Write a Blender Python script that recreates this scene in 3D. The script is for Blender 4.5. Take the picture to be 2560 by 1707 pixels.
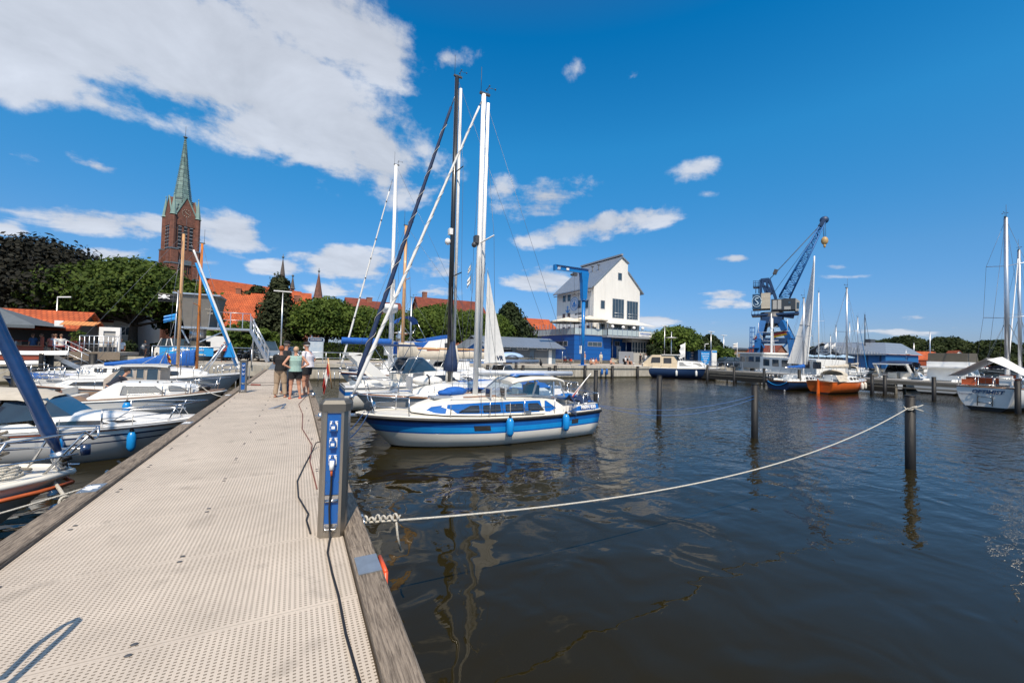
import bpy, math, random
import numpy as np
from mathutils import Vector, Matrix
for o in list(bpy.data.objects): bpy.data.objects.remove(o)
S = bpy.context.scene
COL = S.collection
R = math.radians
# ---------------------------------------------------------------- camera
F = 1016.0; CX, CY = 1280.0, 853.5; CAMZ = 2.80
ROLL = 0.0236; PITCH = math.atan(29 / F); YAW = R(27.8689)
fw = np.array([math.sin(YAW)*math.cos(PITCH), math.cos(YAW)*math.cos(PITCH), math.sin(PITCH)])
rt = np.array([math.cos(YAW), -math.sin(YAW), 0.0]); up = np.cross(rt, fw)
r2 = math.cos(ROLL)*rt + math.sin(ROLL)*up; u2 = -math.sin(ROLL)*rt + math.cos(ROLL)*up
cd = bpy.data.cameras.new('camera'); cam = bpy.data.objects.new('camera', cd); COL.objects.link(cam)
cd.sensor_width = 36; cd.lens = 36*F/2560; cd.clip_start = 0.1; cd.clip_end = 6000
M = Matrix(((r2[0], u2[0], -fw[0], 0), (r2[1], u2[1], -fw[1], 0), (r2[2], u2[2], -fw[2], CAMZ), (0, 0, 0, 1)))
cam.matrix_world = M; S.camera = cam
# surveying helpers: a direction seen from the jetty, met with a known plane of the real place
def ray(px, py): return fw + (px-CX)/F*r2 - (py-CY)/F*u2
def at(px, py, z=0.0):
 v = ray(px, py); k = (z-CAMZ)/v[2]; return Vector((v[0]*k, v[1]*k, z))
def atY(px, py, y):
 v = ray(px, py); k = y/v[1]; return Vector((v[0]*k, y, CAMZ+v[2]*k))
def atX(px, py, x):
 v = ray(px, py); k = x/v[0]; return Vector((x, v[1]*k, CAMZ+v[2]*k))
def atR(px, py, d):
 v = ray(px, py); k = d/math.hypot(v[0], v[1]); return Vector((v[0]*k, v[1]*k, CAMZ+v[2]*k))
# ---------------------------------------------------------------- light
SUN_EL = R(54); SUN_H = R(18)           # shadows run 18 degrees to the right of the jetty's own direction
sd = bpy.data.lights.new('sun', 'SUN'); sun = bpy.data.objects.new('sun', sd); COL.objects.link(sun)
sd.energy = 5.0; sd.angle = R(0.5); sd.color = (1.0, 0.87, 0.70)
sv = Vector((-math.sin(SUN_H)*math.cos(SUN_EL), -math.cos(SUN_H)*math.cos(SUN_EL), math.sin(SUN_EL)))
sun.rotation_euler = sv.to_track_quat('Z', 'Y').to_euler(); sun.location = (0, -20, 40)
W = bpy.data.worlds.new('World'); S.world = W; W.use_nodes = True
wt = W.node_tree; wt.nodes.clear()
def wn(t, **k):
 n = wt.nodes.new(t)
 for a, b in k.items(): setattr(n, a, b)
 return n
def wl(a, b): wt.links.new(a, b)
sky = wn('ShaderNodeTexSky', sky_type='NISHITA'); sky.sun_disc = False
sky.sun_elevation = SUN_EL; sky.sun_rotation = math.atan2(sv.x, sv.y); sky.altitude = 0
sky.air_density = 1.0; sky.dust_density = 0.6; sky.ozone_density = 4.0
tc = wn('ShaderNodeTexCoord'); gen = tc.outputs['Generated']
sep = wn('ShaderNodeSeparateXYZ'); wl(gen, sep.inputs[0])
def wm(op, a, b=None, clamp=False):
 n = wn('ShaderNodeMath', operation=op, use_clamp=clamp)
 for i, q in enumerate((a, b)):
  if q is None: continue
  if isinstance(q, (int, float)): n.inputs[i].default_value = q
  else: wl(q, n.inputs[i])
 return n.outputs[0]
# colour of the clear sky: the physical sky, a little more saturated as in the photograph
hs = wn('ShaderNodeHueSaturation'); hs.inputs['Saturation'].default_value = 1.22; hs.inputs['Hue'].default_value = 0.496
wl(sky.outputs[0], hs.inputs['Color'])
skm = wn('ShaderNodeVectorMath', operation='MULTIPLY'); wl(hs.outputs[0], skm.inputs[0]); skm.inputs[1].default_value = (0.80, 0.97, 1.1)
# polarised look of the photograph's clear sky: the physical sky is graded by height above the horizon
gr = wn('ShaderNodeValToRGB'); wl(wm('MAXIMUM', sep.outputs[2], 0.0), gr.inputs[0]); els = gr.color_ramp.elements
for i, (z_, c_) in enumerate(((0, (.37, .355, .50)), (.073, (.41, .395, .49)), (.21, (.475, .55, .56)), (.443, (.28, .78, .74)), (.62, (.03, .69, .73)), (.76, (.5, .62, .62)), (1, (.75, .68, .6)))):
 e_ = els[i] if i < 2 else els.new(z_)
 e_.position = z_; e_.color = (*c_, 1)
sk2 = wn('ShaderNodeVectorMath', operation='MULTIPLY'); wl(skm.outputs[0], sk2.inputs[0]); wl(gr.outputs[0], sk2.inputs[1])
sk3 = wn('ShaderNodeVectorMath', operation='SCALE'); wl(sk2.outputs[0], sk3.inputs[0]); sk3.inputs['Scale'].default_value = 2.0
# fair weather clouds: noise inside soft patches of the sky
den = wm('ADD', wm('MAXIMUM', sep.outputs[2], 0.0), 0.16)
cmb = wn('ShaderNodeCombineXYZ'); wl(wm('DIVIDE', sep.outputs[0], den), cmb.inputs[0]); wl(wm('DIVIDE', sep.outputs[1], den), cmb.inputs[1])
n1 = wn('ShaderNodeTexNoise'); n1.inputs['Scale'].default_value = 2.3; n1.inputs['Detail'].default_value = 9; n1.inputs['Roughness'].default_value = 0.58; n1.inputs['Distortion'].default_value = 0.3
wl(cmb.outputs[0], n1.inputs['Vector'])
n2 = wn('ShaderNodeTexNoise'); n2.inputs['Scale'].default_value = 9; n2.inputs['Detail'].default_value = 12; n2.inputs['Roughness'].default_value = 0.66
wl(gen, n2.inputs['Vector'])
# (centre px, py, half width, half height, tilt, strength)
CL = [(150,60,500,140,-12,1.05),(500,130,440,140,-22,1.15),(760,270,320,140,-28,1.1),(930,380,170,90,-35,1.0),(820,60,240,120,-20,1.05),(620,330,170,60,-20,.75),
 (60,170,240,90,-20,.85),(240,255,180,42,-25,.7),(1010,420,110,60,-10,.85),(1120,150,85,45,10,.7),(960,445,60,40,0,.9),
 (330,560,230,34,-8,.85),(580,580,150,50,-12,.85),(240,415,120,30,-20,.75),(60,390,110,36,-15,.45),(10,570,60,22,-5,.8),
 (880,655,150,42,-4,.9),(1080,672,75,26,0,.85),(700,668,75,22,0,.8),(880,725,140,26,0,.6),(1070,730,70,20,0,.7),(500,655,70,14,0,.6),
 (1370,500,150,50,12,1.0),(1490,565,170,32,10,1.0),(1260,475,45,35,0,.8),(1340,700,95,36,0,.95),(1440,175,38,36,0,.55),(1590,190,60,32,15,.4),(1740,425,75,30,15,.6),(1775,483,40,12,0,.4),
 (1837,647,45,13,0,.85),(1810,737,75,12,0,.8),(1800,760,90,14,0,.7),(1640,800,90,18,0,.8),(1790,695,60,10,0,.4),(2110,692,90,8,0,.45),
 (2290,795,50,9,0,.7),(2260,832,110,14,0,.6),(2385,818,30,9,0,.7),(2090,668,30,8,0,.5),(300,640,130,22,0,.7),(1640,810,150,22,0,.5)]
fld = None
for (px, py, a, b, tilt, st) in CL:
 v = Vector(ray(px, py)).normalized()
 vx = (Vector(ray(px+1, py)).normalized()-v); vy = (Vector(ray(px, py-1)).normalized()-v)
 k_ = 1.6 if a > 160 else 1.4; sx = vx.length*a*k_; sy = vy.length*b*k_
 ex = (vx.normalized()*math.cos(R(tilt)) + vy.normalized()*math.sin(R(tilt))).normalized()
 ez = v; ey = ez.cross(ex).normalized(); ex = ey.cross(ez).normalized()
 rot = Matrix((ex, ey, ez)).transposed().to_euler()
 mp = wn('ShaderNodeMapping', vector_type='TEXTURE'); wl(gen, mp.inputs[0])
 mp.inputs['Location'].default_value = v; mp.inputs['Rotation'].default_value = rot; mp.inputs['Scale'].default_value = (sx, sy, max(sx, .3))
 g = wn('ShaderNodeTexGradient', gradient_type='SPHERICAL'); wl(mp.outputs[0], g.inputs[0])
 q = wm('MULTIPLY', wm('POWER', g.outputs[1], 0.6), st)
 fld = q if fld is None else wm('MAXIMUM', fld, q)
for az_, el_, sz_ in ((200, 30, .55), (250, 45, .6), (300, 35, .5), (150, 50, .55), (110, 35, .4), (230, 15, .5), (170, 12, .4)):      # unseen clouds added behind the camera to grey the blue skylight in shadows
 mp = wn('ShaderNodeMapping', vector_type='TEXTURE'); wl(gen, mp.inputs[0]); mp.inputs['Location'].default_value = (math.sin(R(az_))*math.cos(R(el_)), math.cos(R(az_))*math.cos(R(el_)), math.sin(R(el_))); mp.inputs['Scale'].default_value = (sz_, sz_, sz_*.6)
 g = wn('ShaderNodeTexGradient', gradient_type='SPHERICAL'); wl(mp.outputs[0], g.inputs[0]); fld = wm('MAXIMUM', fld, wm('POWER', g.outputs[1], .6))
nz = wm('ADD', wm('MULTIPLY', wm('SUBTRACT', n1.outputs[0], 0.5), 2.6), wm('MULTIPLY', wm('SUBTRACT', n2.outputs[0], 0.5), 1.3))
dens = wm('ADD', wm('SUBTRACT', wm('MULTIPLY', fld, 1.15), 0.50), wm('MULTIPLY', nz, 0.86))
mr = wn('ShaderNodeMapRange', interpolation_type='SMOOTHSTEP'); wl(dens, mr.inputs[0]); mr.inputs[1].default_value = -0.04; mr.inputs[2].default_value = 0.36
mr.inputs[3].default_value = 0; mr.inputs[4].default_value = 0.87
gate = wn('ShaderNodeMapRange'); wl(fld, gate.inputs[0]); gate.inputs[1].default_value = 0.05; gate.inputs[2].default_value = 0.35
alpha = wm('MULTIPLY', mr.outputs[0], gate.outputs[0])
cr = wn('ShaderNodeMapRange'); wl(n1.outputs[0], cr.inputs[0]); cr.inputs[1].default_value = 0.35; cr.inputs[2].default_value = 0.7; cr.inputs[3].default_value = 5.4; cr.inputs[4].default_value = 7.8
ccol = wn('ShaderNodeVectorMath', operation='SCALE'); ccol.inputs[0].default_value = (0.93, 0.975, 1.07); wl(cr.outputs[0], ccol.inputs['Scale'])
mx = wn('ShaderNodeMix', data_type='RGBA'); wl(alpha, mx.inputs[0]); wl(sk3.outputs[0], mx.inputs[6]); wl(ccol.outputs[0], mx.inputs[7])
bg = wn('ShaderNodeBackground'); bg.inputs[1].default_value = 0.11; wl(mx.outputs[2], bg.inputs[0])
wo = wn('ShaderNodeOutputWorld'); wl(bg.outputs[0], wo.inputs[0])
S.render.engine = 'CYCLES'
S.view_settings.view_transform = 'Standard'; S.view_settings.look = 'None'; S.view_settings.exposure = 0; S.view_settings.gamma = 1
S.cycles.max_bounces = 6; S.cycles.transparent_max_bounces = 12; S.cycles.caustics_reflective = False; S.cycles.caustics_refractive = False
# ---------------------------------------------------------------- materials
MATS = {}
def newmat(name):
 m = bpy.data.materials.new(name); m.use_nodes = True; t = m.node_tree
 return m, t, t.nodes['Principled BSDF']
def nd(t, ty, **k):
 n = t.nodes.new(ty)
 for a, b in k.items(): setattr(n, a, b)
 return n
def mth(t, op, a, b=None, clamp=False):
 n = t.nodes.new('ShaderNodeMath'); n.operation = op; n.use_clamp = clamp
 for i, q in enumerate((a, b)):
  if q is None: continue
  if isinstance(q, (int, float)): n.inputs[i].default_value = q
  else: t.links.new(q, n.inputs[i])
 return n.outputs[0]
def mat(name, col, rough=0.5, metal=0.0, var=0.12, scale=3.0, bump=0.0, bscale=30.0, col2=None, coat=0.0, coord='Object', stretch=None, spec=0.5):
 """painted or natural surface: base colour broken up by two scales of noise"""
 if name in MATS: return MATS[name]
 m, t, p = newmat(name); L = t.links.new
 tcn = nd(t, 'ShaderNodeTexCoord'); src = tcn.outputs[coord]
 if stretch:
  mp = nd(t, 'ShaderNodeMapping'); mp.inputs['Scale'].default_value = stretch; L(src, mp.inputs[0]); src = mp.outputs[0]
 n = nd(t, 'ShaderNodeTexNoise'); n.inputs['Scale'].default_value = scale; n.inputs['Detail'].default_value = 6; n.inputs['Roughness'].default_value = 0.65; L(src, n.inputs['Vector'])
 mx = nd(t, 'ShaderNodeMix', data_type='RGBA')
 mrn = nd(t, 'ShaderNodeMapRange'); L(n.outputs[0], mrn.inputs[0]); mrn.inputs[1].default_value = 0.3; mrn.inputs[2].default_value = 0.7
 L(mrn.outputs[0], mx.inputs[0])
 c2 = col2 if col2 else tuple(min(1, c*(1+var)) for c in col)
 c1 = col if col2 else tuple(c*(1-var) for c in col)
 mx.inputs[6].default_value = (*c1, 1); mx.inputs[7].default_value = (*c2, 1)
 L(mx.outputs[2], p.inputs['Base Color'])
 p.inputs['Roughness'].default_value = rough; p.inputs['Metallic'].default_value = metal
 p.inputs['Specular IOR Level'].default_value = spec
 if coat: p.inputs['Coat Weight'].default_value = coat; p.inputs['Coat Roughness'].default_value = 0.08
 if bump:
  n2_ = nd(t, 'ShaderNodeTexNoise'); n2_.inputs['Scale'].default_value = bscale; n2_.inputs['Detail'].default_value = 4; L(src, n2_.inputs['Vector'])
  b = nd(t, 'ShaderNodeBump'); b.inputs['Strength'].default_value = bump; b.inputs['Distance'].default_value = 0.02; L(n2_.outputs[0], b.inputs['Height']); L(b.outputs[0], p.inputs['Normal'])
 MATS[name] = m; return m
def brick_mat(name, c1, c2, mortar, sx, sy, msize=0.02, rough=0.8, axis='XZ', bump=0.4, offset=0.5):
 if name in MATS: return MATS[name]
 m, t, p = newmat(name); L = t.links.new
 tcn = nd(t, 'ShaderNodeTexCoord'); sp = nd(t, 'ShaderNodeSeparateXYZ'); L(tcn.outputs['Object'], sp.inputs[0])
 cb = nd(t, 'ShaderNodeCombineXYZ')
 if axis == 'XZ':
  L(mth(t, 'ADD', sp.outputs[0], sp.outputs[1]), cb.inputs[0]); L(sp.outputs[2], cb.inputs[1])
 else:
  L(sp.outputs[0], cb.inputs[0]); L(sp.outputs[1], cb.inputs[1])
 b = nd(t, 'ShaderNodeTexBrick'); L(cb.outputs[0], b.inputs['Vector']); b.offset = offset
 b.inputs['Color1'].default_value = (*c1, 1); b.inputs['Color2'].default_value = (*c2, 1); b.inputs['Mortar'].default_value = (*mortar, 1)
 b.inputs['Scale'].default_value = 1; b.inputs['Brick Width'].default_value = sx; b.inputs['Row Height'].default_value = sy; b.inputs['Mortar Size'].default_value = msize; b.inputs['Bias'].default_value = 0
 n = nd(t, 'ShaderNodeTexNoise'); n.inputs['Scale'].default_value = 0.8; n.inputs['Detail'].default_value = 8; L(tcn.outputs['Object'], n.inputs['Vector'])
 mrn = nd(t, 'ShaderNodeMapRange'); L(n.outputs[0], mrn.inputs[0]); mrn.inputs[1].default_value = .3; mrn.inputs[2].default_value = .7; mrn.inputs[3].default_value = .72; mrn.inputs[4].default_value = 1.2
 vm = nd(t, 'ShaderNodeVectorMath', operation='SCALE'); L(b.outputs[0], vm.inputs[0]); L(mrn.outputs[0], vm.inputs['Scale']); L(vm.outputs[0], p.inputs['Base Color'])
 p.inputs['Roughness'].default_value = rough
 bp = nd(t, 'ShaderNodeBump'); bp.invert = True; bp.inputs['Strength'].default_value = bump; bp.inputs['Distance'].default_value = 0.02; L(b.outputs[1], bp.inputs['Height']); L(bp.outputs[0], p.inputs['Normal'])
 MATS[name] = m; return m
def wave_mat(name, col, period, axis=0, rough=0.45, metal=0.0, depth=0.6, var=0.15, dark=0.75):
 """ribbed sheet: seams or corrugation every `period` metres along an axis"""
 if name in MATS: return MATS[name]
 m, t, p = newmat(name); L = t.links.new
 tcn = nd(t, 'ShaderNodeTexCoord'); sp = nd(t, 'ShaderNodeSeparateXYZ'); L(tcn.outputs['Object'], sp.inputs[0])
 s = sp.outputs[axis] if axis < 3 else mth(t, 'ADD', sp.outputs[0], sp.outputs[1])
 fr = mth(t, 'FRACT', mth(t, 'DIVIDE', s, period)); tri = mth(t, 'ABSOLUTE', mth(t, 'SUBTRACT', fr, 0.5))
 rib = nd(t, 'ShaderNodeMapRange', interpolation_type='SMOOTHSTEP'); L(tri, rib.inputs[0]); rib.inputs[1].default_value = 0.36; rib.inputs[2].default_value = 0.48
 n = nd(t, 'ShaderNodeTexNoise'); n.inputs['Scale'].default_value = 1.2; n.inputs['Detail'].default_value = 7; L(tcn.outputs['Object'], n.inputs['Vector'])
 f = mth(t, 'MULTIPLY', mth(t, 'ADD', 1-var, mth(t, 'MULTIPLY', n.outputs[0], 2*var)), mth(t, 'SUBTRACT', 1.0, mth(t, 'MULTIPLY', rib.outputs[0], 1-dark)))
 vm = nd(t, 'ShaderNodeVectorMath', operation='SCALE'); vm.inputs[0].default_value = col; L(f, vm.inputs['Scale']); L(vm.outputs[0], p.inputs['Base Color'])
 p.inputs['Roughness'].default_value = rough; p.inputs['Metallic'].default_value = metal
 bp = nd(t, 'ShaderNodeBump'); bp.inputs['Strength'].default_value = depth; bp.inputs['Distance'].default_value = 0.05; L(rib.outputs[0], bp.inputs['Height']); L(bp.outputs[0], p.inputs['Normal'])
 MATS[name] = m; return m
def glass(name='window_glass', col=(0.02, 0.035, 0.05), rough=0.06, curtain=None):
 if name in MATS: return MATS[name]
 m, t, p = newmat(name); L = t.links.new
 tcn = nd(t, 'ShaderNodeTexCoord'); n = nd(t, 'ShaderNodeTexNoise'); n.inputs['Scale'].default_value = 1.7; L(tcn.outputs['Object'], n.inputs['Vector'])
 mx = nd(t, 'ShaderNodeMix', data_type='RGBA'); L(n.outputs[0], mx.inputs[0]); mx.inputs[6].default_value = (*col, 1); mx.inputs[7].default_value = (*[c*2.2+.01 for c in col], 1); L(mx.outputs[2], p.inputs['Base Color'])
 p.inputs['Roughness'].default_value = rough; p.inputs['IOR'].default_value = 1.7; MATS[name] = m; return m
def clear_glass(name='clear_screen', tint=(0.75, 0.85, 0.88), alpha=0.25):
 if name in MATS: return MATS[name]
 m, t, p = newmat(name); L = t.links.new
 tr = nd(t, 'ShaderNodeBsdfTransparent'); tr.inputs[0].default_value = (*tint, 1)
 gl = nd(t, 'ShaderNodeBsdfGlossy'); gl.inputs['Roughness'].default_value = 0.04
 fr = nd(t, 'ShaderNodeLayerWeight'); fr.inputs[0].default_value = 0.35
 mx = nd(t, 'ShaderNodeMixShader'); L(mth(t, 'ADD', mth(t, 'MULTIPLY', fr.outputs[0], .6), alpha*.4, True), mx.inputs[0]); L(tr.outputs[0], mx.inputs[1]); L(gl.outputs[0], mx.inputs[2])
 L(mx.outputs[0], t.nodes['Material Output'].inputs[0]); MATS[name] = m; return m
def leaf_mat(name, c1, c2, trans=0.25, scale=0.5):
 if name in MATS: return MATS[name]
 m, t, p = newmat(name); L = t.links.new
 tcn = nd(t, 'ShaderNodeTexCoord'); n = nd(t, 'ShaderNodeTexNoise'); n.inputs['Scale'].default_value = scale; n.inputs['Detail'].default_value = 8; n.inputs['Roughness'].default_value = .75; L(tcn.outputs['Object'], n.inputs['Vector'])
 mrn = nd(t, 'ShaderNodeMapRange'); L(n.outputs[0], mrn.inputs[0]); mrn.inputs[1].default_value = .35; mrn.inputs[2].default_value = .65
 mx = nd(t, 'ShaderNodeMix', data_type='RGBA'); L(mrn.outputs[0], mx.inputs[0]); mx.inputs[6].default_value = (*c1, 1); mx.inputs[7].default_value = (*c2, 1)
 L(mx.outputs[2], p.inputs['Base Color']); p.inputs['Roughness'].default_value = .75; p.inputs['Specular IOR Level'].default_value = .25
 tl = nd(t, 'ShaderNodeBsdfTranslucent'); L(mx.outputs[2], tl.inputs[0])
 ms = nd(t, 'ShaderNodeMixShader'); ms.inputs[0].default_value = trans; L(p.outputs[0], ms.inputs[1]); L(tl.outputs[0], ms.inputs[2]); L(ms.outputs[0], t.nodes['Material Output'].inputs[0])
 MATS[name] = m; return m
# ---------------------------------------------------------------- mesh building
def rotz(v, a): c, s = math.cos(a), math.sin(a); return (v[0]*c-v[1]*s, v[0]*s+v[1]*c, v[2])
class MB:
 def __init__(s): s.v = []; s.f = []; s.m = []; s.sm = []
 def add(s, vs, fs, mi=0, smooth=False):
  k = len(s.v); s.v.extend([tuple(map(float, q)) for q in vs])
  for f in fs: s.f.append(tuple(i+k for i in f)); s.m.append(mi); s.sm.append(smooth)
  return s
 def box(s, x0, x1, y0, y1, z0, z1, mi=0):
  vs = [(x, y, z) for z in (z0, z1) for y in (y0, y1) for x in (x0, x1)]
  return s.add(vs, [(0, 2, 3, 1), (4, 5, 7, 6), (0, 1, 5, 4), (2, 6, 7, 3), (0, 4, 6, 2), (1, 3, 7, 5)], mi)
 def obox(s, c, size, a=0, mi=0, tilt=None):
  hx, hy, hz = [q/2 for q in size]; vs = []
  for z in (-hz, hz):
   for y in (-hy, hy):
    for x in (-hx, hx):
     q = Vector((x, y, z))
     if tilt is not None: q = tilt @ q
     q = rotz(q, a); vs.append((q[0]+c[0], q[1]+c[1], q[2]+c[2]))
  return s.add(vs, [(0, 2, 3, 1), (4, 5, 7, 6), (0, 1, 5, 4), (2, 6, 7, 3), (0, 4, 6, 2), (1, 3, 7, 5)], mi)
 def beam(s, p0, p1, w, h, mi=0):
  p0, p1 = Vector(p0), Vector(p1); d = (p1-p0).normalized(); ref = Vector((0, 0, 1)) if abs(d.z) < .95 else Vector((0, 1, 0))
  a = d.cross(ref).normalized()*w/2; b = a.cross(d).normalized()*h/2; vs = []
  for p in (p0, p1): vs += [p-a-b, p+a-b, p+a+b, p-a+b]
  return s.add(vs, [(0, 3, 2, 1), (4, 5, 6, 7), (0, 1, 5, 4), (1, 2, 6, 5), (2, 3, 7, 6), (3, 0, 4, 7)], mi)
 def tube(s, pts, r, n=6, mi=0, smooth=True):
  pts = [Vector(p) for p in pts]; N = len(pts); rs = r if isinstance(r, (list, tuple)) else [r]*N; vs = []
  prev = None
  for i, p in enumerate(pts):
   d = (pts[min(i+1, N-1)]-pts[max(i-1, 0)])
   d = d.normalized() if d.length > 1e-9 else Vector((0, 0, 1))
   if prev is None:
    ref = Vector((0, 0, 1)) if abs(d.z) < .9 else Vector((1, 0, 0)); a = d.cross(ref).normalized()
   else:
    a = (prev - d*prev.dot(d)); a = a.normalized() if a.length > 1e-6 else d.orthogonal().normalized()
   b = d.cross(a); prev = a
   for k in range(n):
    t = 2*math.pi*k/n; vs.append(p+(a*math.cos(t)+b*math.sin(t))*rs[i])
  fs = [(i*n+k, i*n+(k+1) % n, (i+1)*n+(k+1) % n, (i+1)*n+k) for i in range(N-1) for k in range(n)]
  fs += [tuple(reversed(range(n))), tuple(range((N-1)*n, N*n))]
  return s.add(vs, fs, mi, smooth)
 def cyl(s, c, r, z0, z1, n=16, mi=0, r1=None, smooth=True):
  return s.tube([(c[0], c[1], z0), (c[0], c[1], z1)], [r, r if r1 is None else r1], n, mi, smooth)
 def ell(s, c, r, nu=12, nv=8, mi=0, top=None):
  if not isinstance(r, (tuple, list)): r = (r, r, r)
  vs = [(c[0], c[1], c[2]-r[2])]; 
  for j in range(1, nv):
   ph = -math.pi/2+math.pi*j/nv
   for i in range(nu):
    t = 2*math.pi*i/nu; vs.append((c[0]+r[0]*math.cos(ph)*math.cos(t), c[1]+r[1]*math.cos(ph)*math.sin(t), c[2]+r[2]*math.sin(ph)))
  vs.append((c[0], c[1], c[2]+r[2])); fs = [(0, 1+(i+1) % nu, 1+i) for i in range(nu)]
  for j in range(nv-2):
   for i in range(nu): fs.append((1+j*nu+i, 1+j*nu+(i+1) % nu, 1+(j+1)*nu+(i+1) % nu, 1+(j+1)*nu+i))
  e = len(vs)-1; b = 1+(nv-2)*nu; fs += [(b+i, b+(i+1) % nu, e) for i in range(nu)]
  return s.add(vs, fs, mi, True)
 def prism(s, poly, a, b, axis='y', mi=0):
  n = len(poly); vs = []
  for q in (a, b):
   for (u, v) in poly: vs.append({'y': (u, q, v), 'x': (q, u, v), 'z': (u, v, q)}[axis])
  fs = [tuple(range(n)), tuple(reversed(range(n, 2*n)))] + [(i, n+i, n+(i+1) % n, (i+1) % n) for i in range(n)]
  return s.add(vs, fs, mi)
 def grid(s, rows, mi=0, smooth=True, closed=False):
  n = len(rows[0]); vs = [p for r in rows for p in r]; fs = []
  for j in range(len(rows)-1):
   for i in range(n if closed else n-1):
    fs.append((j*n+i, j*n+(i+1) % n, (j+1)*n+(i+1) % n, (j+1)*n+i))
  return s.add(vs, fs, mi, smooth)
 def lathe(s, c, prof, n=12, mi=0):
  rows = [[(c[0]+r*math.cos(2*math.pi*k/n), c[1]+r*math.sin(2*math.pi*k/n), c[2]+z) for k in range(n)] for r, z in prof]
  return s.grid(rows, mi, True, True)
 def poly(s, pts, mi=0, th=None):
  if th is None: return s.add(pts, [tuple(range(len(pts)))], mi)
  p = [Vector(q) for q in pts]; nrm = (p[1]-p[0]).cross(p[2]-p[0]).normalized()*th; n = len(p)
  return s.add(p+[q+nrm for q in p], [tuple(reversed(range(n))), tuple(range(n, 2*n))]+[(i, (i+1) % n, n+(i+1) % n, n+i) for i in range(n)], mi)
 def build(s, name, mats, parent=None, kind=None, label=None):
  me = bpy.data.meshes.new(name); me.from_pydata(s.v, [], s.f)
  for m in (mats if isinstance(mats, (list, tuple)) else [mats]): me.materials.append(m)
  me.polygons.foreach_set('material_index', s.m); me.polygons.foreach_set('use_smooth', s.sm); me.update()
  o = bpy.data.objects.new(name, me); COL.objects.link(o)
  if parent is not None: o.parent = parent
  if kind: o['kind'] = kind
  if label: o['label'] = label
  return o
def tag(o, label=None, cat=None, group=None, kind=None):
 if label: o['label'] = label
 if cat: o['category'] = cat
 if group: o['group'] = group
 if kind: o['kind'] = kind
 return o
def thing(name, label, cat, loc=(0, 0, 0), rz=0, group=None):
 o = bpy.data.objects.new(name, None); COL.objects.link(o); o.location = loc; o.rotation_euler = (0, 0, rz); o.empty_display_size = .3
 return tag(o, label, cat, group)
KIDS = {}
def copy_tree(o, loc=None, rz=None, label=None, scale=None, parent=None):
 c = o.copy(); COL.objects.link(c)
 if parent is not None: c.parent = parent
 for ch in [q for q in o.children]: copy_tree(ch, parent=c)
 if loc is not None: c.location = loc
 if rz is not None: c.rotation_euler = (0, 0, rz)
 if scale is not None: c.scale = scale if isinstance(scale, (tuple, list)) else (scale,)*3
 if label: c['label'] = label
 return c
def text(name, s, size, m, parent, loc, rot, extrude=0.004, align='CENTER', shear=0.0, sx=1.0, bold=0.0):
 cu = bpy.data.curves.new(name, 'FONT'); cu.body = s; cu.size = size; cu.extrude = extrude; cu.align_x = align; cu.align_y = 'CENTER'; cu.shear = shear; cu.offset = bold; cu.resolution_u = 2
 tmp = bpy.data.objects.new(name, cu); COL.objects.link(tmp); dg = bpy.context.evaluated_depsgraph_get(); dg.update()
 me = bpy.data.meshes.new_from_object(tmp.evaluated_get(dg)); bpy.data.objects.remove(tmp)
 me.materials.clear(); me.materials.append(m)
 o = bpy.data.objects.new(name, me); COL.objects.link(o)
 if parent is not None: o.parent = parent
 o.location = loc; o.rotation_euler = rot; o.scale = (sx, 1, 1); return o
# shared materials
WHITE = mat('white_gelcoat', (.80, .80, .78), .25, var=.05, scale=2, coat=.3)
CREAM = mat('cream_gelcoat', (.74, .71, .64), .35, var=.06, scale=2)
BLUE = mat('blue_paint', (.012, .12, .42), .3, var=.1, coat=.3)
LBLUE = mat('light_blue_paint', (.01, .26, .68), .3, var=.08, coat=.3)
NAVY = mat('navy_paint', (.012, .035, .10), .3, var=.15, coat=.3)
BLACK = mat('black_rubber', (.012, .012, .014), .5, var=.2)
STEEL = mat('steel_tube', (.55, .56, .58), .25, 1.0, var=.1)
ALU = mat('brushed_aluminium', (.62, .64, .67), .38, .9, var=.1, stretch=(1, 1, .15))
WMETAL = mat('white_lacquered_metal', (.86, .86, .85), .5, var=.05)
GREYP = mat('grey_paint', (.30, .32, .35), .45, var=.1)
DGREY = mat('dark_grey_paint', (.06, .065, .075), .5, var=.15)
BLUECLOTH = mat('blue_canvas', (.008, .10, .40), .8, var=.2, scale=6, bump=.4, bscale=14)
NAVYCLOTH = mat('navy_canvas', (.010, .028, .085), .75, var=.3, scale=6, bump=.4, bscale=14)
BEIGECLOTH = mat('beige_canvas', (.52, .47, .39), .85, var=.13, scale=5, bump=.5, bscale=10)
WHITECLOTH = mat('white_sailcloth', (.72, .72, .71), .7, var=.06, scale=5, bump=.3, bscale=10)
TEAK = mat('teak_wood', (.30, .14, .065), .45, var=.3, scale=8, stretch=(1, 8, 8), coat=.2)
SPRUCE = mat('varnished_spruce', (.58, .33, .15), .35, var=.2, scale=9, stretch=(9, 9, .6), coat=.3)
ORANGE = mat('orange_paint', (.62, .12, .018), .35, var=.12)
REDCLOTH = mat('red_cloth', (.33, .025, .02), .8, var=.2)
ROPE = mat('white_rope', (.66, .63, .56), .9, var=.22, scale=60, bump=1.0, bscale=120)
GROPE = mat('grey_rope', (.27, .24, .20), .9, var=.3, scale=60, bump=1.0, bscale=120)
BROPE = mat('blue_rope', (.02, .05, .13), .8, var=.3, scale=60)
WIRE = mat('rigging_wire', (.16, .17, .19), .4, .6, var=.1)
TAR = mat('tarred_pile', (.008, .008, .009), .6, var=.4, scale=8, stretch=(1, 1, .2), bump=.5, bscale=20)
GLASS = glass()
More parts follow.
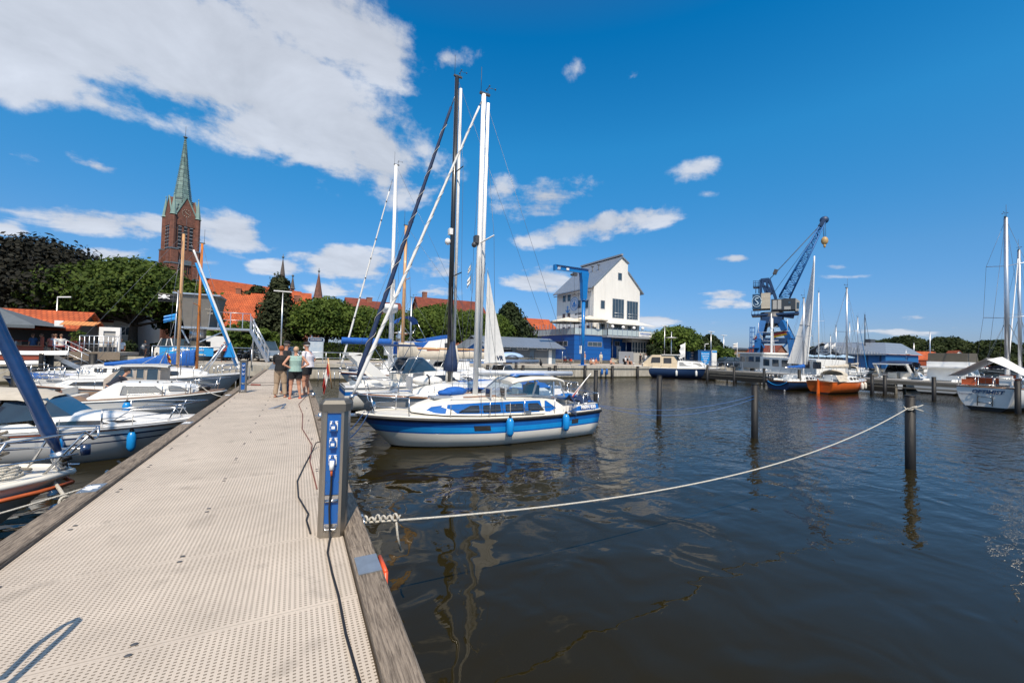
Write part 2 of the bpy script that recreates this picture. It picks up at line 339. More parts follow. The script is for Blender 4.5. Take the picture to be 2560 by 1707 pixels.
CURT = mat('curtained_window', (.28, .28, .27), .15, var=.3, scale=9, stretch=(9, 9, .6), coat=.6)
SCREEN = clear_glass()
# ---------------------------------------------------------------- water
Q = 1.45; D = 1.18
def water_mat():
 m, t, p = newmat('harbour_water'); L = t.links.new
 tcn = nd(t, 'ShaderNodeTexCoord'); o = tcn.outputs['Object']
 mp = nd(t, 'ShaderNodeMapping'); L(o, mp.inputs[0]); mp.inputs['Rotation'].default_value = (0, 0, R(32)); mp.inputs['Scale'].default_value = (.55, 1, 1)
 def noi(sc, det, dist, src):
  n = nd(t, 'ShaderNodeTexNoise'); n.inputs['Scale'].default_value = sc; n.inputs['Detail'].default_value = det; n.inputs['Distortion'].default_value = dist; L(src, n.inputs['Vector']); return n.outputs[0]
 a = noi(1.25, 1.5, .5, o); b = noi(3.6, 1.5, .3, mp.outputs[0]); c = noi(11, 2, .2, mp.outputs[0]); g = noi(.09, 2, 0, o)
 gm = nd(t, 'ShaderNodeMapRange'); L(g, gm.inputs[0]); gm.inputs[1].default_value = .38; gm.inputs[2].default_value = .62; gm.inputs[3].default_value = .55; gm.inputs[4].default_value = 1.25
 # open water away from the jetty and the hulls is ruffled by the wind, the lee beside the jetty is smooth
 sp = nd(t, 'ShaderNodeSeparateXYZ'); L(o, sp.inputs[0])
 lee = nd(t, 'ShaderNodeMapRange', interpolation_type='SMOOTHSTEP'); L(mth(t, 'ADD', sp.outputs[0], mth(t, 'MULTIPLY', sp.outputs[1], .55)), lee.inputs[0]); lee.inputs[1].default_value = 6; lee.inputs[2].default_value = 24; lee.inputs[3].default_value = .04; lee.inputs[4].default_value = 1.0
 h = mth(t, 'ADD', mth(t, 'MULTIPLY', a, .9), mth(t, 'MULTIPLY', mth(t, 'MULTIPLY', b, lee.outputs[0]), .8))
 h = mth(t, 'ADD', h, mth(t, 'MULTIPLY', mth(t, 'MULTIPLY', c, lee.outputs[0]), .36))
 h = mth(t, 'MULTIPLY', h, gm.outputs[0])
 bp = nd(t, 'ShaderNodeBump'); bp.inputs['Strength'].default_value = 1.0; bp.inputs['Distance'].default_value = .06; L(h, bp.inputs['Height']); L(bp.outputs[0], p.inputs['Normal'])
 n = noi(.4, 4, 0, o); mx = nd(t, 'ShaderNodeMix', data_type='RGBA'); L(n, mx.inputs[0]); mx.inputs[6].default_value = (.015, .012, .0035, 1); mx.inputs[7].default_value = (.021, .016, .0045, 1); L(mx.outputs[2], p.inputs['Base Color'])
 p.inputs['Roughness'].default_value = .015; p.inputs['IOR'].default_value = 1.33; p.inputs['Specular IOR Level'].default_value = .42; return m
wb = MB(); wb.add([(-1500, -1500, 0), (2500, -1500, 0), (2500, 2500, 0), (-1500, 2500, 0)], [(0, 1, 2, 3)])
wb.build('water', water_mat(), kind='structure')
# ---------------------------------------------------------------- land and quay
PAVE = mat('quay_paving', (.40, .36, .31), .85, var=.12, scale=1.4, bump=.3, bscale=6)
def concrete_mat():
 m, t, p = newmat('quay_concrete'); L = t.links.new
 tcn = nd(t, 'ShaderNodeTexCoord'); sp = nd(t, 'ShaderNodeSeparateXYZ'); L(tcn.outputs['Object'], sp.inputs[0])
 n = nd(t, 'ShaderNodeTexNoise'); n.inputs['Scale'].default_value = 1.1; n.inputs['Detail'].default_value = 9; n.inputs['Roughness'].default_value = .7; L(tcn.outputs['Object'], n.inputs['Vector'])
 mp = nd(t, 'ShaderNodeMapping'); mp.inputs['Scale'].default_value = (2.2, 2.2, .25); L(tcn.outputs['Object'], mp.inputs[0])
 n2_ = nd(t, 'ShaderNodeTexNoise'); n2_.inputs['Scale'].default_value = 2; n2_.inputs['Detail'].default_value = 6; L(mp.outputs[0], n2_.inputs['Vector'])
 wet = nd(t, 'ShaderNodeMapRange', interpolation_type='SMOOTHSTEP'); L(mth(t, 'ADD', sp.outputs[2], mth(t, 'MULTIPLY', n.outputs[0], .12)), wet.inputs[0]); wet.inputs[1].default_value = .16; wet.inputs[2].default_value = .30
 v = mth(t, 'ADD', mth(t, 'MULTIPLY', n.outputs[0], .5), mth(t, 'MULTIPLY', n2_.outputs[0], .6))
 mr_ = nd(t, 'ShaderNodeMapRange'); L(v, mr_.inputs[0]); mr_.inputs[1].default_value = .38; mr_.inputs[2].default_value = .7; mr_.inputs[3].default_value = .62; mr_.inputs[4].default_value = 1.1
 vm = nd(t, 'ShaderNodeVectorMath', operation='SCALE'); vm.inputs[0].default_value = (.47, .44, .38); L(mr_.outputs[0], vm.inputs['Scale'])
 mx = nd(t, 'ShaderNodeMix', data_type='RGBA'); L(wet.outputs[0], mx.inputs[0]); mx.inputs[6].default_value = (.035, .033, .018, 1); L(vm.outputs[0], mx.inputs[7]); L(mx.outputs[2], p.inputs['Base Color']); p.inputs['Roughness'].default_value = .8
 return m
CONC = concrete_mat()
land = [(-700, 39.5), (58, 39.5), (60, 47), (108, 59), (134, 58), (137, 50), (138, 41.5), (166, 50), (192, 45), (260, 26), (900, -60), (2400, -300), (2400, 2400), (-700, 2400)]
g = MB(); g.add([(x, y, Q) for x, y in land], [tuple(range(len(land)))])
g.build('ground', PAVE, kind='structure')
qw = MB()
for i in range(9):
 (x0, y0), (x1, y1) = land[i], land[i+1]
 d = Vector((x1-x0, y1-y0)).normalized(); nrm = Vector((d.y, -d.x)) * .12
 qw.poly([(x0-nrm.x*0, y0, -1), (x1, y1, -1), (x1, y1, Q-.002), (x0, y0, Q-.002)])
 qw.poly([(x0+nrm.x, y0+nrm.y, Q-.30), (x1+nrm.x, y1+nrm.y, Q-.30), (x1+nrm.x, y1+nrm.y, Q+.004), (x0+nrm.x, y0+nrm.y, Q+.004)])
 qw.poly([(x0+nrm.x, y0+nrm.y, Q+.004), (x1+nrm.x, y1+nrm.y, Q+.004), (x1-4*nrm.x, y1-4*nrm.y, Q+.006), (x0-4*nrm.x, y0-4*nrm.y, Q+.006)])
 qw.poly([(x0, y0, Q-.30), (x1, y1, Q-.30), (x1+nrm.x, y1+nrm.y, Q-.30), (x0+nrm.x, y0+nrm.y, Q-.30)])
tag(qw.build('quay_wall', CONC), 'long pale concrete quay wall with a dark wet foot at the waterline', 'quay wall')
# harbour road behind the quay
ASPH = mat('asphalt', (.075, .075, .078), .9, var=.15, scale=2)
rb = MB(); rb.add([(-120, 62, Q+.004), (-4, 56, Q+.004), (36, 58, Q+.004), (36, 63, Q+.004), (-4, 61, Q+.004), (-120, 67, Q+.004)], [(0, 1, 4, 5), (1, 2, 3, 4)]); rb.build('road', ASPH, kind='structure')
GRASS = mat('rough_grass', (.05, .075, .02), .9, var=.4, scale=1.5)
gb = MB(); gb.add([(40, 75, Q+.03), (150, 66, Q+.03), (150, 62, Q+.03), (170, 55, Q+.03), (260, 32, Q+.03), (900, -50, Q+.03), (900, 600, Q+.03), (-200, 600, Q+.03), (-200, 76, Q+.03)], [tuple(range(9))])
gb.build('grass', GRASS, kind='structure')
# ---------------------------------------------------------------- building helpers
TILE = brick_mat('orange_roof_tiles', (.56, .125, .035), (.47, .09, .022), (.26, .05, .015), .3, .35, .035, axis='XY', bump=.8)
TILE2 = brick_mat('red_roof_tiles', (.27, .06, .03), (.20, .042, .022), (.10, .025, .015), .3, .35, .04, axis='XY', bump=.8)
BRICK = brick_mat('red_brick', (.36, .115, .06), (.27, .078, .042), (.22, .16, .12), .25, .08, .012)
BRICK2 = brick_mat('yellowed_brick', (.30, .19, .11), (.24, .15, .09), (.22, .18, .14), .3, .09, .012)
OBRICK = brick_mat('orange_brick', (.46, .15, .07), (.40, .12, .055), (.32, .2, .14), .25, .08, .01)
PLASTER = mat('white_render', (.78, .765, .73), .85, var=.07, scale=1.4, stretch=(1, 1, .15), bump=.1)
PLASTER2 = mat('cream_render', (.66, .62, .52), .85, var=.07, scale=.6)
PLASTER3 = mat('grey_render', (.40, .40, .39), .85, var=.08, scale=.6)
ZINC = wave_mat('zinc_seam_roof', (.33, .37, .42), .5, 0, .4, .55, .7)
ZINCY = wave_mat('zinc_seam_roof_across', (.33, .37, .42), .5, 1, .4, .55, .7)
SLATE = mat('dark_slate', (.045, .05, .055), .6, var=.2, scale=3)
WWOOD = mat('white_window_frame', (.75, .75, .73), .4, var=.04)
def window(par, cx, cz, w, h, face, side=-1, fr=WWOOD, gl=None, mull=1, dep=.10, name='window', axis='y'):
 """frame and pane on a wall lying in the plane y=face (axis y) or x=face; side = outward sign"""
 b = MB(); t = .07; o0, o1 = face-.02*side*-1, face+side*dep*.5
 lo, hi = min(face-side*.02, face+side*dep*.5), max(face-side*.02, face+side*dep*.5)
 def bx(m, u0, u1, z0, z1, a, c):
  if axis == 'y': m.box(u0, u1, a, c, z0, z1)
  else: m.box(a, c, u0, u1, z0, z1)
 bx(b, cx-w/2, cx-w/2+t, cz-h/2, cz+h/2, lo, hi); bx(b, cx+w/2-t, cx+w/2, cz-h/2, cz+h/2, lo, hi)
 bx(b, cx-w/2+t, cx+w/2-t, cz-h/2, cz-h/2+t, lo, hi); bx(b, cx-w/2+t, cx+w/2-t, cz+h/2-t, cz+h/2, lo, hi)
 for i in range(1, mull+1):
  u = cx-w/2+w*i/(mull+1); bx(b, u-t*.35, u+t*.35, cz-h/2+t, cz+h/2-t, lo, hi)
 f = b.build(name, fr, par); g_ = MB(); l2, h2 = min(face+side*.004, face+side*.02), max(face+side*.004, face+side*.02)
 bx(g_, cx-w/2+t*.5, cx+w/2-t*.5, cz-h/2+t*.5, cz+h/2-t*.5, l2, h2); g_.build('pane', gl or GLASS, f); return f
def gable_house(name, label, cat, loc, rz, w, d, eave, ridge, wallm, roofm, wins=(), group=None, over=.35, ridge_dir='x', chim=(), roofth=.15, doors=()):
 """w along local x, d along local y; front wall at y=0 facing -y.  wins: (x, z, w, h)"""
 t = thing(name, label, cat, loc, rz, group); b = MB()
 if ridge_dir == 'x':
  b.prism([(0, 0), (d, 0), (d, eave), (d/2, ridge), (0, eave)], 0, w, 'x'); b.build('wall', wallm, t)
  r = MB(); s = (ridge-eave)/(d/2)
  for sg in (0, 1):
   y0, y1 = (-over, d/2) if not sg else (d+over, d/2); z0 = eave-over*s
   r.prism([(y0, z0+.02), (y1, ridge+.02), (y1, ridge+roofth+.02), (y0, z0+roofth+.02)], -over, w+over, 'x')
  rf = r.build('roof', roofm, t)
 else:
  b.prism([(0, 0), (w, 0), (w, eave), (w/2, ridge), (0, eave)], 0, d, 'y'); b.build('wall', wallm, t)
  r = MB(); s = (ridge-eave)/(w/2)
  for sg in (0, 1):
   x0, x1 = (-over, w/2) if not sg else (w+over, w/2); z0 = eave-over*s
   r.prism([(x0, z0+.02), (x1, ridge+.02), (x1, ridge+roofth+.02), (x0, z0+roofth+.02)], -over, d+over, 'y')
  rf = r.build('roof', roofm, t)
 for (cx, cy, cz, s_) in chim:
  c = MB(); c.box(cx-s_/2, cx+s_/2, cy-s_/2, cy+s_/2, cz-1.4, cz); c.box(cx-s_/2-.05, cx+s_/2+.05, cy-s_/2-.05, cy+s_/2+.05, cz, cz+.12); c.build('chimney', BRICK, rf)
 for q in wins: window(t, q[0], q[1], q[2], q[3], 0, -1, mull=q[4] if len(q) > 4 else 1)
 for (x, w_, h_) in doors:
  c = MB(); c.box(x-w_/2, x+w_/2, -.06, .05, 0, h_); c.build('door', DGREY, t)
 return t
# ---------------------------------------------------------------- white warehouse on the blue base
bx0, by0 = 38.6, 52.0
t = thing('harbour_building', 'tall white gabled warehouse with zinc roof standing on a low blue base with a terrace', 'building', (bx0, by0, Q))
PANEL = mat('x', (0, 0, 0)); del MATS['x']
def panel_mat():
 m, t_, p = newmat('blue_facade_panels'); L = t_.links.new
 tcn = nd(t_, 'ShaderNodeTexCoord'); sp = nd(t_, 'ShaderNodeSeparateXYZ'); L(tcn.outputs['Object'], sp.inputs[0])
 ln = mth(t_, 'LESS_THAN', mth(t_, 'FRACT', mth(t_, 'DIVIDE', sp.outputs[2], .72)), .05)
 n = nd(t_, 'ShaderNodeTexNoise'); n.inputs['Scale'].default_value = .7; L(tcn.outputs['Object'], n.inputs['Vector'])
 mx = nd(t_, 'ShaderNodeMix', data_type='RGBA'); L(ln, mx.inputs[0]); mx.inputs[6].default_value = (.006, .095, .36, 1); mx.inputs[7].default_value = (.004, .03, .12, 1)
 L(mx.outputs[2], p.inputs['Base Color']); p.inputs['Roughness'].default_value = .45; MATS['blue_facade_panels'] = m; return m
BPAN = panel_mat()
b = MB(); b.box(-.05, 17.4, .25, 15, 0, .55); b.build('plinth', CONC, t)
b = MB(); b.box(0, 7.5, 0, 15, .55, 4.52); b.box(7.5, 17.3, 2.6, 15, .55, 4.3); b.build('base_wall', BPAN, t)
b = MB(); b.box(-.1, 7.5, -.1, 15.1, 4.52, 4.62); b.box(5.6, 17.5, -1.3, 15.1, 4.30, 4.55); b.build('terrace_floor', GREYP, t)
window(t, 4.1, 3.1, 2.9, .75, 0, -1, GREYP, mull=2)
window(t, 3.6, 3.1, 3.6, .8, 0, -1, GREYP, axis='x', mull=2)
# porch and glazed bay
b = MB(); b.box(7.5, 12.2, 1.2, 2.6, 0, .9); b.build('porch_floor', CONC, t)
b = MB()
for i in range(5): b.box(7.6, 9.0, -.4+.32*i, -.08+.32*i, 0, .18*(i+1))
b.build('steps', CONC, t)
b = MB(); b.box(9.0, 12.3, -.3, -.22, 0, 2.05); b.build('wood_screen', wave_mat('grey_board_screen', (.27, .29, .33), .25, 0, .7), t)
b = MB(); b.box(12.3, 17.2, -.3, -.22, 0, 1.9); b.build('parapet', PLASTER3, t)
for x in (9.1, 12.2):
 b = MB(); b.cyl((x, 1.4), .07, .9, 4.3, 10); b.build('post', ALU, t)
b = MB(); b.box(12.4, 17.1, .2, 2.58, 0, 1.25); b.box(12.4, 17.1, .2, 2.58, 3.75, 4.28)
for i in range(8):
 x = 12.4+4.6*i/7; b.box(x, x+.1, .2, .3, 1.25, 3.75)
b.box(12.5, 17.0, .21, .29, 2.6, 2.68); b.build('bay_frame', PLASTER3, t)
b = MB(); b.box(12.45, 17.05, .32, .36, 1.25, 3.75); b.build('bay_glazing', GLASS, t)
for x in (7.9, 11.1):
 b = MB(); b.box(x, x+.95, 2.53, 2.6, .9, 3.0); dd = b.build('door', WWOOD, t); c = MB(); c.tube([(x+.47, 2.5, 2.3), (x+.47, 2.54, 2.3)], .18, 14); c.build('porthole', GLASS, dd)
for x in (9.6, 11.2): window(t, x, 3.45, 1.1, .8, 2.6, -1, GREYP)
# terrace railing
rl = MB(); pts = [(0, 14.5), (0, .05), (5.7, .05), (5.7, -1.2), (17.3, -1.2), (17.3, 6)]
gl_ = MB()
for (x0, y0), (x1, y1) in zip(pts, pts[1:]):
 n = max(1, round(math.hypot(x1-x0, y1-y0)/1.05)); z0 = 4.6
 hh = 1.9 if x1 <= 5.8 and x0 <= 5.8 else 1.15
 for i in range(n+1):
  x, y = x0+(x1-x0)*i/n, y0+(y1-y0)*i/n; rl.box(x-.04, x+.04, y-.04, y+.04, 4.5, z0+hh)
 rl.beam((x0, y0, z0+1.0), (x1, y1, z0+1.0), .05, .05)
 gl_.beam((x0, y0, z0+.5), (x1, y1, z0+.5), .02, .9)
rl.build('terrace_railing', ALU, t); gl_.build('glass_balustrade', mat('frosted_glass', (.42, .50, .53), .35, var=.05), t)
b = MB(); b.box(12.4, 15.4, -1.33, -1.29, 4.62, 5.5); sg = b.build('banner', WHITECLOTH, t)
text('lettering', 'Hafenmeister', .44, BLUE, sg, (13.9, -1.34, 5.15), (R(90), 0, 0), bold=.01)
text('lettering', 'Restaurant am Stadthafen', .17, BLUE, sg, (13.9, -1.34, 4.80), (R(90), 0, 0))
for k, x in enumerate((6.9, 9.2, 11.6, 13.6)):
 b = MB(); b.ell((x, -1.0, 6.05), (.28, .28, .28), 12, 8); b.build('globe_lamp', WMETAL, t)
# the white tower
X0, X1, Y0, Y1 = 7.0, 17.9, 4.0, 15.4; E = 13.65; RX = 13.2; RZ = 19.3
b = MB(); b.add([(X0, Y0, 4.5), (X1, Y0, 4.5), (X1, Y0, E), (RX+1.6, Y0, E+(RZ-1.2-E)*(X1-RX-1.6)/(X1-RX)), (RX+1.6, Y0, RZ-1.0), (RX, Y0, RZ), (X0, Y0, E),
                 (X0, Y1, 4.5), (X1, Y1, 4.5), (X1, Y1, E), (RX+1.6, Y1, E+(RZ-1.2-E)*(X1-RX-1.6)/(X1-RX)), (RX+1.6, Y1, RZ-1.0), (RX, Y1, RZ), (X0, Y1, E)],
    [(0, 1, 2, 3, 4, 5, 6), tuple(reversed(range(7, 14)))]+[(i, 7+i, 7+(i+1) % 7, (i+1) % 7) for i in range(7)])
wall = b.build('wall', PLASTER, t)
zr = E+(RZ-1.2-E)*(X1-RX-1.6)/(X1-RX)
b = MB()
sl = (RZ-E)/(RX-X0)
b.prism([(X0-.8, E-.8*sl+.03), (RX, RZ+.03), (RX, RZ+.25), (X0-.8, E-.8*sl+.25)], Y0-.25, Y1+.3, 'y')
b.prism([(RX, RZ+.03), (RX+1.75, RZ-1.05), (RX+1.75, RZ-.85), (RX, RZ+.25)], Y0-.25, Y1+.3, 'y')
s2 = (zr-E)/(RX+1.6-X1)
b.prism([(RX+1.62, zr+.03), (X1+.8, E+.8*s2), (X1+.8, E+.8*s2+.22), (RX+1.62, zr+.25)], Y0-.25, Y1+.3, 'y')
rf = b.build('roof', ZINCY, t)
b = MB(); b.box(RX-.3, RX+.1, Y0-.35, Y1+.4, RZ+.25, RZ+.55); b.build('ridge_cap', GREYP, rf)
for y in (7.2, 9.0):
 b = MB(); b.cyl((10.6, y), .09, 16, 18.1, 8); b.box(10.3, 10.9, y-.1, y+.1, 18.05, 18.2); b.build('vent_pipe', DGREY, rf)
b = MB(); b.cyl((X0-.35, Y0+.2), .06, 4.6, E-.9, 8); b.tube([(X0-.75, Y0-.2, E-1.0), (X0-.75, Y1, E-1.0)], .09, 8); b.build('gutter', GREYP, t)
fy = Y0
for (cx, cz, w, h, ml) in ((12.9, 15.7, .95, 1.35, 0), (9.0, 10.3, .95, 1.5, 0), (12.6, 9.85, 2.75, 3.5, 3), (16.05, 9.75, 2.75, 3.4, 3), (9.0, 5.9, 1.1, 2.1, 0), (12.7, 5.9, 2.6, 2.2, 3), (15.4, 5.7, .8, 2.2, 0), (16.6, 5.7, 1.2, 2.2, 1)):
 window(t, cx, cz, w, h, fy, -1, GREYP, mull=ml)
for (cy, cz) in ((12.9, 12.2), (11.3, 12.2), (8.1, 10.6), (12.9, 8.5), (11.3, 8.5), (5.9, 10.4), (12.9, 5.9), (11.0, 5.9), (7.6, 5.9), (5.4, 5.9)):
 window(t, cy, cz, .95, 1.45, X0, -1, GREYP, mull=0, axis='x')
for cx in (12.75, 16.1):
 b = MB()
 for z in (8.5, 9.0): b.tube([(cx-1.3, fy-.25, z), (cx+1.3, fy-.25, z)], .025, 6)
 b.build('window_rail', ALU, t)
# round emblem, anchor and lettering on the side wall
def ring_disc(par, y, z, r):
 b = MB(); b.tube([(X0-.04, y, z), (X0-.01, y, z)], r, 28, smooth=False); e = b.build('emblem', WMETAL, par)
 b = MB()
 for rr in (r*.97, r*.62):
  P_ = [(X0-.05, y+rr*math.cos(a*math.pi/16), z+rr*math.sin(a*math.pi/16)) for a in range(33)]; b.tube(P_, .05, 5)
 b.tube([(X0-.06, y-.45, z-.25), (X0-.06, y, z-.5), (X0-.06, y+.45, z-.25)], .12, 6); b.tube([(X0-.06, y, z-.5), (X0-.06, y, z+.7)], .05, 5)
 b.poly([(X0-.06, y+.05, z+.65), (X0-.06, y+.05, z-.15), (X0-.06, y+.5, z-.15)], th=.02); b.poly([(X0-.06, y-.05, z+.5), (X0-.06, y-.4, z-.15), (X0-.06, y-.05, z-.15)], th=.02)
 for k in range(16):
  a = k*math.pi/8; b.ell((X0-.05, y+r*.8*math.cos(a), z+r*.8*math.sin(a)), (.02, .09, .09), 6, 4)
 b.build('emblem_drawing', LBLUE, e)
ring_disc(t, 9.6, 10.8, 1.25)
b = MB(); y, z = 11.7, 10.0; b.tube([(X0-.05, y, z-.6), (X0-.05, y, z+.6)], .08, 6); b.tube([(X0-.05, y-.55, z-.15), (X0-.05, y-.3, z-.55), (X0-.05, y, z-.65), (X0-.05, y+.3, z-.55), (X0-.05, y+.55, z-.15)], .09, 6); b.tube([(X0-.05, y-.3, z+.35), (X0-.05, y+.3, z+.35)], .06, 6); b.build('anchor_emblem', LBLUE, t)
text('lettering', 'GENIESSEN', .8, DGREY, t, (X0-.03, 6.7, 8.0), (R(90), 0, R(-90)), bold=.02, sx=.9)
text('lettering', 'am Hafen', .55, DGREY, t, (X0-.03, 8.3, 8.9), (R(90), 0, R(-90)), bold=.02)
# awnings
b = MB(); b.poly([(X0+1.0, Y0-.1, 7.65), (X1+.2, Y0-.1, 7.65), (X1+.8, Y0-3.2, 6.75), (X0+1.0, Y0-3.2, 6.75)], th=.05); b.build('awning', CREAM, t)
def parasol(name, label, loc, r, h, m, group, drop=.5, n=8, cat='parasol'):
 t_ = thing(name, label, cat, loc, 0, group); b = MB(); b.cyl((0, 0), .035, 0, h+.1, 8); b.cyl((0, 0), .3, 0, .08, 12)
 for k in range(n):
  a = 2*math.pi*k/n; b.tube([(0, 0, h-.05), (r*math.cos(a), r*math.sin(a), h-drop-.03)], .015, 4); b.tube([(0, 0, h-drop-.3), (r*.5*math.cos(a), r*.5*math.sin(a), h-drop*.5-.04)], .012, 4)
 b.build('pole', ALU, t_); c = MB(); k = 2*n; rows = [[(0, 0, h)]*k]
 for f in (.5, 1.0):
  rows.append([(r*f*(1 if j % 2 == 0 else .95)*math.cos(math.pi*j/n), r*f*(1 if j % 2 == 0 else .95)*math.sin(math.pi*j/n), h-drop*f+(0 if j % 2 == 0 else -.03)) for j in range(k)])
 rows.append([(p[0], p[1], p[2]-.18) for p in rows[-1]]); c.grid(rows, 0, False, True); c.build('canopy', m, t_); return t_
CRCL = mat('cream_canvas', (.72, .66, .55), .8, var=.08)
parasol('parasol', 'large cream parasol at the far end of the terrace', (bx0+1.0, by0+3.2, Q+4.62), 3.1, 2.9, CRCL, 'cream parasols on the warehouse terrace', .75)
parasol('parasol', 'large cream parasol in front of the white warehouse wall', (bx0+4.4, by0+1.9, Q+4.62), 3.1, 3.3, CRCL, 'cream parasols on the warehouse terrace', .75)
# terrace chairs and tables
def rattan_chair(loc, rz):
 t_ = thing('terrace_chair', 'dark woven chair on the warehouse terrace', 'chair', loc, rz, 'dark chairs on the warehouse terrace')
 b = MB(); b.box(-.25, .25, -.25, .25, .4, .47); b.build('seat', BLACK, t_); b = MB(); b.box(-.25, .25, .2, .26, .47, .95); b.build('backrest', BLACK, t_)
 for x in (-.22, .22):
  for y in (-.22, .22):
   b = MB(); b.cyl((x, y), .02, 0, .4, 5); b.build('leg', BLACK, t_)
 return t_
ch0 = rattan_chair((bx0+.9, by0+.7, Q+4.62), 0)
random.seed(5); k = 0
for i in range(7):
 for j in range(3):
  if i == 0 and j == 0: continue
  copy_tree(ch0, (bx0+.9+.95*i+random.uniform(-.1, .1), by0+.6+1.3*j, Q+4.62), random.uniform(0, 6.2))
tb0 = None
for i in range(4):
 if tb0 is None:
  tb0 = thing('terrace_table', 'small table among the dark chairs on the warehouse terrace', 'table', (bx0+1.4, by0+1.2, Q+4.62), 0, 'tables on the warehouse terrace')
  b = MB(); b.box(-.4, .4, -.4, .4, .72, .76); b.build('tabletop', TEAK, tb0); b = MB(); b.cyl((0, 0), .04, 0, .72, 8); b.build('leg', DGREY, tb0)
 else: copy_tree(tb0, (bx0+1.4+1.6*i, by0+1.2, Q+4.62))
# ---------------------------------------------------------------- blue slewing crane
cf = at(1456, 913, Q); t = thing('slewing_jib_crane', 'bright blue pillar crane with a short horizontal jib on the quay edge', 'crane', (cf.x, cf.y, Q))
BCR = mat('crane_blue', (.006, .17, .50), .35, var=.08, coat=.2)
b = MB(); b.cyl((0, 0), .55, 0, .06, 20); b.cyl((0, 0), .23, 0, 8.4, 20); b.cyl((0, 0), .36, 8.3, 8.45, 20); b.cyl((0, 0), .30, 8.45, 8.9, 20); b.build('pillar', BCR, t)
jd = (atR(1391, 682, math.hypot(cf.x, cf.y)-1)-cf); jd.z = 0; jd = jd.normalized(); jd = Vector((-1, .05, 0)).normalized()
b = MB(); b.prism([(-.32, 8.5), (.32, 8.5), (.42, 10.6), (.62, 11.9), (-.62, 11.9), (-.42, 10.6)], -.3, .3, 'y'); b.build('slewing_head', BCR, t)
b = MB(); b.beam((.6, 0, 12.05), (-4.5, 0, 12.05), .3, .5); b.box(-4.5, .7, -.32, .32, 12.36, 12.40); b.box(-4.62, -4.45, -.26, .26, 11.7, 12.42); jb = b.build('jib', BCR, t)
text('lettering', '///', .5, WMETAL, jb, (-4.0, -.17, 12.05), (R(90), 0, 0), bold=.02); 
b = MB(); b.box(-2.9, -2.5, -.19, -.18, 11.92, 12.2); b.build('plate', WMETAL, jb)
b = MB(); b.box(-1.75, -1.2, -.2, .2, 11.35, 11.72); b.ell((-1.9, 0, 11.45), (.25, .18, .16)); b.cyl((-1.5, 0), .012, 9.2, 11.3, 5); b.ell((-1.5, 0, 9.1), .09); b.build('hoist', DGREY, t)
b = MB(); b.tube([(-.7, 0, 11.7), (-.8, 0, 9), (-.75, -.1, 5), (-.5, -.1, 2.5), (-.35, -.1, 1.6)], .02, 5); b.build('control_cable', BLACK, t)
b = MB(); b.box(-.42, -.28, -.15, .15, 1.5, 2.5); b.build('switch_box', WMETAL, t)
# ---------------------------------------------------------------- low boathouse with zinc roof
t = thing('boathouse', 'low blue and grey quayside shed with a seamed zinc roof left of the blue base', 'building', (21.6, 46.2, Q))
b = MB(); b.prism([(0, 0), (6, 0), (6, 2.35), (3, 3.4), (0, 2.35)], 0, 9.6, 'x'); b.build('wall', wave_mat('grey_blue_boards', (.16, .22, .28), .16, 2, .6), t)
b = MB(); 
for y0, y1 in ((-.9, 3.0), (6.9, 3.0)):
 s_ = 1.05/3.0; z0 = 3.42-abs(y0-3)*s_; b.prism([(y0, z0), (y1, 3.42), (y1, 3.54), (y0, z0+.12)], -1.6, 10.6, 'x')
b.build('roof', ZINC, t)
for x in (-.6, 10.3):
 b = MB(); b.cyl((x, -.6), .05, 0, 2.15, 8); b.build('post', ALU, t)
for x, w in ((1.6, 2.0), (4.4, 1.7), (7.4, 1.7)): window(t, x, 2.0, w, .4, 0, -1, WWOOD, mull=1)
b = MB(); b.box(.3, 2.9, -.05, .02, 0, 1.75); b.build('garage_door', BLACK, t)
for x in (3.4, 6.2): 
 b = MB(); b.box(x, x+2.1, -.05, .02, 0, 1.72); b.build('shutter', wave_mat('grey_shutter', (.17, .18, .19), .12, 2, .6), t)
b = MB(); b.box(8.45, 8.95, -.06, .02, 0, 1.9); b.build('white_louvre', WWOOD, t)
gb_ = thing('small_boathouse', 'small bright blue hut with a low gable behind the dark mast', 'building', (18.6, 46.6, Q))
b = MB(); b.prism([(0, 0), (2.6, 0), (2.6, 2.0), (1.3, 2.9), (0, 2.0)], 0, 4, 'y'); b.build('wall', wave_mat('bright_blue_boards', (.012, .16, .48), .2, 2, .5), gb_)
b = MB(); b.prism([(-.4, 1.75), (1.3, 2.92), (1.3, 3.05), (-.4, 1.88)], -.4, 4, 'y'); b.prism([(3.0, 1.75), (1.3, 2.92), (1.3, 3.05), (3.0, 1.88)], -.4, 4, 'y'); b.build('roof', ZINCY, gb_)
# blue striped boat cover by the boathouse
t = thing('covered_boat', 'boat under a blue and white striped cover on the quay', 'boat', (22.6, 43.3, Q)); b = MB()
rows = []
for i in range(9):
 x = -1.8+3.6*i/8; w = .75*math.sqrt(max(0, 1-(x/1.9)**2)); rows.append([(x, w*math.cos(a), .9+w*.75*math.sin(a)) for a in [math.pi*k/8 for k in range(9)]])
b.grid(rows); b.build('cover', wave_mat('striped_cover', (.35, .5, .75), .35, 1, .6, 0, .1, .05, .12), t)
b = MB(); b.box(-1.2, -1.1, -.5, .5, 0, .9); b.box(1.0, 1.1, -.5, .5, 0, .9); b.box(-1.4, 1.4, -.06, .06, .5, .9); b.build('trolley', GREYP, t)
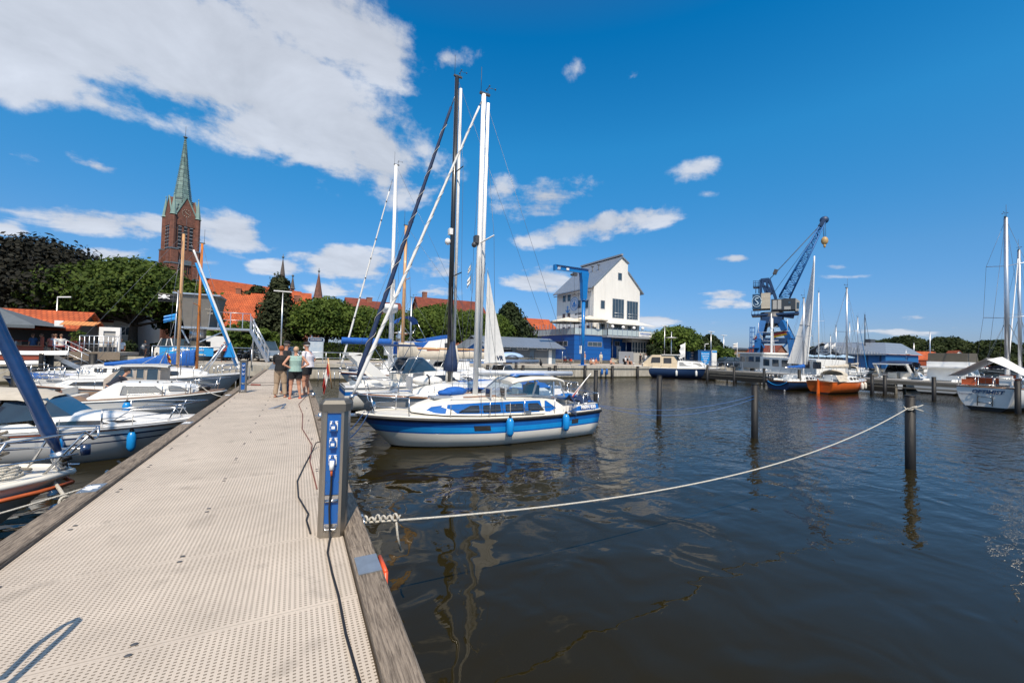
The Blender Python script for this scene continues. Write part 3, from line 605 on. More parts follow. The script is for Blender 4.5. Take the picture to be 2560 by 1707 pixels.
# ---------------------------------------------------------------- church with copper spire
COPPER = mat('green_copper', (.12, .22, .20), .5, col2=(.30, .42, .39), scale=.5, stretch=(1, 1, .5))
LEAD = mat('lead_grey', (.12, .15, .18), .5, var=.3, scale=.6)
CB = brick_mat('church_brick', (.215, .075, .05), (.15, .05, .035), (.20, .12, .09), .9, .30, .03, bump=.5)
ct = atR(447, 700, 150); az = 0.10
t = thing('church', 'tall red brick church tower with a green copper spire and a long orange tiled nave', 'church', (ct.x, ct.y, Q), .53); t.scale = (.58, .58, .8)
H0 = 27.5
b = MB(); b.box(-5.0, 5.0, -5.0, 5.0, 0, 34.5); tw = b.build('tower', CB, t)
lv = [(6.9, 17), (6.2, 22.5), (5.7, 27.5)]
b = MB()
for sx in (-1, 1):
 for sy in (-1, 1):
  for (o, zt), w in zip(((8.6, 15.5), (7.9, 19.5), (7.1, 23.5), (6.5, 27.5)), (3.4, 3.2, 3.0, 2.6)):
   x1, y1 = sx*o, sy*5.6
   b.box(min(sx*3.6, x1), max(sx*3.6, x1), min(sy*2.9, y1), max(sy*2.9, y1), 0, zt)
   x1, y1 = sx*5.6, sy*o
   b.box(min(sx*2.9, x1), max(sx*2.9, x1), min(sy*3.6, y1), max(sy*3.6, y1), 0, zt-.01)
b.build('buttress', CB, t)
b = MB()
for sx in (-1, 1):
 for sy in (-1, 1):
  for (o, zt) in ((8.6, 15.5), (7.9, 19.5), (7.1, 23.5), (6.5, 27.5)):
   for q in (0, 1):
    p0 = (sx*(o-1.2), sy*3.0) if q == 0 else (sx*3.0, sy*(o-1.2))
    hx, hy = (1.4, 2.8) if q == 0 else (2.8, 1.4)
    x0, x1 = sorted((p0[0]-sx*.1, p0[0]+sx*hx)); y0, y1 = sorted((p0[1]-sy*.1, p0[1]+sy*hy))
    b.prism([(x0, y0), (x1, y0), (x1, y1), (x0, y1)], zt, zt+.35, 'z')
b.build('buttress_cap', LEAD, t)
b = MB()
for sx in (-1, 1):
 for sy in (-1, 1):
  b.cyl((sx*4.9, sy*4.9), 1.25, 20, 37.0, 8, smooth=False)
b.build('corner_turret', CB, t)
for sx in (-1, 1):
 for sy in (-1, 1):
  b = MB(); b.tube([(sx*4.9, sy*4.9, 37), (sx*4.9, sy*4.9, 37.3), (sx*4.9, sy*4.9, 46.5)], [1.6, 1.35, .1], 8, smooth=False); b.ell((sx*4.9, sy*4.9, 46.8), .35, 8, 6); b.build('turret_spire', COPPER, t)
b = MB()     # four gables
for k in range(4):
 a = k*math.pi/2
 def rr(x, y, z): q = rotz((x, y, z), a); return q
 vs = [rr(-4.1, -5.3, 34.4), rr(4.1, -5.3, 34.4), rr(4.1, -5.3, 37.5), rr(0, -5.3, 46.3), rr(-4.1, -5.3, 37.5)]; vb = [rr(-4.1, -3, 34.4), rr(4.1, -3, 34.4), rr(4.1, -3, 37.5), rr(0, -1.2, 46.3), rr(-4.1, -3, 37.5)]
 b.add(vs+vb, [(0, 1, 2, 3, 4), (9, 8, 7, 6, 5)]+[(i, 5+i, 5+(i+1) % 5, (i+1) % 5) for i in range(5)])
b.build('gable', CB, t)
b = MB()
for k in range(4):
 a = k*math.pi/2
 for sg in (-1, 1): b.beam(rotz((sg*4.3, -5.35, 37.2), a), rotz((0, -5.35, 46.6), a), .45, .45)
b.build('gable_coping', COPPER, t)
b = MB(); rings = []
for r, z in ((4.7, 36.0), (4.1, 41.0), (2.8, 51), (1.6, 62), (.8, 70.5), (.26, 76.2)): rings.append([(r*math.cos(math.pi/8+k*math.pi/4)*1.05, r*math.sin(math.pi/8+k*math.pi/4)*1.05, z) for k in range(8)])
b.grid(rings, 0, False, True); SPB = b; SPM = ( brick_mat('copper_sheets', (.11, .19, .18), (.20, .30, .28), (.05, .08, .09), 1.6, 1.5, .08, .45))
for k in range(8):
 a = math.pi/8+k*math.pi/4
 for i in range(38):
  f = i/37; z = 40+36*f; r = np.interp(z, [36, 41, 51, 62, 70.5, 76.2], [4.7, 4.1, 2.8, 1.6, .8, .26])*1.07; b.ell((r*math.cos(a), r*math.sin(a), z), (.2, .2, .32), 5, 4)
SPB.build('spire', SPM, t)
b = MB(); b.ell((0, 0, 76.7), (.9, .9, .45)); b.cyl((0, 0), .1, 76, 82, 6); b.build('finial', LEAD, t)
for k in range(4):
 a = k*math.pi/2
 for i, x in enumerate((-2.3, 0, 2.3)):
  b = MB(); q = rotz((x, -5.06, 0), a)
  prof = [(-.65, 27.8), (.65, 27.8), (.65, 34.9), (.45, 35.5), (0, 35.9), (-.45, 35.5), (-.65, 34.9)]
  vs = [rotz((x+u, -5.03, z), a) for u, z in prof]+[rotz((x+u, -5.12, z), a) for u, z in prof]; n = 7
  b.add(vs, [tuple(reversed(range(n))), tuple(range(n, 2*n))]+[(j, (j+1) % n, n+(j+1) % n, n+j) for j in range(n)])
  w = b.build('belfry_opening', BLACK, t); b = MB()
  for j in range(7): q0 = rotz((x-.6, -5.2, 28.2+j*.98), a); q1 = rotz((x+.6, -5.2, 28.2+j*.98), a); b.beam(q0, q1, .3, .18)
  b.build('louvre', GREYP, w)
 b = MB()
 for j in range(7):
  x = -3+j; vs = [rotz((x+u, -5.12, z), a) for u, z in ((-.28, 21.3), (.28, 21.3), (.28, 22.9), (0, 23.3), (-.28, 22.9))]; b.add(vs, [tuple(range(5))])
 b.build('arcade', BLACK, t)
 b = MB(); b.prism([(-4, 23.6), (4, 23.6), (3.7, 24.9), (-3.7, 24.9)], -5.6, -5.0, 'y') if k == 0 else b.box(-.1, .1, -.1, .1, 24, 24.1); b.build('string_course', LEAD, t)
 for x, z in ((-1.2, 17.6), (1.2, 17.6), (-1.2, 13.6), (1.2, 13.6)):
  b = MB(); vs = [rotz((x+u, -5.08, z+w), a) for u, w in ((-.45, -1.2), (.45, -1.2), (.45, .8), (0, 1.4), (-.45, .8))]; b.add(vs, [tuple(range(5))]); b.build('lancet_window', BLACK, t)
b = MB()
for k in range(12):
 a = k*math.pi/6; b.beam((1.5*math.sin(a), -5.42, 38.7+1.5*math.cos(a)), (1.85*math.sin(a), -5.42, 38.7+1.85*math.cos(a)), .12, .22)
b.beam((0, -5.45, 38.7), (1.2, -5.45, 38.1), .1, .15); b.beam((0, -5.45, 38.7), (-.5, -5.45, 39.5), .1, .18); b.build('clock', BEIGECLOTH, t)
def stretch(o):
 for v in (o.data.vertices if o.data else []): z = v.co.z; v.co.z = z*1.27 if z < 37 else 47+(z-37)*.745
 for c_ in o.children: stretch(c_)
for o in t.children: stretch(o)
# nave runs behind the tower to the right
b = MB(); b.prism([(-13, 0), (13, 0), (13, 15), (0, 26.6), (-13, 15)], 0, 58, 'x')
n_ = b.build('nave_wall', CB, t); n_.location = (4, 0, 0)
b = MB(); s_ = 11.6/13
for sg in (-1, 1): b.prism([(sg*13.8, 15-.8*s_), (0, 26.7), (0, 27.1), (sg*13.8, 15.4-.8*s_)], -.4, 58.4, 'x')
r_ = b.build('nave_roof', TILE, t); r_.location = (4, 0, 0)
def far_spire(px, pyb, pyt, w, m, label, d=175):
 p0 = atR(px, pyb, d); p1 = atR(px, pyt, d); t = thing('church_spire', label, 'spire', (p0.x, p0.y, Q)); h = p1.z-p0.z
 b = MB(); b.box(-w*.5, w*.5, -w*.5, w*.5, 0, p0.z-Q); b.build('turret', CB, t)
 b = MB(); b.tube([(0, 0, p0.z-Q), (0, 0, p0.z-Q+h*.08), (0, 0, p1.z-Q)], [w*.85, w*.6, .12], 8, smooth=False); b.build('spire', m, t)
 b = MB(); b.cyl((0, 0), .12, p1.z-Q, p1.z-Q+h*.2, 5); b.ell((0, 0, p1.z-Q+h*.08), .45, 8, 5); b.build('finial', LEAD, t)
far_spire(705, 715, 648, 2.1, mat('brown_slate', (.10, .08, .07), .7, var=.3), 'slender brown spire rising behind the tall dark birch')
far_spire(731, 722, 692, 1.3, mat('brown_slate', (0, 0, 0)), 'small thin spire just right of the slender brown spire')
far_spire(795, 748, 683, 2.7, brick_mat('red_shingle', (.22, .09, .06), (.17, .07, .05), (.1, .05, .04), .8, .5, .05), 'dark red pointed spire with flared foot above the trees')
# ---------------------------------------------------------------- town houses
def house_px(label, pxl, pxr, py_e, py_r, y, depth, wallm, roofm, rd='x', wins=(), rz=0, group=None, chim=(), cat='house', name='house', zoff=0):
 a = atY(pxl, py_e, y); c = atY(pxr, py_e, y); r = atY((pxl+pxr)/2, py_r, y+(depth/2 if rd == 'x' else 0)); w = c.x-a.x; e = a.z-Q; rr = r.z-Q
 ws = [(w*fx, e*fz, ww, hh) for fx, fz, ww, hh in wins]
 return gable_house(name, label, cat, (a.x, y, Q), rz, w, depth, e, rr, wallm, roofm, ws, group, ridge_dir=rd, chim=[(w*fx, depth*fy, rr+cz, s) for fx, fy, cz, s in chim])
wz = [(x, z, 1.0, 1.2) for x in (.15, .38, .62, .85) for z in (.35, .78)]
house_px('white house with dark red roof half hidden behind the round tree on the left', 112, 285, 795, 740, 66, 9, PLASTER2, TILE2, wins=[(x, .72, 1.0, 1.2) for x in (.2, .45, .7, .93)]+[(.3, .3, 1.6, 1.4)])
house_px('grey rendered house wing behind the blue containers on the left', 285, 345, 800, 770, 64, 9, PLASTER3, SLATE, wins=[(.5, .7, 1.0, 1.1)])
a = atY(574, 765, 72)
house_px('white gabled house with steep orange roof and a skylight behind the stairs', 545, 655, 812, 733, 70, 12, PLASTER, TILE, 'x', wins=[(.12, .35, 1.0, 1.3), (.5, .55, 1.6, 1.5), (.5, .2, 1.2, 1.2), (.8, .55, 1.4, 1.5)], chim=[(.3, .5, .6, .7)])
house_px('white house with a curved dormer right of the steep orange roof', 600, 690, 800, 768, 66, 6, PLASTER, TILE, wins=[(.25, .6, 1.6, 1.6), (.62, .6, 1.2, 1.4), (.3, .2, 1.6, 1.3), (.8, .25, 1, 1)])
house_px('brick house behind the grey observation cabin with small white windows', 450, 545, 850, 815, 62, 7, OBRICK, TILE2, wins=[(.2, .45, 1.1, 1.1), (.8, .5, 1.1, 1.1)])
house_px('bright orange roofed house with a brick chimney between the birch and the round lime trees', 715, 775, 765, 733, 95, 10, BRICK, TILE, chim=[(.45, .2, -1, 1.2)])
house_px('red roofed house left of the radar mast with a grey chimney', 872, 930, 765, 748, 84, 9, OBRICK, TILE2)
house_px('long red roofed house with dark chimney right behind the radar mast', 905, 1010, 786, 757, 80, 10, OBRICK, TILE2, chim=[(.25, .5, .7, 1.0)])
house_px('large house with orange brown roof above the lime trees, dark chimney', 1058, 1225, 800, 752, 82, 12, OBRICK, TILE2, chim=[(.12, .5, 1.2, .9)])
house_px('orange roofed house just left of the white warehouse', 1290, 1345, 818, 797, 96, 9, PLASTER2, TILE)
house_px('second orange roofed house peeping out beside the white warehouse', 1338, 1392, 822, 800, 90, 9, PLASTER2, TILE)
house_px('orange brick wall of a house behind the lime trees and boats', 900, 1010, 850, 838, 66, 6, OBRICK, TILE2, wins=[(.7, .5, .9, 1.2)])
house_px('orange brick house wing with white window behind the flybridge boat', 1030, 1130, 848, 830, 66, 6, OBRICK, TILE2, wins=[(.4, .4, .7, 1.5)])
# right of the warehouse
house_px('white house with dark brown roof between the warehouse and the green tree', 1618, 1705, 878, 850, 78, 8, PLASTER, TILE2, wins=[(.3, .4, 1, 1.2), (.6, .4, 1, 1.2)])
house_px('cream two storey house with hipped roof behind the blue containers', 1700, 1748, 860, 842, 84, 9, PLASTER2, TILE, wins=[(.45, .35, 1.1, 1.5), (.9, .6, 1.0, 1.6), (.45, .75, 1.1, 1.5)], chim=[(.5, .5, .6, 1.1)])
house_px('small grey gabled house between the cream house and the dark tree', 1752, 1784, 880, 866, 86, 8, PLASTER3, SLATE, 'y', wins=[(.5, .6, 1, 1)])
house_px('orange end of the flat roofed terrace row', 1808, 1828, 872, 869, 98, 10, mat('orange_render', (.55, .26, .11), .8), SLATE, wins=[(.5, .5, 1.4, 1)])
for i in range(5):
 x0 = 1828+26*i
 house_px(['brown brick row house beside the orange one', 'second brown brick row house left of the portal crane', 'brown brick row house just left of the blue crane leg', 'brown brick row house behind the blue crane leg', 'last brown brick row house seen under the crane'][i], x0, x0+25.5, 874+i*.6, 871+i*.6, 98, 10, BRICK2, SLATE, wins=[(.5, .5, 2, 1.6)], group='row of brown brick terrace houses')
house_px('white gabled cottage seen through the legs of the portal crane', 1912, 1932, 890, 874, 90, 8, PLASTER, TILE2, 'y', wins=[(.5, .7, 1, 1)])
house_px('red brick gabled house with white windows seen under the crane', 1930, 1975, 892, 864, 86, 10, BRICK, TILE2, 'y', wins=[(.35, .55, 1.1, 1.1), (.65, .55, 1.1, 1.1)])
# far shore cottages
def far_house(label, px, py, w, d, e, r, wallm, roofm, R_, rd='x', rz=-.9, wins=()):
 p = atR(px, py, R_); o = gable_house('cottage', label, 'house', (p.x, p.y, 1.2), rz, w, d, e, r, wallm, roofm, wins, 'cottages on the far shore', ridge_dir=rd); o.scale = (.62, .62, .62)
PINK = mat('pink_render', (.52, .36, .30), .8)
far_house('pink cottage with orange gable at the left end of the far shore', 2205, 915, 9, 9, 4.5, 8.5, PINK, TILE, 175, 'y')
far_house('long orange roofed cottage on the far shore', 2232, 915, 17, 8, 4.2, 8.2, TILE, TILE, 178)
far_house('cottage with dull red roof and white window on the far shore', 2275, 915, 11, 8, 4.4, 8.2, BRICK, TILE2, 180, wins=[(3, 3, 2, 1.6)])
far_house('low black roofed cottage on the far shore', 2305, 915, 15, 8, 3.2, 6.4, PLASTER, SLATE, 190)
far_house('black roofed white cottage in the middle of the far shore', 2342, 915, 12, 8, 3.2, 6.8, PLASTER, SLATE, 190)
far_house('white gabled cottage with orange porch roof on the far shore', 2368, 915, 9, 9, 3.5, 9.0, PLASTER, TILE, 185, 'y', wins=[(4.5, 5.2, 1.3, 1.4), (4.5, 2, 3.4, 1.5)])
far_house('orange roofed house high among the dark trees', 2418, 884, 10, 8, 4, 8, TILE, TILE, 225)
# ---------------------------------------------------------------- portal crane
PCB = mat('faded_crane_blue', (.010, .045, .13), .5, var=.35, scale=1.2); PCL = mat('bright_crane_blue', (.012, .12, .36), .5, var=.2, scale=1)
RC = 92.0
def pc(px, py, dr=0): return atR(px, py, RC+dr)
c0 = pc(1938, 905); ang = math.atan2(c0.x, c0.y)   # heading of the crane from the jetty
t = thing('portal_crane', 'large blue dockside crane on a four legged portal with lattice jib', 'crane', (c0.x, c0.y, Q), -ang)
K = RC/F      # metres per photograph pixel at that distance
def lx(px): return (px-1938)*K
def lz(px, py): return (pc(px, py).z-Q)
def cp(px, py, y=0): return (lx(px)*1.0/math.cos(.58)*.86, y, lz(px, py))
KX = (Vector(pc(2038, 800))-Vector(pc(1938, 800))).length/100
def cp(px, py, y=0):
 v = pc(px, py); v = Vector((v.x-c0.x, v.y-c0.y, v.z-Q)); q = rotz((v.x, v.y, v.z), ang); return (q[0], y, q[2])
for y in (-2.6, 2.6):
 for pts in ([(1908, 805), (1897, 850), (1890, 905)], [(1952, 805), (1975, 850), (1982, 905)]):
  b = MB()
  for p, q in zip(pts, pts[1:]):
   a_, c_ = cp(p[0]+(6 if y > 0 else 0), p[1], y*.7 if p[1] < 820 else y), cp(q[0]+(6 if y > 0 else 0), q[1], y); b.beam(a_, c_, 1.0, 1.0)
  b.build('portal_leg', PCL if y < 0 else PCB, t)
 b = MB(); b.beam(cp(1895, 852, y), cp(1978, 852, y), .7, .9); b.beam(cp(1900, 835, y), cp(1975, 835, y), .25, .25); b.build('portal_beam', PCB, t)
b = MB(); b.beam(cp(1905, 802, 0), cp(1955, 802, 0), 4.6, 1.2); b.beam(cp(1925, 805, 0), cp(1938, 850, 0), .5, .5); b.build('portal_head', PCB, t)
b = MB()
for (p, q) in (((1897, 850), (1912, 870)), ((1975, 850), (1958, 868)), ((1962, 905), (1980, 880))): b.beam(cp(*p, -2.7), cp(*q, -2.7), .3, .3)
b.beam(cp(1893, 898, -2.6), cp(1893, 898, 2.6), .6, .6); b.beam(cp(1981, 898, -2.6), cp(1981, 898, 2.6), .6, .6); b.build('brace', PCL, t)
b = MB(); p = cp(1930, 797); b.cyl((p[0], 0), 1.9, p[2]-1.5, p[2]+1.2, 20); b.build('slewing_ring', DGREY, t)
b = MB(); b.beam(cp(1880, 790), cp(1997, 784), 3.6, .35); b.beam(cp(1955, 788), cp(1985, 792), 2.2, .5); b.build('platform', PCB, t)
b = MB(); a_, c_ = cp(1882, 775), cp(1903, 738); b.box(a_[0], c_[0], -1.9, 1.9, a_[2], c_[2]); h1 = b.build('machine_house', mat('crane_panel_blue', (.02, .07, .15), .5), t)
b = MB(); a2, c2 = cp(1903.5, 774), cp(1926, 735); b.box(a2[0], c2[0], -1.9, 1.9, a2[2], c2[2]); b.build('counterweight', mat('pale_concrete_blocks', (.50, .45, .37), .8, var=.15, scale=.8, stretch=(.1, .1, 3)), t)
b = MB(); mx_, mz = (a_[0]+c_[0])/2, (a_[2]+c_[2])/2
P_ = [(mx_+.75*math.cos(k*math.pi/12), -1.93, mz+1.05*math.sin(k*math.pi/12)) for k in range(25)]; b.tube(P_, .07, 5)
b.tube([(mx_+.3, -1.93, mz+.62), (mx_-.1, -1.93, mz+.6), (mx_-.28, -1.93, mz+.35), (mx_, -1.93, mz), (mx_+.28, -1.93, mz-.35), (mx_+.1, -1.93, mz-.62), (mx_-.3, -1.93, mz-.6)], .12, 6); b.build('emblem', mat('pale_blue_paint', (.45, .6, .72), .5), h1)
b = MB(); a3, c3 = cp(1928, 778), cp(1988, 748); b.box(a3[0], c3[0], -1.7, 1.7, a3[2], c3[2]); mh = b.build('cab_house', mat('crane_dark_panel', (.035, .045, .06), .5), t)
for (p0, p1, m_) in (((1932, 775), (1942, 753), PLASTER3), ((1944, 775), (1953, 752), PLASTER3), ((1960, 776), (1976, 768), PLASTER3)):
 q0, q1 = cp(*p0), cp(*p1); b = MB(); b.box(q0[0], q1[0], -1.74, -1.70, q0[2], q1[2]); b.build('panel', m_, mh)
b = MB(); q0, q1 = cp(1970, 762), cp(1976, 756); b.box(q0[0], q1[0], -1.74, -1.7, q0[2], q1[2]); b.build('window', GLASS, mh)
q0, q1, q2, q3 = cp(1988, 779), cp(1988, 748), cp(1999, 755), cp(1996, 779); b = MB(); b.prism([(q0[0], q0[2]), (q3[0], q3[2]), (q2[0], q2[2]), (q1[0], q1[2])], -1.5, 1.5, 'y'); cb_ = b.build('driver_cab', PLASTER3, t)
b = MB(); v0, v1 = cp(1991, 773), cp(1997, 758); b.box(v0[0], v1[0], -1.54, -1.5, v0[2], v1[2]); b.build('window', GLASS, cb_)
b = MB()
for (p, q) in (((1902, 735), (1902, 702)), ((1902, 702), (1923, 700)), ((1923, 700), (1940, 748)), ((1904, 703), (1916, 734)), ((1918, 702), (1918, 735)), ((1910, 718), (1932, 726)), ((1916, 735), (1936, 730))):
 for y in (-1.2, 1.2): b.beam(cp(*p, y), cp(*q, y), .42, .42)
b.build('a_frame', PCB, t)
b = MB()
for z in (704, 710, 717): b.tube([cp(1884, z, -1), cp(1902, z, -1)], .04, 4); b.tube([cp(1884, z, 1), cp(1902, z, 1)], .04, 4)
for x in (1884, 1889, 1896): b.tube([cp(x, 718, -1), cp(x, 704, -1)], .04, 4)
b.beam(cp(1883, 719), cp(1903, 719), 2.2, .12); b.tube([cp(1890, 735, -1), cp(1890, 719, -1)], .06, 4); b.tube([cp(1897, 735, -1), cp(1897, 719, -1)], .06, 4)
for x in (1880, 1888, 1896): b.tube([cp(x, 791, -1.9), cp(x, 780, -1.9)], .04, 4)
b.tube([cp(1880, 780, -1.9), cp(1905, 779, -1.9)], .04, 4); b.build('railing', PCB, t)
# lattice jib
b = MB(); f0, f1 = Vector(cp(1948, 742)), Vector(cp(1974, 745)); e0, e1 = Vector(cp(2056, 553)), Vector(cp(2063, 555)); n = 16
def jp(f, s, y): A = (f0.lerp(e0, f) if s == 0 else f1.lerp(e1, f)); return Vector((A.x, y*(1.25-1.0*f), A.z))
for s in (0, 1):
 for y in (-1, 1): b.tube([jp(0, s, y), jp(1, s, y)], .13, 5)
for i in range(n):
 g0, g1 = i/n, (i+1)/n
 for y in (-1, 1): b.tube([jp(g0, i % 2, y), jp(g1, (i+1) % 2, y)], .065, 4); b.tube([jp(g0, 0, y), jp(g0, 1, y)], .06, 4)
 for s in (0, 1): b.tube([jp(g0, s, -1 if i % 2 else 1), jp(g1, s, 1 if i % 2 else -1)], .06, 4)
b.build('lattice_jib', PCL, t)
b = MB(); b.ell(tuple(cp(2061, 549)), (.7, .5, .7)); b.beam(cp(2050, 565), cp(2061, 549), 1.0, .6); b.build('jib_head', PCB, t)
b = MB()
for y in (-.4, .4): b.tube([cp(1922, 700, y), cp(1940, 681, y), cp(2053, 560, y)], .035, 4)
b.tube([cp(1936, 730), cp(2052, 566)], .035, 4); b.beam(cp(1934, 679), cp(1943, 681), .9, .9)
for x in (2058, 2060, 2064): b.tube([cp(x, 552), cp(x+1, 596)], .03, 4)
b.build('hoist_rope', DGREY, t)
b = MB(); p = cp(2062, 601); b.ell(p, (.55, .35, .75)); b.ell((p[0], 0, p[2]-.9), (.2, .2, .4)); b.build('hook_block', mat('yellow_hook', (.50, .33, .14), .5, var=.3), t)
b = MB(); 
for x in (1877.5, 1882, 1889): b.tube([cp(x, 820, -4), cp(x-.6, 905, -4)], .06, 4); b.tube([cp(x, 820, -3.2), cp(x-.6, 905, -3.2)], .06, 4)
for z in (822, 833, 845, 858, 872): b.tube([cp(1877, z, -4), cp(1889, z, -4)], .05, 4); b.tube([cp(1877, z, -3.2), cp(1889, z, -3.2)], .05, 4)
b.beam(cp(1874, 870, -3.6), cp(1900, 870, -3.6), 1.2, .2); b.beam(cp(1885, 850, -3.6), cp(1900, 852, -2.6), .3, .3); b.build('ladder_cage', PCL, t)
# ---------------------------------------------------------------- restaurant hall
p = atR(2025, 915, 118); p2 = atR(2214, 916, 112)
dv = Vector((p2.x-p.x, p2.y-p.y)); rz = math.atan2(dv.y, dv.x); Lw = dv.length
t = thing('restaurant_hall', 'long blue waterside hall with pale metal roof, open dark gable and round white sign', 'building', (p.x, p.y, Q), rz)
b = MB(); b.box(Lw*.45, Lw, 0, 14, 0, 2.9); b.build('wall', wave_mat('bright_blue_hall', (.02, .14, .38), 2.2, 0, .5, 0, .4, .1, .3), t)
b = MB(); b.prism([(0, 2.7), (Lw*.45, 2.7), (Lw*.225, 5.2)], -.5, .3, 'y'); gb_ = b.build('gable_end', mat('dark_gable_boards', (.02, .035, .055), .6), t)
b = MB(); 
for i in range(7): b.box(Lw*.45*i/6-.1, Lw*.45*i/6+.1, -.3, .1, 0, 2.7)
b.box(0, Lw*.45, 2, 2.2, 0, 2.8); b.build('open_front', DGREY, t)
b = MB(); b.prism([(-1.2, 2.35), (Lw*.225, 5.25), (Lw*.225, 5.5), (-1.2, 2.6)], -1.2, 13, 'y'); b.prism([(Lw*.225, 5.25), (Lw*.47, 2.75), (Lw*.47, 3.0), (Lw*.225, 5.5)], -1.2, 0.4, 'y')
b.add([(Lw*.225, .4, 5.5), (Lw*.85, 5, 5.45), (Lw*1.03, -.8, 2.95), (Lw*.45, -.8, 2.95), (Lw*.85, 12, 5.45), (Lw*1.03, 15, 2.95), (Lw*.225, 13, 5.5)], [(0, 3, 2, 1), (1, 2, 5, 4), (0, 1, 4, 6)])
b.box(Lw*.45, Lw*1.03, -.85, -.8, 2.7, 2.95); b.build('roof', ZINC, t)
b = MB(); b.tube([(Lw*.225, -.62, 3.7), (Lw*.225, -.52, 3.7)], 1.0, 24, smooth=False); sg = b.build('sign', WMETAL, t); sg.scale = (1.6, 1, 1); sg.location = (-Lw*.225*.6, 0, 0)
text('lettering', 'SCHLEI', .7, NAVY, t, (Lw*.225, -.66, 3.95), (R(90), 0, 0), bold=.02); text('lettering', 'am Hafen', .5, NAVY, t, (Lw*.225, -.66, 3.3), (R(90), 0, 0), bold=.02)
b = MB(); b.box(Lw*.62, Lw*.70, 4, 6, 5.3, 6.2); b.build('roof_vent', DGREY, t)
lbl = ['leftmost pale blue parasol before the restaurant hall', 'second pale blue parasol from the left at the restaurant hall', 'middle pale blue parasol at the restaurant hall', 'fourth pale blue parasol from the left at the restaurant hall', 'rightmost pale blue parasol beside the blue hall wall']
PB = mat('pale_blue_canvas', (.35, .50, .65), .8, var=.08)
for i in range(5):
 v = atR(1992+29*i, 905, 106); parasol('parasol', lbl[i], (v.x, v.y, Q), 1.9, 2.6, PB, 'pale blue parasols at the restaurant', .45)
# ---------------------------------------------------------------- containers
def container(label, px0, py_base, R_, L_, rz, m, door=None, H=2.6):
 R_ = R_*1.22 if px0 > 1000 else R_; L_ *= 1.22 if px0 > 1000 else 1
 p = atR(px0, py_base, R_); t = thing('shipping_container', label, 'container', (p.x, p.y, Q), rz, 'blue shipping containers')
 b = MB(); n = int(L_/.28); 
 for s, y in ((-1, 0), (1, 2.4)):
  pts = []
  for i in range(n+1):
   x = L_*i/n; o = .04 if i % 2 else 0; pts.append((x, y-s*o*-1*0+(o if s < 0 else -o)))
  rows = [[(x, yy, 0.1) for x, yy in pts], [(x, yy, H-.1) for x, yy in pts]]; b.grid(rows if s < 0 else rows[::-1], 0, False)
 b.box(0, L_, .06, 2.34, H-.12, H-.05); b.box(0, .06, .05, 2.35, .1, H-.1); b.box(L_-.06, L_, .05, 2.35, .1, H-.1); b.build('body', m, t)
 b = MB()
 for x in (-.02, L_-.1):
  for y in (-.02, 2.3): b.box(x, x+.12, y, y+.12, 0, H)
 for z in (0, H-.12):
  for y in (-.01, 2.3): b.box(.1, L_-.1, y, y+.11, z, z+.12)
  for x in (-.01, L_-.11): b.box(x, x+.12, .1, 2.3, z, z+.12)
 b.build('frame', m, t); return t
CBL = wave_mat('container_blue', (.015, .08, .24), .28, 0, .5, 0, .3, .25, .8); CBL2 = mat('container_bright_blue', (.012, .12, .38), .45, var=.2)
container('long dark blue ribbed shipping container right of the warehouse', 1636, 911, 66, 7.2, -.58, CBL)
t = container('blue shipping container with white lettering in the middle of the container row', 1718, 912, 63, 1.9, -.58, CBL2)
t2 = container('blue shipping container with a lit blue notice board', 1745, 914, 61, 2.2, -.62, CBL)
b = MB(); b.box(.45, 1.75, -.12, -.05, .25, 2.3); nb = b.build('notice_board', LBLUE, t2)
for i, s in enumerate(('Bootsverleih', 'Segelschule', 'Touristik', 'Kajak', 'SUP')): text('lettering', s, .26, WMETAL, nb, (1.1, -.13, 2.0-.37*i), (R(90), 0, 0), bold=.004, sx=.9)
for i in range(4):
 text('lettering', ['FEEL', 'SEA', 'WIND', 'SUN'][i], .42, WMETAL, t, (.95, -.06, 2.15-.52*i), (R(90), 0, 0), bold=.01)
p = atY(195, 870, 50)
container('bright blue shipping container with closed doors on the left quay', 143, 880, 57, 3.3, -.02, CBL2)
t = container('dark blue container with a notice board beside the bright one on the left quay', 195, 880, 56, 2.2, -.02, CBL)
b = MB(); b.box(.2, 1.5, -.1, -.04, .5, 2.3); b.build('notice_board', NAVY, t)
for i in range(3): text('lettering', ['GASTSPIELE', 'AN DER', 'SCHLEI'][i], .2, WMETAL, t, (.85, -.11, 2.0-.25*i), (R(90), 0, 0))
b = MB(); b.box(.25, 1.4, -.12, -.05, 0, 1.1); b.build('white_door', WMETAL, t)
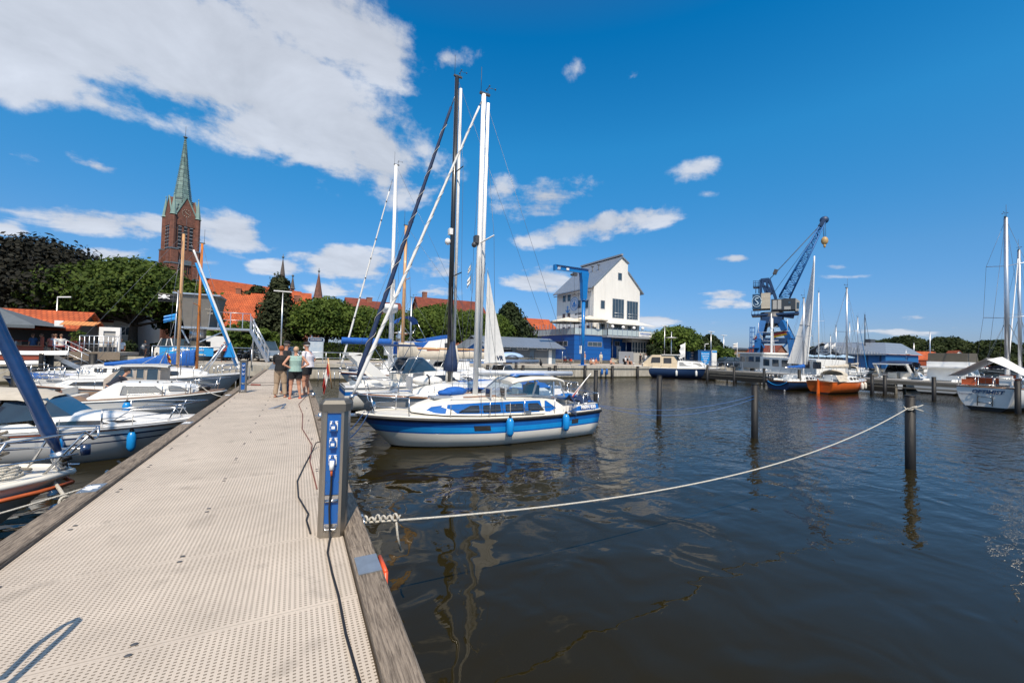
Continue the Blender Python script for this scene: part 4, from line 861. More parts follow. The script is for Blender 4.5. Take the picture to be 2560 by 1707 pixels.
# ---------------------------------------------------------------- trees
LEAF_G = leaf_mat('lime_leaves', (.026, .058, .008), (.130, .185, .030))
LEAF_D = leaf_mat('dark_leaves', (.010, .020, .008), (.040, .060, .018), .12)
LEAF_P = leaf_mat('copper_beech_leaves', (.008, .009, .007), (.022, .022, .014), .08)
LEAF_M = leaf_mat('dome_leaves', (.016, .038, .005), (.095, .138, .020), .22, .7)
LEAF_F = leaf_mat('far_leaves', (.010, .020, .007), (.050, .070, .016), .12, .25)
BARK = mat('bark', (.06, .05, .04), .95, var=.35, scale=6, bump=.8, bscale=12)
def leaves(rng, centers, radii, n, size, droop=.3, flat=.75):
 """leaf clumps on the shells of many small crowns; returns vertex and face lists"""
 k = len(centers); w = np.array([r*r for r in radii]); idx = rng.choice(k, n, p=w/w.sum())
 C = np.array(centers)[idx]; Rr = np.array(radii)[idx]
 d = rng.normal(size=(n, 3)); d /= np.linalg.norm(d, axis=1)[:, None]; d[:, 2] = np.where(d[:, 2] < -.35, -d[:, 2], d[:, 2])
 sh = np.where(rng.uniform(0, 1, n) < .12, rng.uniform(1.05, 1.28, n), rng.uniform(.6, 1.06, n))[:, None]; P_ = C+d*Rr[:, None]*sh*np.array([1, 1, flat])
 nrm = d+rng.normal(size=(n, 3))*.55+np.array([0, 0, droop]); nrm /= np.linalg.norm(nrm, axis=1)[:, None]
 a = np.cross(nrm, rng.normal(size=(n, 3))); a /= np.linalg.norm(a, axis=1)[:, None]; b = np.cross(nrm, a)
 s = (size*rng.uniform(.55, 1.35, n))[:, None]
 V = np.stack([P_-a*s, P_-b*s*.55+nrm*s*.15, P_+a*s, P_+b*s*.55-nrm*s*.1], 1).reshape(-1, 3)
 return V
def make_tree(name, label, cat, loc, h, cr, trunk_h, leafm, n, size, seed, shape='round', group=None, blobs=26, tr=.3, flat=.8):
 """cr = crown radius; crown from trunk_h to h"""
 rng = np.random.default_rng(seed); t = thing(name, label, cat, loc, 0, group); cz0, cz1 = trunk_h, h; ch = cz1-cz0; cs, rs = [], []
 for i in range(blobs):
  f = (i+.5)/blobs; ang = i*2.399+rng.uniform(-.3, .3)
  if shape == 'round': z = f; w = math.sqrt(max(0.02, 1-(2*z-1)**2)) if z > .35 else .86+.1*z
  elif shape == 'dome': z = f**.8; w = math.sqrt(max(0.02, 1-z**2.2))
  elif shape == 'cone': z = f; w = (1-z)**.75*.98+.05
  elif shape == 'wide': z = f; w = math.sqrt(max(.03, 1-(z)**2))*rng.uniform(.8, 1.05)
  rb = cr*(.42 if shape != 'cone' else .38)*rng.uniform(.75, 1.2)*(1-.35*z)
  rr = max(0, w*cr-rb*.8)*rng.uniform(.55, 1.0)**.5
  cs.append((rr*math.cos(ang), rr*math.sin(ang), cz0+rb*.6+(ch-rb*1.2)*z)); rs.append(rb)
 V = leaves(rng, cs, rs, n, size, flat=flat); N = len(V)//4
 me = bpy.data.meshes.new('crown'); me.vertices.add(len(V)); me.vertices.foreach_set('co', V.astype('f').ravel()); me.loops.add(N*4); me.loops.foreach_set('vertex_index', np.arange(N*4)); me.polygons.add(N)
 me.polygons.foreach_set('loop_start', np.arange(0, N*4, 4)); me.polygons.foreach_set('loop_total', np.full(N, 4)); me.materials.append(leafm); me.update(); me.validate()
 o = bpy.data.objects.new('crown', me); COL.objects.link(o); o.parent = t
 b = MB(); b.tube([(0, 0, -.1), (.02, .02, trunk_h*.5), (0, .05, trunk_h), (.1, 0, cz0+ch*.45), (0, 0, cz0+ch*.8)], [tr*1.35, tr, tr*.85, tr*.5, tr*.15], 9)
 for i in range(0, blobs, 2): c = cs[i]; z0 = cz0+max(0, (c[2]-cz0)*.35); b.tube([(0, 0, z0), (c[0]*.5, c[1]*.5, z0+(c[2]-z0)*.65), c], [tr*.38, tr*.22, tr*.06], 5)
 b.build('trunk', BARK, t); return t
def tree_px(name, label, px, pyt, R_, cr, trunk, leafm, n, size, seed, **k):
 g0 = atR(px, 880, R_); top = atR(px, pyt, R_); return make_tree(name, label, 'tree', (g0.x, g0.y, Q), top.z-Q, cr, trunk, leafm, n, size, seed, **k)
tree_px('copper_beech', 'huge dark copper beech at the left edge above the kiosk', 92, 598, 66, 8.6, 3.2, LEAF_P, 26000, .23, 1, shape='wide', blobs=40, tr=.5)
tree_px('copper_beech', 'dark beech cut by the left edge of the picture', 5, 622, 70, 6.8, 3.0, LEAF_P, 11000, .25, 2, shape='wide', blobs=26, tr=.45)
tree_px('dome_tree', 'broad dome shaped green tree between the copper beech and the church tower', 330, 643, 62, 8.6, 2.6, LEAF_M, 26000, .23, 3, shape='dome', blobs=46, tr=.45, flat=.6)
tree_px('garden_tree', 'small dark tree tucked behind the observation cabin', 470, 730, 66, 3.6, 1.5, LEAF_D, 4000, .3, 4, shape='round', blobs=16)
tree_px('garden_tree', 'dark green tree beside the orange nave roof left of the birch', 640, 716, 78, 3.8, 4, LEAF_D, 4500, .3, 5, blobs=16)
tree_px('birch_tree', 'tall dark drooping birch in front of the orange roofs', 692, 697, 60, 3.6, 1.0, leaf_mat('birch_leaves', (.014, .022, .010), (.050, .062, .024), .15), 9500, .24, 6, shape='cone', blobs=34, flat=1.2)
lime = tree_px('lime_tree', 'round lime tree just right of the birch, the leftmost of the row', 815, 745, 57, 4.7, 2.0, LEAF_G, 15000, .21, 7, blobs=34, group='row of lime trees behind the hedge')
KINDG = [('lime tree behind the slanting white forestay', 905, 768, 58, 1.0), ('lime tree behind the mast with the round white radar dome', 985, 775, 60, .92), ('lime tree behind the light wooden mast', 1060, 770, 59, 1.0), ('tall lime tree just left of the dark mast', 1105, 762, 61, 1.05),
         ('lime tree between the dark mast and the white mast', 1175, 778, 60, .98), ('rightmost lime tree behind the white mast', 1228, 785, 60, .85)]
for i, (lb, px, pyt, R_, s) in enumerate(KINDG):
 g0 = atR(px, 880, R_); top = atR(px, pyt, R_); h0 = (atR(815, 745, 57).z-Q); copy_tree(lime, (g0.x, g0.y, Q), i*1.3+.4, lb, scale=(s*.9, s*.9, (top.z-Q)/h0))
tree_px('dark_tree', 'dark green tree with ragged pointed top left of the warehouse', 1272, 757, 64, 5.2, 1.2, LEAF_D, 11000, .28, 8, shape='cone', blobs=38)
tree_px('maple_tree', 'bright green rounded tree right of the warehouse among lamp posts', 1690, 816, 76, 4.6, 1.5, LEAF_G, 9000, .28, 9, blobs=30)
tree_px('dark_tree', 'dark bush like tree at the foot of the brown roof', 1655, 850, 74, 2.8, .5, LEAF_D, 3500, .26, 10, blobs=14)
tree_px('dark_tree', 'dark conical tree behind the lamp post left of the brick terrace', 1775, 838, 82, 4.4, .6, LEAF_D, 7500, .3, 11, shape='cone', blobs=26)
tree_px('garden_tree', 'low bright green tree right of the dark conical tree', 1796, 868, 78, 2.6, .4, LEAF_G, 3500, .25, 12, blobs=14)
tree_px('dark_tree', 'distant dark trees top between the cream house and the dark tree', 1755, 855, 108, 4.8, 1, LEAF_D, 3500, .4, 13, blobs=14)
tree_px('dark_tree', 'dark tree behind the furled white sail and restaurant roof', 2028, 868, 140, 4.4, .5, LEAF_D, 3500, .4, 14, blobs=16)
for i, (px, w) in enumerate(((20, 5), (150, 2.4), (272, 2.6))):
 tree_px('bush', ['dark shrub behind the kiosk roof', 'bright green shrub beside the lamp post on the left', 'green shrub under the dome shaped tree'][i], px, [770, 815, 850][i], 54, w*.8, .2, [LEAF_P, LEAF_G, LEAF_D][i], 2500, .2, 20+i, blobs=12, tr=.08)
for i, (px, pyt) in enumerate(((545, 818), (600, 800), (655, 820), (570, 838))):
 tree_px('bush', ['green bush beside the observation cabin stairs', 'light green bush under the curved dormer', 'green bush at the foot of the birch', 'low green bush behind the motorcycles'][i], px, pyt, 56, 2.2, .2, LEAF_G, 2600, .2, 30+i, blobs=12, tr=.08)
# wood on the far shore: individual crowns
proto = [make_tree('far_tree', 'x', 'tree', (0, 0, 0), 12, 7.5, 1.5, LEAF_F, 5200, .50, 50+i, shape='dome', blobs=30, group='trees of the wood on the far shore', flat=.8) for i in range(3)]
ORD = 'first second third fourth fifth sixth seventh eighth ninth tenth eleventh twelfth thirteenth fourteenth fifteenth sixteenth seventeenth eighteenth nineteenth twentieth twenty-first twenty-second twenty-third twenty-fourth'.split()
FW = [(2128, 885, 205, .55), (2155, 862, 210, .85), (2185, 850, 212, 1.0), (2215, 846, 214, 1.05), (2245, 841, 214, 1.1), (2270, 838, 216, 1.15), (2300, 846, 214, 1.0), (2325, 855, 212, .9), (2352, 842, 214, 1.0), (2378, 841, 216, 1.1), (2398, 848, 214, .9),
      (2425, 866, 222, .75), (2448, 862, 216, .85), (2468, 850, 214, 1.05), (2495, 849, 214, 1.1), (2518, 856, 214, .95), (2540, 870, 214, .75), (2558, 862, 210, .95), (2590, 852, 210, 1.1), (2440, 885, 200, .6), (2400, 885, 200, .6), (2320, 885, 206, .6), (2480, 880, 200, .7), (2520, 884, 200, .7)]
for i, (px, pyt, R_, s) in enumerate(FW):
 g0 = atR(px, 905, R_); top = atR(px, pyt, R_); sz = (top.z-1.2)/12.4
 rk = sorted(range(len(FW)), key=lambda q: FW[q][0]).index(i)
 lb = 'woodland tree on the far shore, %s from the left' % ORD[rk]
 if i < 3: o = proto[i]; o.location = (g0.x, g0.y, 1.2); o.scale = (s, s, sz); o['label'] = lb
 else: copy_tree(proto[i % 3], (g0.x, g0.y, 1.2), i*1.7, lb, scale=(s, s, sz))
# hedges
def hedge(label, p0, p1, w, h, seed, m=LEAF_M):
 rng = np.random.default_rng(seed); t = thing('hedge', label, 'hedge', p0); d = Vector((p1[0]-p0[0], p1[1]-p0[1])); L_ = d.length; d = d.normalized(); nr = Vector((-d.y, d.x)); n = int(L_*260)
 u = rng.uniform(0, L_, n); f = rng.uniform(0, 1, n); topm = rng.uniform(0, 1, n) < .35
 v = np.where(topm, rng.uniform(-w/2, w/2, n), np.where(rng.uniform(0, 1, n) < .75, -w/2, w/2))+rng.normal(0, .05, n); z = np.where(topm, h, f*h)+rng.normal(0, .06, n)
 P_ = np.stack([d.x*u+nr.x*v, d.y*u+nr.y*v, z], 1); nn = rng.normal(size=(n, 3)); nn /= np.linalg.norm(nn, axis=1)[:, None]; a = np.cross(nn, rng.normal(size=(n, 3))); a /= np.linalg.norm(a, axis=1)[:, None]; bb = np.cross(nn, a); s = rng.uniform(.07, .16, n)[:, None]
 V = np.stack([P_-a*s, P_-bb*s*.6, P_+a*s, P_+bb*s*.6], 1).reshape(-1, 3); b = MB(); b.add(V.tolist(), [(i*4, i*4+1, i*4+2, i*4+3) for i in range(n)]); b.build('foliage', m, t)
 b = MB(); q = nr*(w/2-.12); e = d*L_; b.prism([(q.x, q.y), (e.x+q.x, e.y+q.y), (e.x-q.x, e.y-q.y), (-q.x, -q.y)], 0, h-.12, 'z'); b.build('branches', mat('hedge_core', (.008, .014, .004), .9), t)
hedge('clipped green hedge behind the quay road and the moored boats', (-3, 55, Q), (12.5, 54, Q), 1.4, 2.0, 1)
hedge('low green hedge between the hedge and the boathouse', (13, 54.2, Q), (22, 52.6, Q), 1.2, 1.3, 2)
hedge('clipped hedge behind the motorcycles', (-15, 62, Q), (-4, 60, Q), 1.2, 1.4, 3)
# ---------------------------------------------------------------- boats
# local frame of every boat: x from the stem (0) to the stern (L), z from the waterline
class Hull:
 def __init__(s, L, B, fb, fs, rake=.9, tw=.7, full=.62, sheer=.12, bil=2.4, trake=-.15, deep=-.28, nar=.42):
  s.__dict__.update(L=L, B=B, fb=fb, fs=fs, rake=rake, tw=tw, full=full, sheer=sheer, bil=bil, trake=trake, deep=deep, nar=nar)
 def hb(s, f):
  f = min(max(f, 0), 1)
  if f < s.full: return s.B/2*math.sin(math.pi/2*(f/s.full)**.72)**.85
  g = (f-s.full)/(1-s.full); return s.B/2*(1-(1-s.tw)*g**1.8)
 def h(s, f): return s.fs+(s.fb-s.fs)*(1-f)**1.5-s.sheer*math.sin(math.pi*f)*.5
 def pt(s, f, u, side):
  """u: 0 sheer line .. 1 keel"""
  h = s.h(f); z = h+(s.deep-h)*u; w = s.hb(f)
  prof = (1-u**s.bil)**.62
  if f < .45: prof *= 1-(.45-f)/.45*s.nar*u**.8
  x = s.L*f+s.rake*u**.9*(1-f)**3.2+s.trake*u*f**8
  return (x, side*w*prof, z)
 def build(s, mats, rows, name='hull', parent=None, n=26):
  """rows: (u_end, material index) going down"""
  us, ms = [0], []
  for ue, mi in rows:
   k = max(1, int((ue-us[-1])/.09)); u0 = us[-1]
   for j in range(1, k+1): us.append(u0+(ue-u0)*j/k); ms.append(mi)
  b = MB(); F_ = [(i/n)**1.25 for i in range(n+1)]
  for side in (-1, 1):
   base = len(b.v)
   for f in F_:
    for u in us: b.v.append(s.pt(f, u, side))
   m = len(us)
   for i in range(n):
    for j in range(m-1):
     q = (base+i*m+j, base+(i+1)*m+j, base+(i+1)*m+j+1, base+i*m+j+1)
     b.f.append(q if side < 0 else q[::-1]); b.m.append(ms[j]); b.sm.append(True)
  m = len(us)
  for j in range(m-1):
   k0 = n*m+j; k1 = (n+1)*m+n*m+j; b.f.append((k0, k1, k1+1, k0+1)); b.m.append(ms[j]); b.sm.append(False)
  return b.build(name, mats, parent)
 def rail(s, m, parent, r=.04, dz=-.03, name='rub_rail', f0=0.0, out=.01):
  b = MB(); P_ = []
  for i in range(25): f = f0+(1-f0)*(i/24)**1.2; p = s.pt(f, 0, 1); P_.append((p[0], p[1]+out, p[2]+dz))
  b.tube(P_, r, 6); b.tube([(x, -y, z) for x, y, z in P_], r, 6); e = P_[-1]; b.tube([e, (e[0]+.02, -e[1], e[2])], r, 6); return b.build(name, m, parent)
 def deck(s, m, parent, c0=.62, c1=.94, well=.42, coam=.16, wm=None, cw=.6, camber=.05, n=34):
  """deck with a sunken cockpit between c0 and c1"""
  b = MB(); rows = []
  for i in range(n+1):
   f = (i/n)**1.1; w = s.hb(f)-.015; h = s.h(f)+.012; x = s.L*f+(.04 if i == 0 else 0)
   inn = c0 < f < c1; a = cw*w
   prof = [(w, 0), (a+.06, camber*.5), (a+.04, camber*.5+(coam if inn else 0)), (a, camber*.6+(coam if inn else 0)), (a-.04, -well if inn else camber*.7), (0, -well if inn else camber)]
   half = [(x, y, h+z) for y, z in prof]; rows.append(half+[(x, -y, z) for x, y, z in half[-2::-1]])
  b.grid(rows, 0, False); return b.build('deck', m, parent)
 def edge(s, f, side=1, inset=.08, dz=0): p = s.pt(f, 0, side); return (p[0], p[1]-side*inset, p[2]+dz)
class Cabin:
 """coachroof lofted through stations (x, half width at base, half width at top, base z, top z)"""
 def __init__(s, st, camber=.05): s.st = st; s.c = camber
 def at(s, x):
  X = [q[0] for q in s.st]; return [float(np.interp(x, X, [q[k] for q in s.st])) for k in (1, 2, 3, 4)]
 def side(s, x, f, sd=1, off=0): wb, wt, z0, z1 = s.at(x); return (x, sd*(wb+(wt-wb)*f+off), z0+(z1-z0)*f)
 def build(s, m, parent, name='cabin'):
  b = MB(); rows = []
  for (x, wb, wt, z0, z1) in s.st: rows.append([(x, wb, z0), (x, wt, z1-.02), (x, wt*.9, z1), (x, wt*.45, z1+s.c*.8), (x, 0, z1+s.c), (x, -wt*.45, z1+s.c*.8), (x, -wt*.9, z1), (x, -wt, z1-.02), (x, -wb, z0)])
  b.grid(rows, 0, False); n = 9; b.f.append(tuple(range(n))); b.m.append(0); b.sm.append(False); k = (len(rows)-1)*n; b.f.append(tuple(reversed(range(k, k+n)))); b.m.append(0); b.sm.append(False)
  return b.build(name, m, parent)
 def win(s, x0, x1, f0, f1, m, parent, slant0=0, slant1=0, name='window', frame=None, sides=(-1, 1), off=.012):
  for sd in sides:
   pts = [s.side(x0, f0, sd, off), s.side(x1, f0, sd, off), s.side(x1+slant1, f1, sd, off), s.side(x0+slant0, f1, sd, off)]
   k = 8; rows = []
   for j in range(k+1):
    t = j/k; xb = x0+(x1-x0)*t; xt = x0+slant0+(x1+slant1-x0-slant0)*t; rows.append([s.side(xb, f0, sd, off), s.side(xt, f1, sd, off)])
   b = MB(); b.grid(rows if sd < 0 else rows[::-1], 0, False); o = b.build(name, m, parent)
   if frame:
    fb = MB(); fb.tube([rows[0][0]]+[r[0] for r in rows[1:]]+[r[1] for r in rows[::-1]]+[rows[0][0]], .014, 4); fb.build('frame', frame, o)
def rope(name, label, pts, r, m, sag=None, group=None, cat='rope', n=22):
 if sag is not None:
  a, c = Vector(pts[0]), Vector(pts[1]); pts = [a.lerp(c, i/n)+Vector((0, 0, -sag*4*(i/n)*(1-i/n))) for i in range(n+1)]
 b = MB(); b.tube(pts, r, 6); return tag(b.build(name, m), label, cat, group)
def stanchions(hl, par, f0, f1, n, h=.55, m=STEEL, wires=(1.0, .5), inset=.08, lifeline=True):
 for sd in (-1, 1):
  tops = []
  for i in range(n):
   f = f0+(f1-f0)*i/(n-1); p = hl.edge(f, sd, inset); b = MB(); b.cyl((p[0], p[1]), .014, p[2], p[2]+h, 6); b.build('stanchion', m, par); tops.append(p)
  b = MB()
  for w in wires: b.tube([(p[0], p[1], p[2]+h*w-.01) for p in tops], .006, 4)
  b.build('guard_wire', WIRE, par)
def pulpit(hl, par, f1=.14, h=.58, m=STEEL, r=.018):
 b = MB(); L_ = []
 for sd in (1, -1):
  P_ = [hl.edge(f1, sd), ]; top = [(hl.edge(f, sd)[0]-.0, hl.edge(f, sd)[1], hl.edge(f, sd)[2]+h) for f in (f1, f1*.6, f1*.25)]; L_.append(top)
  b.tube([hl.edge(f1, sd, dz=0), top[0]], r, 6); b.tube([hl.edge(f1*.35, sd), (top[2][0], top[2][1], top[2][2])], r, 6)
  b.tube([(p[0], p[1], p[2]-h*.5) for p in top], r*.8, 6)
 nose = (-.12, 0, hl.h(0)+h+.02); b.tube(L_[0]+[nose]+L_[1][::-1], r, 6); return b.build('pulpit', m, par)
def pushpit(hl, par, f0=.9, h=.6, m=STEEL):
 b = MB(); T = {}
 for sd in (1, -1):
  a, c = hl.edge(f0, sd), hl.edge(.995, sd); T[sd] = [(a[0], a[1], a[2]+h), (c[0], c[1], c[2]+h)]
  for p in (a, c): b.tube([p, (p[0], p[1], p[2]+h)], .016, 6)
  b.tube([(a[0], a[1], a[2]+h*.5), (c[0], c[1], c[2]+h*.5)], .012, 6)
  p = c; q = (c[0], c[1]*.35, c[2]); b.tube([q, (q[0], q[1], q[2]+h)], .016, 6)
 b.tube(T[1]+T[-1][::-1], .016, 6); return b.build('pushpit', m, par)
def mast(par, x, z0, H, r=.07, m=ALU, spread=((.55, 1.0),), yb=0, chain_y=1.2, chain_z=.9, fx=0, fz=1.1, ax=8, az=1.0, name='mast', fore=True, back=True, gear=True, wires=True, rr=.008, wm=WIRE, top_rake=0, fore_h=1.0):
 """mast with spreaders, shrouds and masthead gear; returns the mast part"""
 b = MB(); b.tube([(x, 0, z0), (x+top_rake*.5, 0, z0+(H-z0)*.5), (x+top_rake, 0, H)], [r, r, r*.85], 10); mo = b.build(name, m, par)
 for (f, w) in spread:
  z = z0+(H-z0)*f; b = MB(); b.tube([(x+.15, w, z+.08), (x+top_rake*f, 0, z), (x+.15, -w, z+.08)], .022, 6); b.build('spreader', m, mo)
 if wires:
  b = MB()
  for sd in (-1, 1):
   pts = [(x+.2, sd*chain_y, chain_z)]+[(x+.15, sd*w, z0+(H-z0)*f+.08) for f, w in spread]+[(x+top_rake, 0, H-.1)]
   b.tube(pts, rr, 4); f, w = spread[0]; b.tube([(x-.25, sd*chain_y*.97, chain_z), (x, 0, z0+(H-z0)*f-.1)], rr, 4); b.tube([(x+.5, sd*chain_y*.97, chain_z), (x, 0, z0+(H-z0)*f-.1)], rr, 4)
  if back: b.tube([(ax, 0, az), (x+top_rake, 0, H)], rr, 4)
  if fore: b.tube([(fx, 0, fz), (x+top_rake, 0, z0+(H-z0)*fore_h)], rr, 4)
  b.build('rigging', wm, par)
 if gear:
  b = MB(); xx = x+top_rake; b.box(xx-.14, xx+.22, -.04, .04, H, H+.06); b.tube([(xx-.1, 0, H), (xx-.1, 0, H+.9)], .009, 4); b.tube([(xx+.15, 0, H), (xx+.15, 0, H+.28), (xx+.15, 0, H+.28), (xx+.4, 0, H+.30)], .008, 4); b.tube([(xx+.15, -.12, H+.28), (xx+.15, .12, H+.28)], .008, 4)
  for y in (-.12, .12): b.ell((xx+.15, y, H+.27), .03, 6, 4)
  b.ell((xx+.42, 0, H+.30), .03, 6, 4); b.build('masthead_gear', DGREY, mo)
 return mo
def furl(par, p0, p1, r, m, name='furled_sail', wrap=None, wr=.006, tail=1.0):
 p0, p1 = Vector(p0), Vector(p1); b = MB(); n = 26; pts, rs = [], []
 for i in range(n+1):
  t = i/n; pts.append(p0.lerp(p1, t)); rs.append(r*(1.0-.45*t)*(1+.06*math.sin(i*2.3)) if t > .03 else r*.35)
 b.tube(pts, rs, 9); o = b.build(name, m, par)
 if wrap:
  b = MB(); d = (p1-p0).normalized(); a = d.orthogonal().normalized(); c = d.cross(a); P_ = []
  for i in range(150):
   t = .08+.86*i/149; ph = i*.42; rad = r*(1.0-.45*t)*1.12; P_.append(p0.lerp(p1, t)+(a*math.cos(ph)+c*math.sin(ph))*rad)
  b.tube(P_, wr, 4); b.build('wrapping_line', wrap, o)
 b = MB(); b.tube([p0-(p1-p0).normalized()*.12, p0+(p1-p0).normalized()*.04], r*1.15, 12); b.build('furling_drum', STEEL, o); b = MB(); b.tube([p1, p1+(p1-p0).normalized()*tail], .02, 5); b.build('stay', WIRE, o)
 return o
def boom(par, x0, x1, z, r=.06, m=ALU, cover=None, cr=.16, z1=None, droop=0):
 z1 = z if z1 is None else z1; b = MB(); b.tube([(x0, 0, z), (x1, 0, z1)], r, 8); o = b.build('boom', m, par)
 if cover:
  b = MB(); n = 14; pts, rs = [], []; rows = []
  for i in range(n+1):
   t = i/n; x = x0-.12+(x1-x0-.2)*t; h = cr*(2.4-1.7*t**.7)*(1+.05*math.sin(i*1.7)); w = cr*(.95-.35*t)*(1+.07*math.sin(i*2.9)); zc = z+(z1-z)*t
   rows.append([(x, w*math.sin(a), zc+h*.42+h*.58*math.cos(a)+(.04*math.sin(i*2+k))) for k, a in enumerate([2*math.pi*j/12 for j in range(12)])])
  b.grid(rows, 0, True, True); b.f.append(tuple(range(12))); b.m.append(0); b.sm.append(False); b.f.append(tuple(reversed(range(n*12, n*12+12)))); b.m.append(0); b.sm.append(False)
  b.build('sail_cover', cover, par)
 return o
def fender(label, loc, L_=.6, r=.11, m=LBLUE, group='fenders hanging from the boats', up=.5, tip=BLACK):
 t = thing('fender', label, 'fender', loc, 0, group); b = MB(); b.lathe((0, 0, 0), [(0, -L_/2), (r*.6, -L_/2+.03), (r, -L_/2+.12), (r, L_/2-.12), (r*.6, L_/2-.03), (0, L_/2)], 14); b.build('body', m, t)
 b = MB(); b.ell((0, 0, L_/2+.01), (.045, .045, .06), 8, 6); b.build('eyelet', tip, t); b = MB(); b.tube([(0, 0, L_/2), (0, .02, L_/2+up)], .008, 5); b.build('line', ROPE, t); return t
def outboard(par, x, y, z, m=BLACK, s=1.0, name='outboard_motor'):
 b = MB(); b.ell((x, y, z+.28*s), (.24*s, .14*s, .19*s), 10, 8); b.box(x-.04*s, x+.06*s, y-.05*s, y+.05*s, z-.55*s, z+.15*s); b.box(x-.12*s, x+.12*s, y-.02, y+.02, z-.62*s, z-.5*s); b.ell((x+.1*s, y, z-.6*s), (.13*s, .06*s, .06*s), 8, 6); return b.build(name, m, par)
WATERLINE = mat('black_antifouling', (.012, .012, .014), .6)
GREYH = mat('grey_white_hull', (.55, .56, .57), .3, var=.07, coat=.3, scale=1.5)
TINT = mat('smoked_window', (.03, .03, .032), .08, var=.3, coat=.6)
# ---- 1: the blue and white cabin yacht in front
L_ = 8.0; hl = Hull(L_, 2.75, .97, .86, rake=1.25, tw=.72, full=.52, sheer=.16, bil=4.2, trake=-.25, nar=.3)
t = thing('sailboat', 'white and blue cabin yacht MØN 830 moored nearest on the right', 'sailboat', (1.55, 12.25, 0))
MONDARK = mat('stripe_dark_blue', (.010, .055, .20), .25, var=.1, coat=.3); MONMID = mat('stripe_mid_blue', (.008, .115, .42), .25, var=.1, coat=.3); MONL = mat('stripe_light_blue', (.01, .26, .66), .25, var=.08, coat=.3)
HW = mat('chalky_white_hull', (.82, .80, .75), .3, var=.08, scale=1.2, coat=.25)
hl.build([MONMID, MONL, HW, WATERLINE, MONDARK], [(.10, 4), (.20, 0), (.33, 1), (.37, 0), (.73, 2), (1, 3)], parent=t)
hl.rail(BLACK, t, .045, -.02); hl.rail(CREAM, t, .03, .04, 'toe_rail', 0, -.04)
hl.deck(CREAM, t, .70, .93, .35, .12, cw=.62)
c = Cabin([(1.5, .25, .12, 1.0, 1.06), (1.8, .58, .45, .98, 1.18), (2.4, .86, .72, .94, 1.31), (3.4, 1.02, .88, .90, 1.37), (5.6, 1.08, .92, .87, 1.40), (6.1, 1.04, .88, .87, 1.30), (6.6, 1.0, .85, .87, 1.02)], .06); c.build(CREAM, t)
c.win(1.75, 6.3, .12, .80, MONMID, t, .25, -.55, 'blue_cabin_stripe', off=.006)
for x0, x1, s0, s1 in ((2.75, 3.35, .35, 0), (3.5, 4.05, 0, 0), (4.25, 4.85, 0, 0), (5.05, 5.6, 0, -.2)): c.win(x0, x1, .22, .62, TINT, t, s0, s1, frame=BLACK, off=.014)
b = MB(); b.tube([(3.0, .55, 1.42), (5.2, .62, 1.46)], .02, 6); b.tube([(3.0, -.55, 1.42), (5.2, -.62, 1.46)], .02, 6); b.build('grab_rail', TEAK, t)
b = MB(); b.box(2.15, 2.75, -.3, .3, 1.36, 1.41); b.build('fore_hatch', GREYP, t)
# wheelhouse
w0 = 1.42; P4 = [(4.05, 1.42), (4.75, 1.93), (6.25, 1.93), (6.65, 1.36)]
roof = MB(); rows = []
for (x, wd, z) in ((4.60, .70, 1.90), (4.8, .80, 1.99), (5.4, .86, 2.06), (6.2, .86, 2.05), (6.5, .84, 1.98), (6.55, .84, 1.86)): rows.append([(x, y*wd, z-(abs(y)**3)*.06) for y in (-1, -.85, -.5, 0, .5, .85, 1)]+[(x, y*wd, z-.13) for y in (1, 0, -1)])
roof.grid(rows, 0, True, True); roof.f += [tuple(range(10)), tuple(reversed(range(50, 60)))]; roof.m += [0, 0]; roof.sm += [False, False]; rf = roof.build('wheelhouse_roof', CREAM, t)
b = MB(); rows = [[(x, y*.52, 2.085+.015*(1-y*y)-(.06 if x < 4.9 else 0)) for y in (-1, -.5, 0, .5, 1)] for x in (4.85, 5.0, 5.6, 6.2)]; b.grid(rows, 0, False); b.build('roof_panel', BLUE, rf)
b = MB()
for sd in (-1, 1):
 for p, q in (((4.1, .62, 1.43), (4.72, .70, 1.87)), ((5.25, .90, 1.42), (5.45, .82, 1.88)), ((6.05, .92, 1.40), (6.1, .82, 1.87)), ((6.50, .93, 1.36), (6.35, .82, 1.87))): b.beam((p[0], sd*p[1], p[2]), (q[0], sd*q[1], q[2]), .05, .05)
 b.beam((5.25, sd*.92, 1.43), (6.5, sd*.93, 1.38), .05, .05); b.beam((4.1, sd*.62, 1.44), (5.25, sd*.92, 1.43), .05, .04)
b.beam((4.1, -.62, 1.44), (4.1, .62, 1.44), .05, .04); b.beam((4.1, 0, 1.44), (4.7, 0, 1.88), .04, .04); b.build('wheelhouse_frame', ALU, t)
b = MB(); b.poly([(4.1, -.62, 1.46), (4.1, .62, 1.46), (4.7, .70, 1.86), (4.7, -.70, 1.86)])
for sd in (-1, 1): b.poly([(4.12, sd*.63, 1.46), (5.25, sd*.90, 1.45), (5.43, sd*.82, 1.86), (4.72, sd*.7, 1.86)]); b.poly([(5.3, sd*.9, 1.45), (6.05, sd*.92, 1.42), (6.1, sd*.82, 1.86), (5.45, sd*.82, 1.86)])
b.build('windscreen', SCREEN, t)
b = MB(); b.box(5.45, 5.85, -.35, .1, .95, 1.72); b.ell((5.65, -.12, 1.72), (.2, .22, .1)); b.build('seat', DGREY, t)
b = MB(); b.obox((4.85, -.45, 1.55), (.02, .34, .22), .1, 0); b.build('paper_notice', WMETAL, t)
for x in (3.75, 4.25): 
 b = MB(); b.box(x-.02, x+.02, -.95, -.55, 1.40, 1.72); o = b.build('open_hatch', mat('hatch_rim', (.5, .5, .5), .4), t); b = MB(); b.box(x-.03, x-.02, -.9, -.6, 1.44, 1.68); b.build('pane', TINT, o)
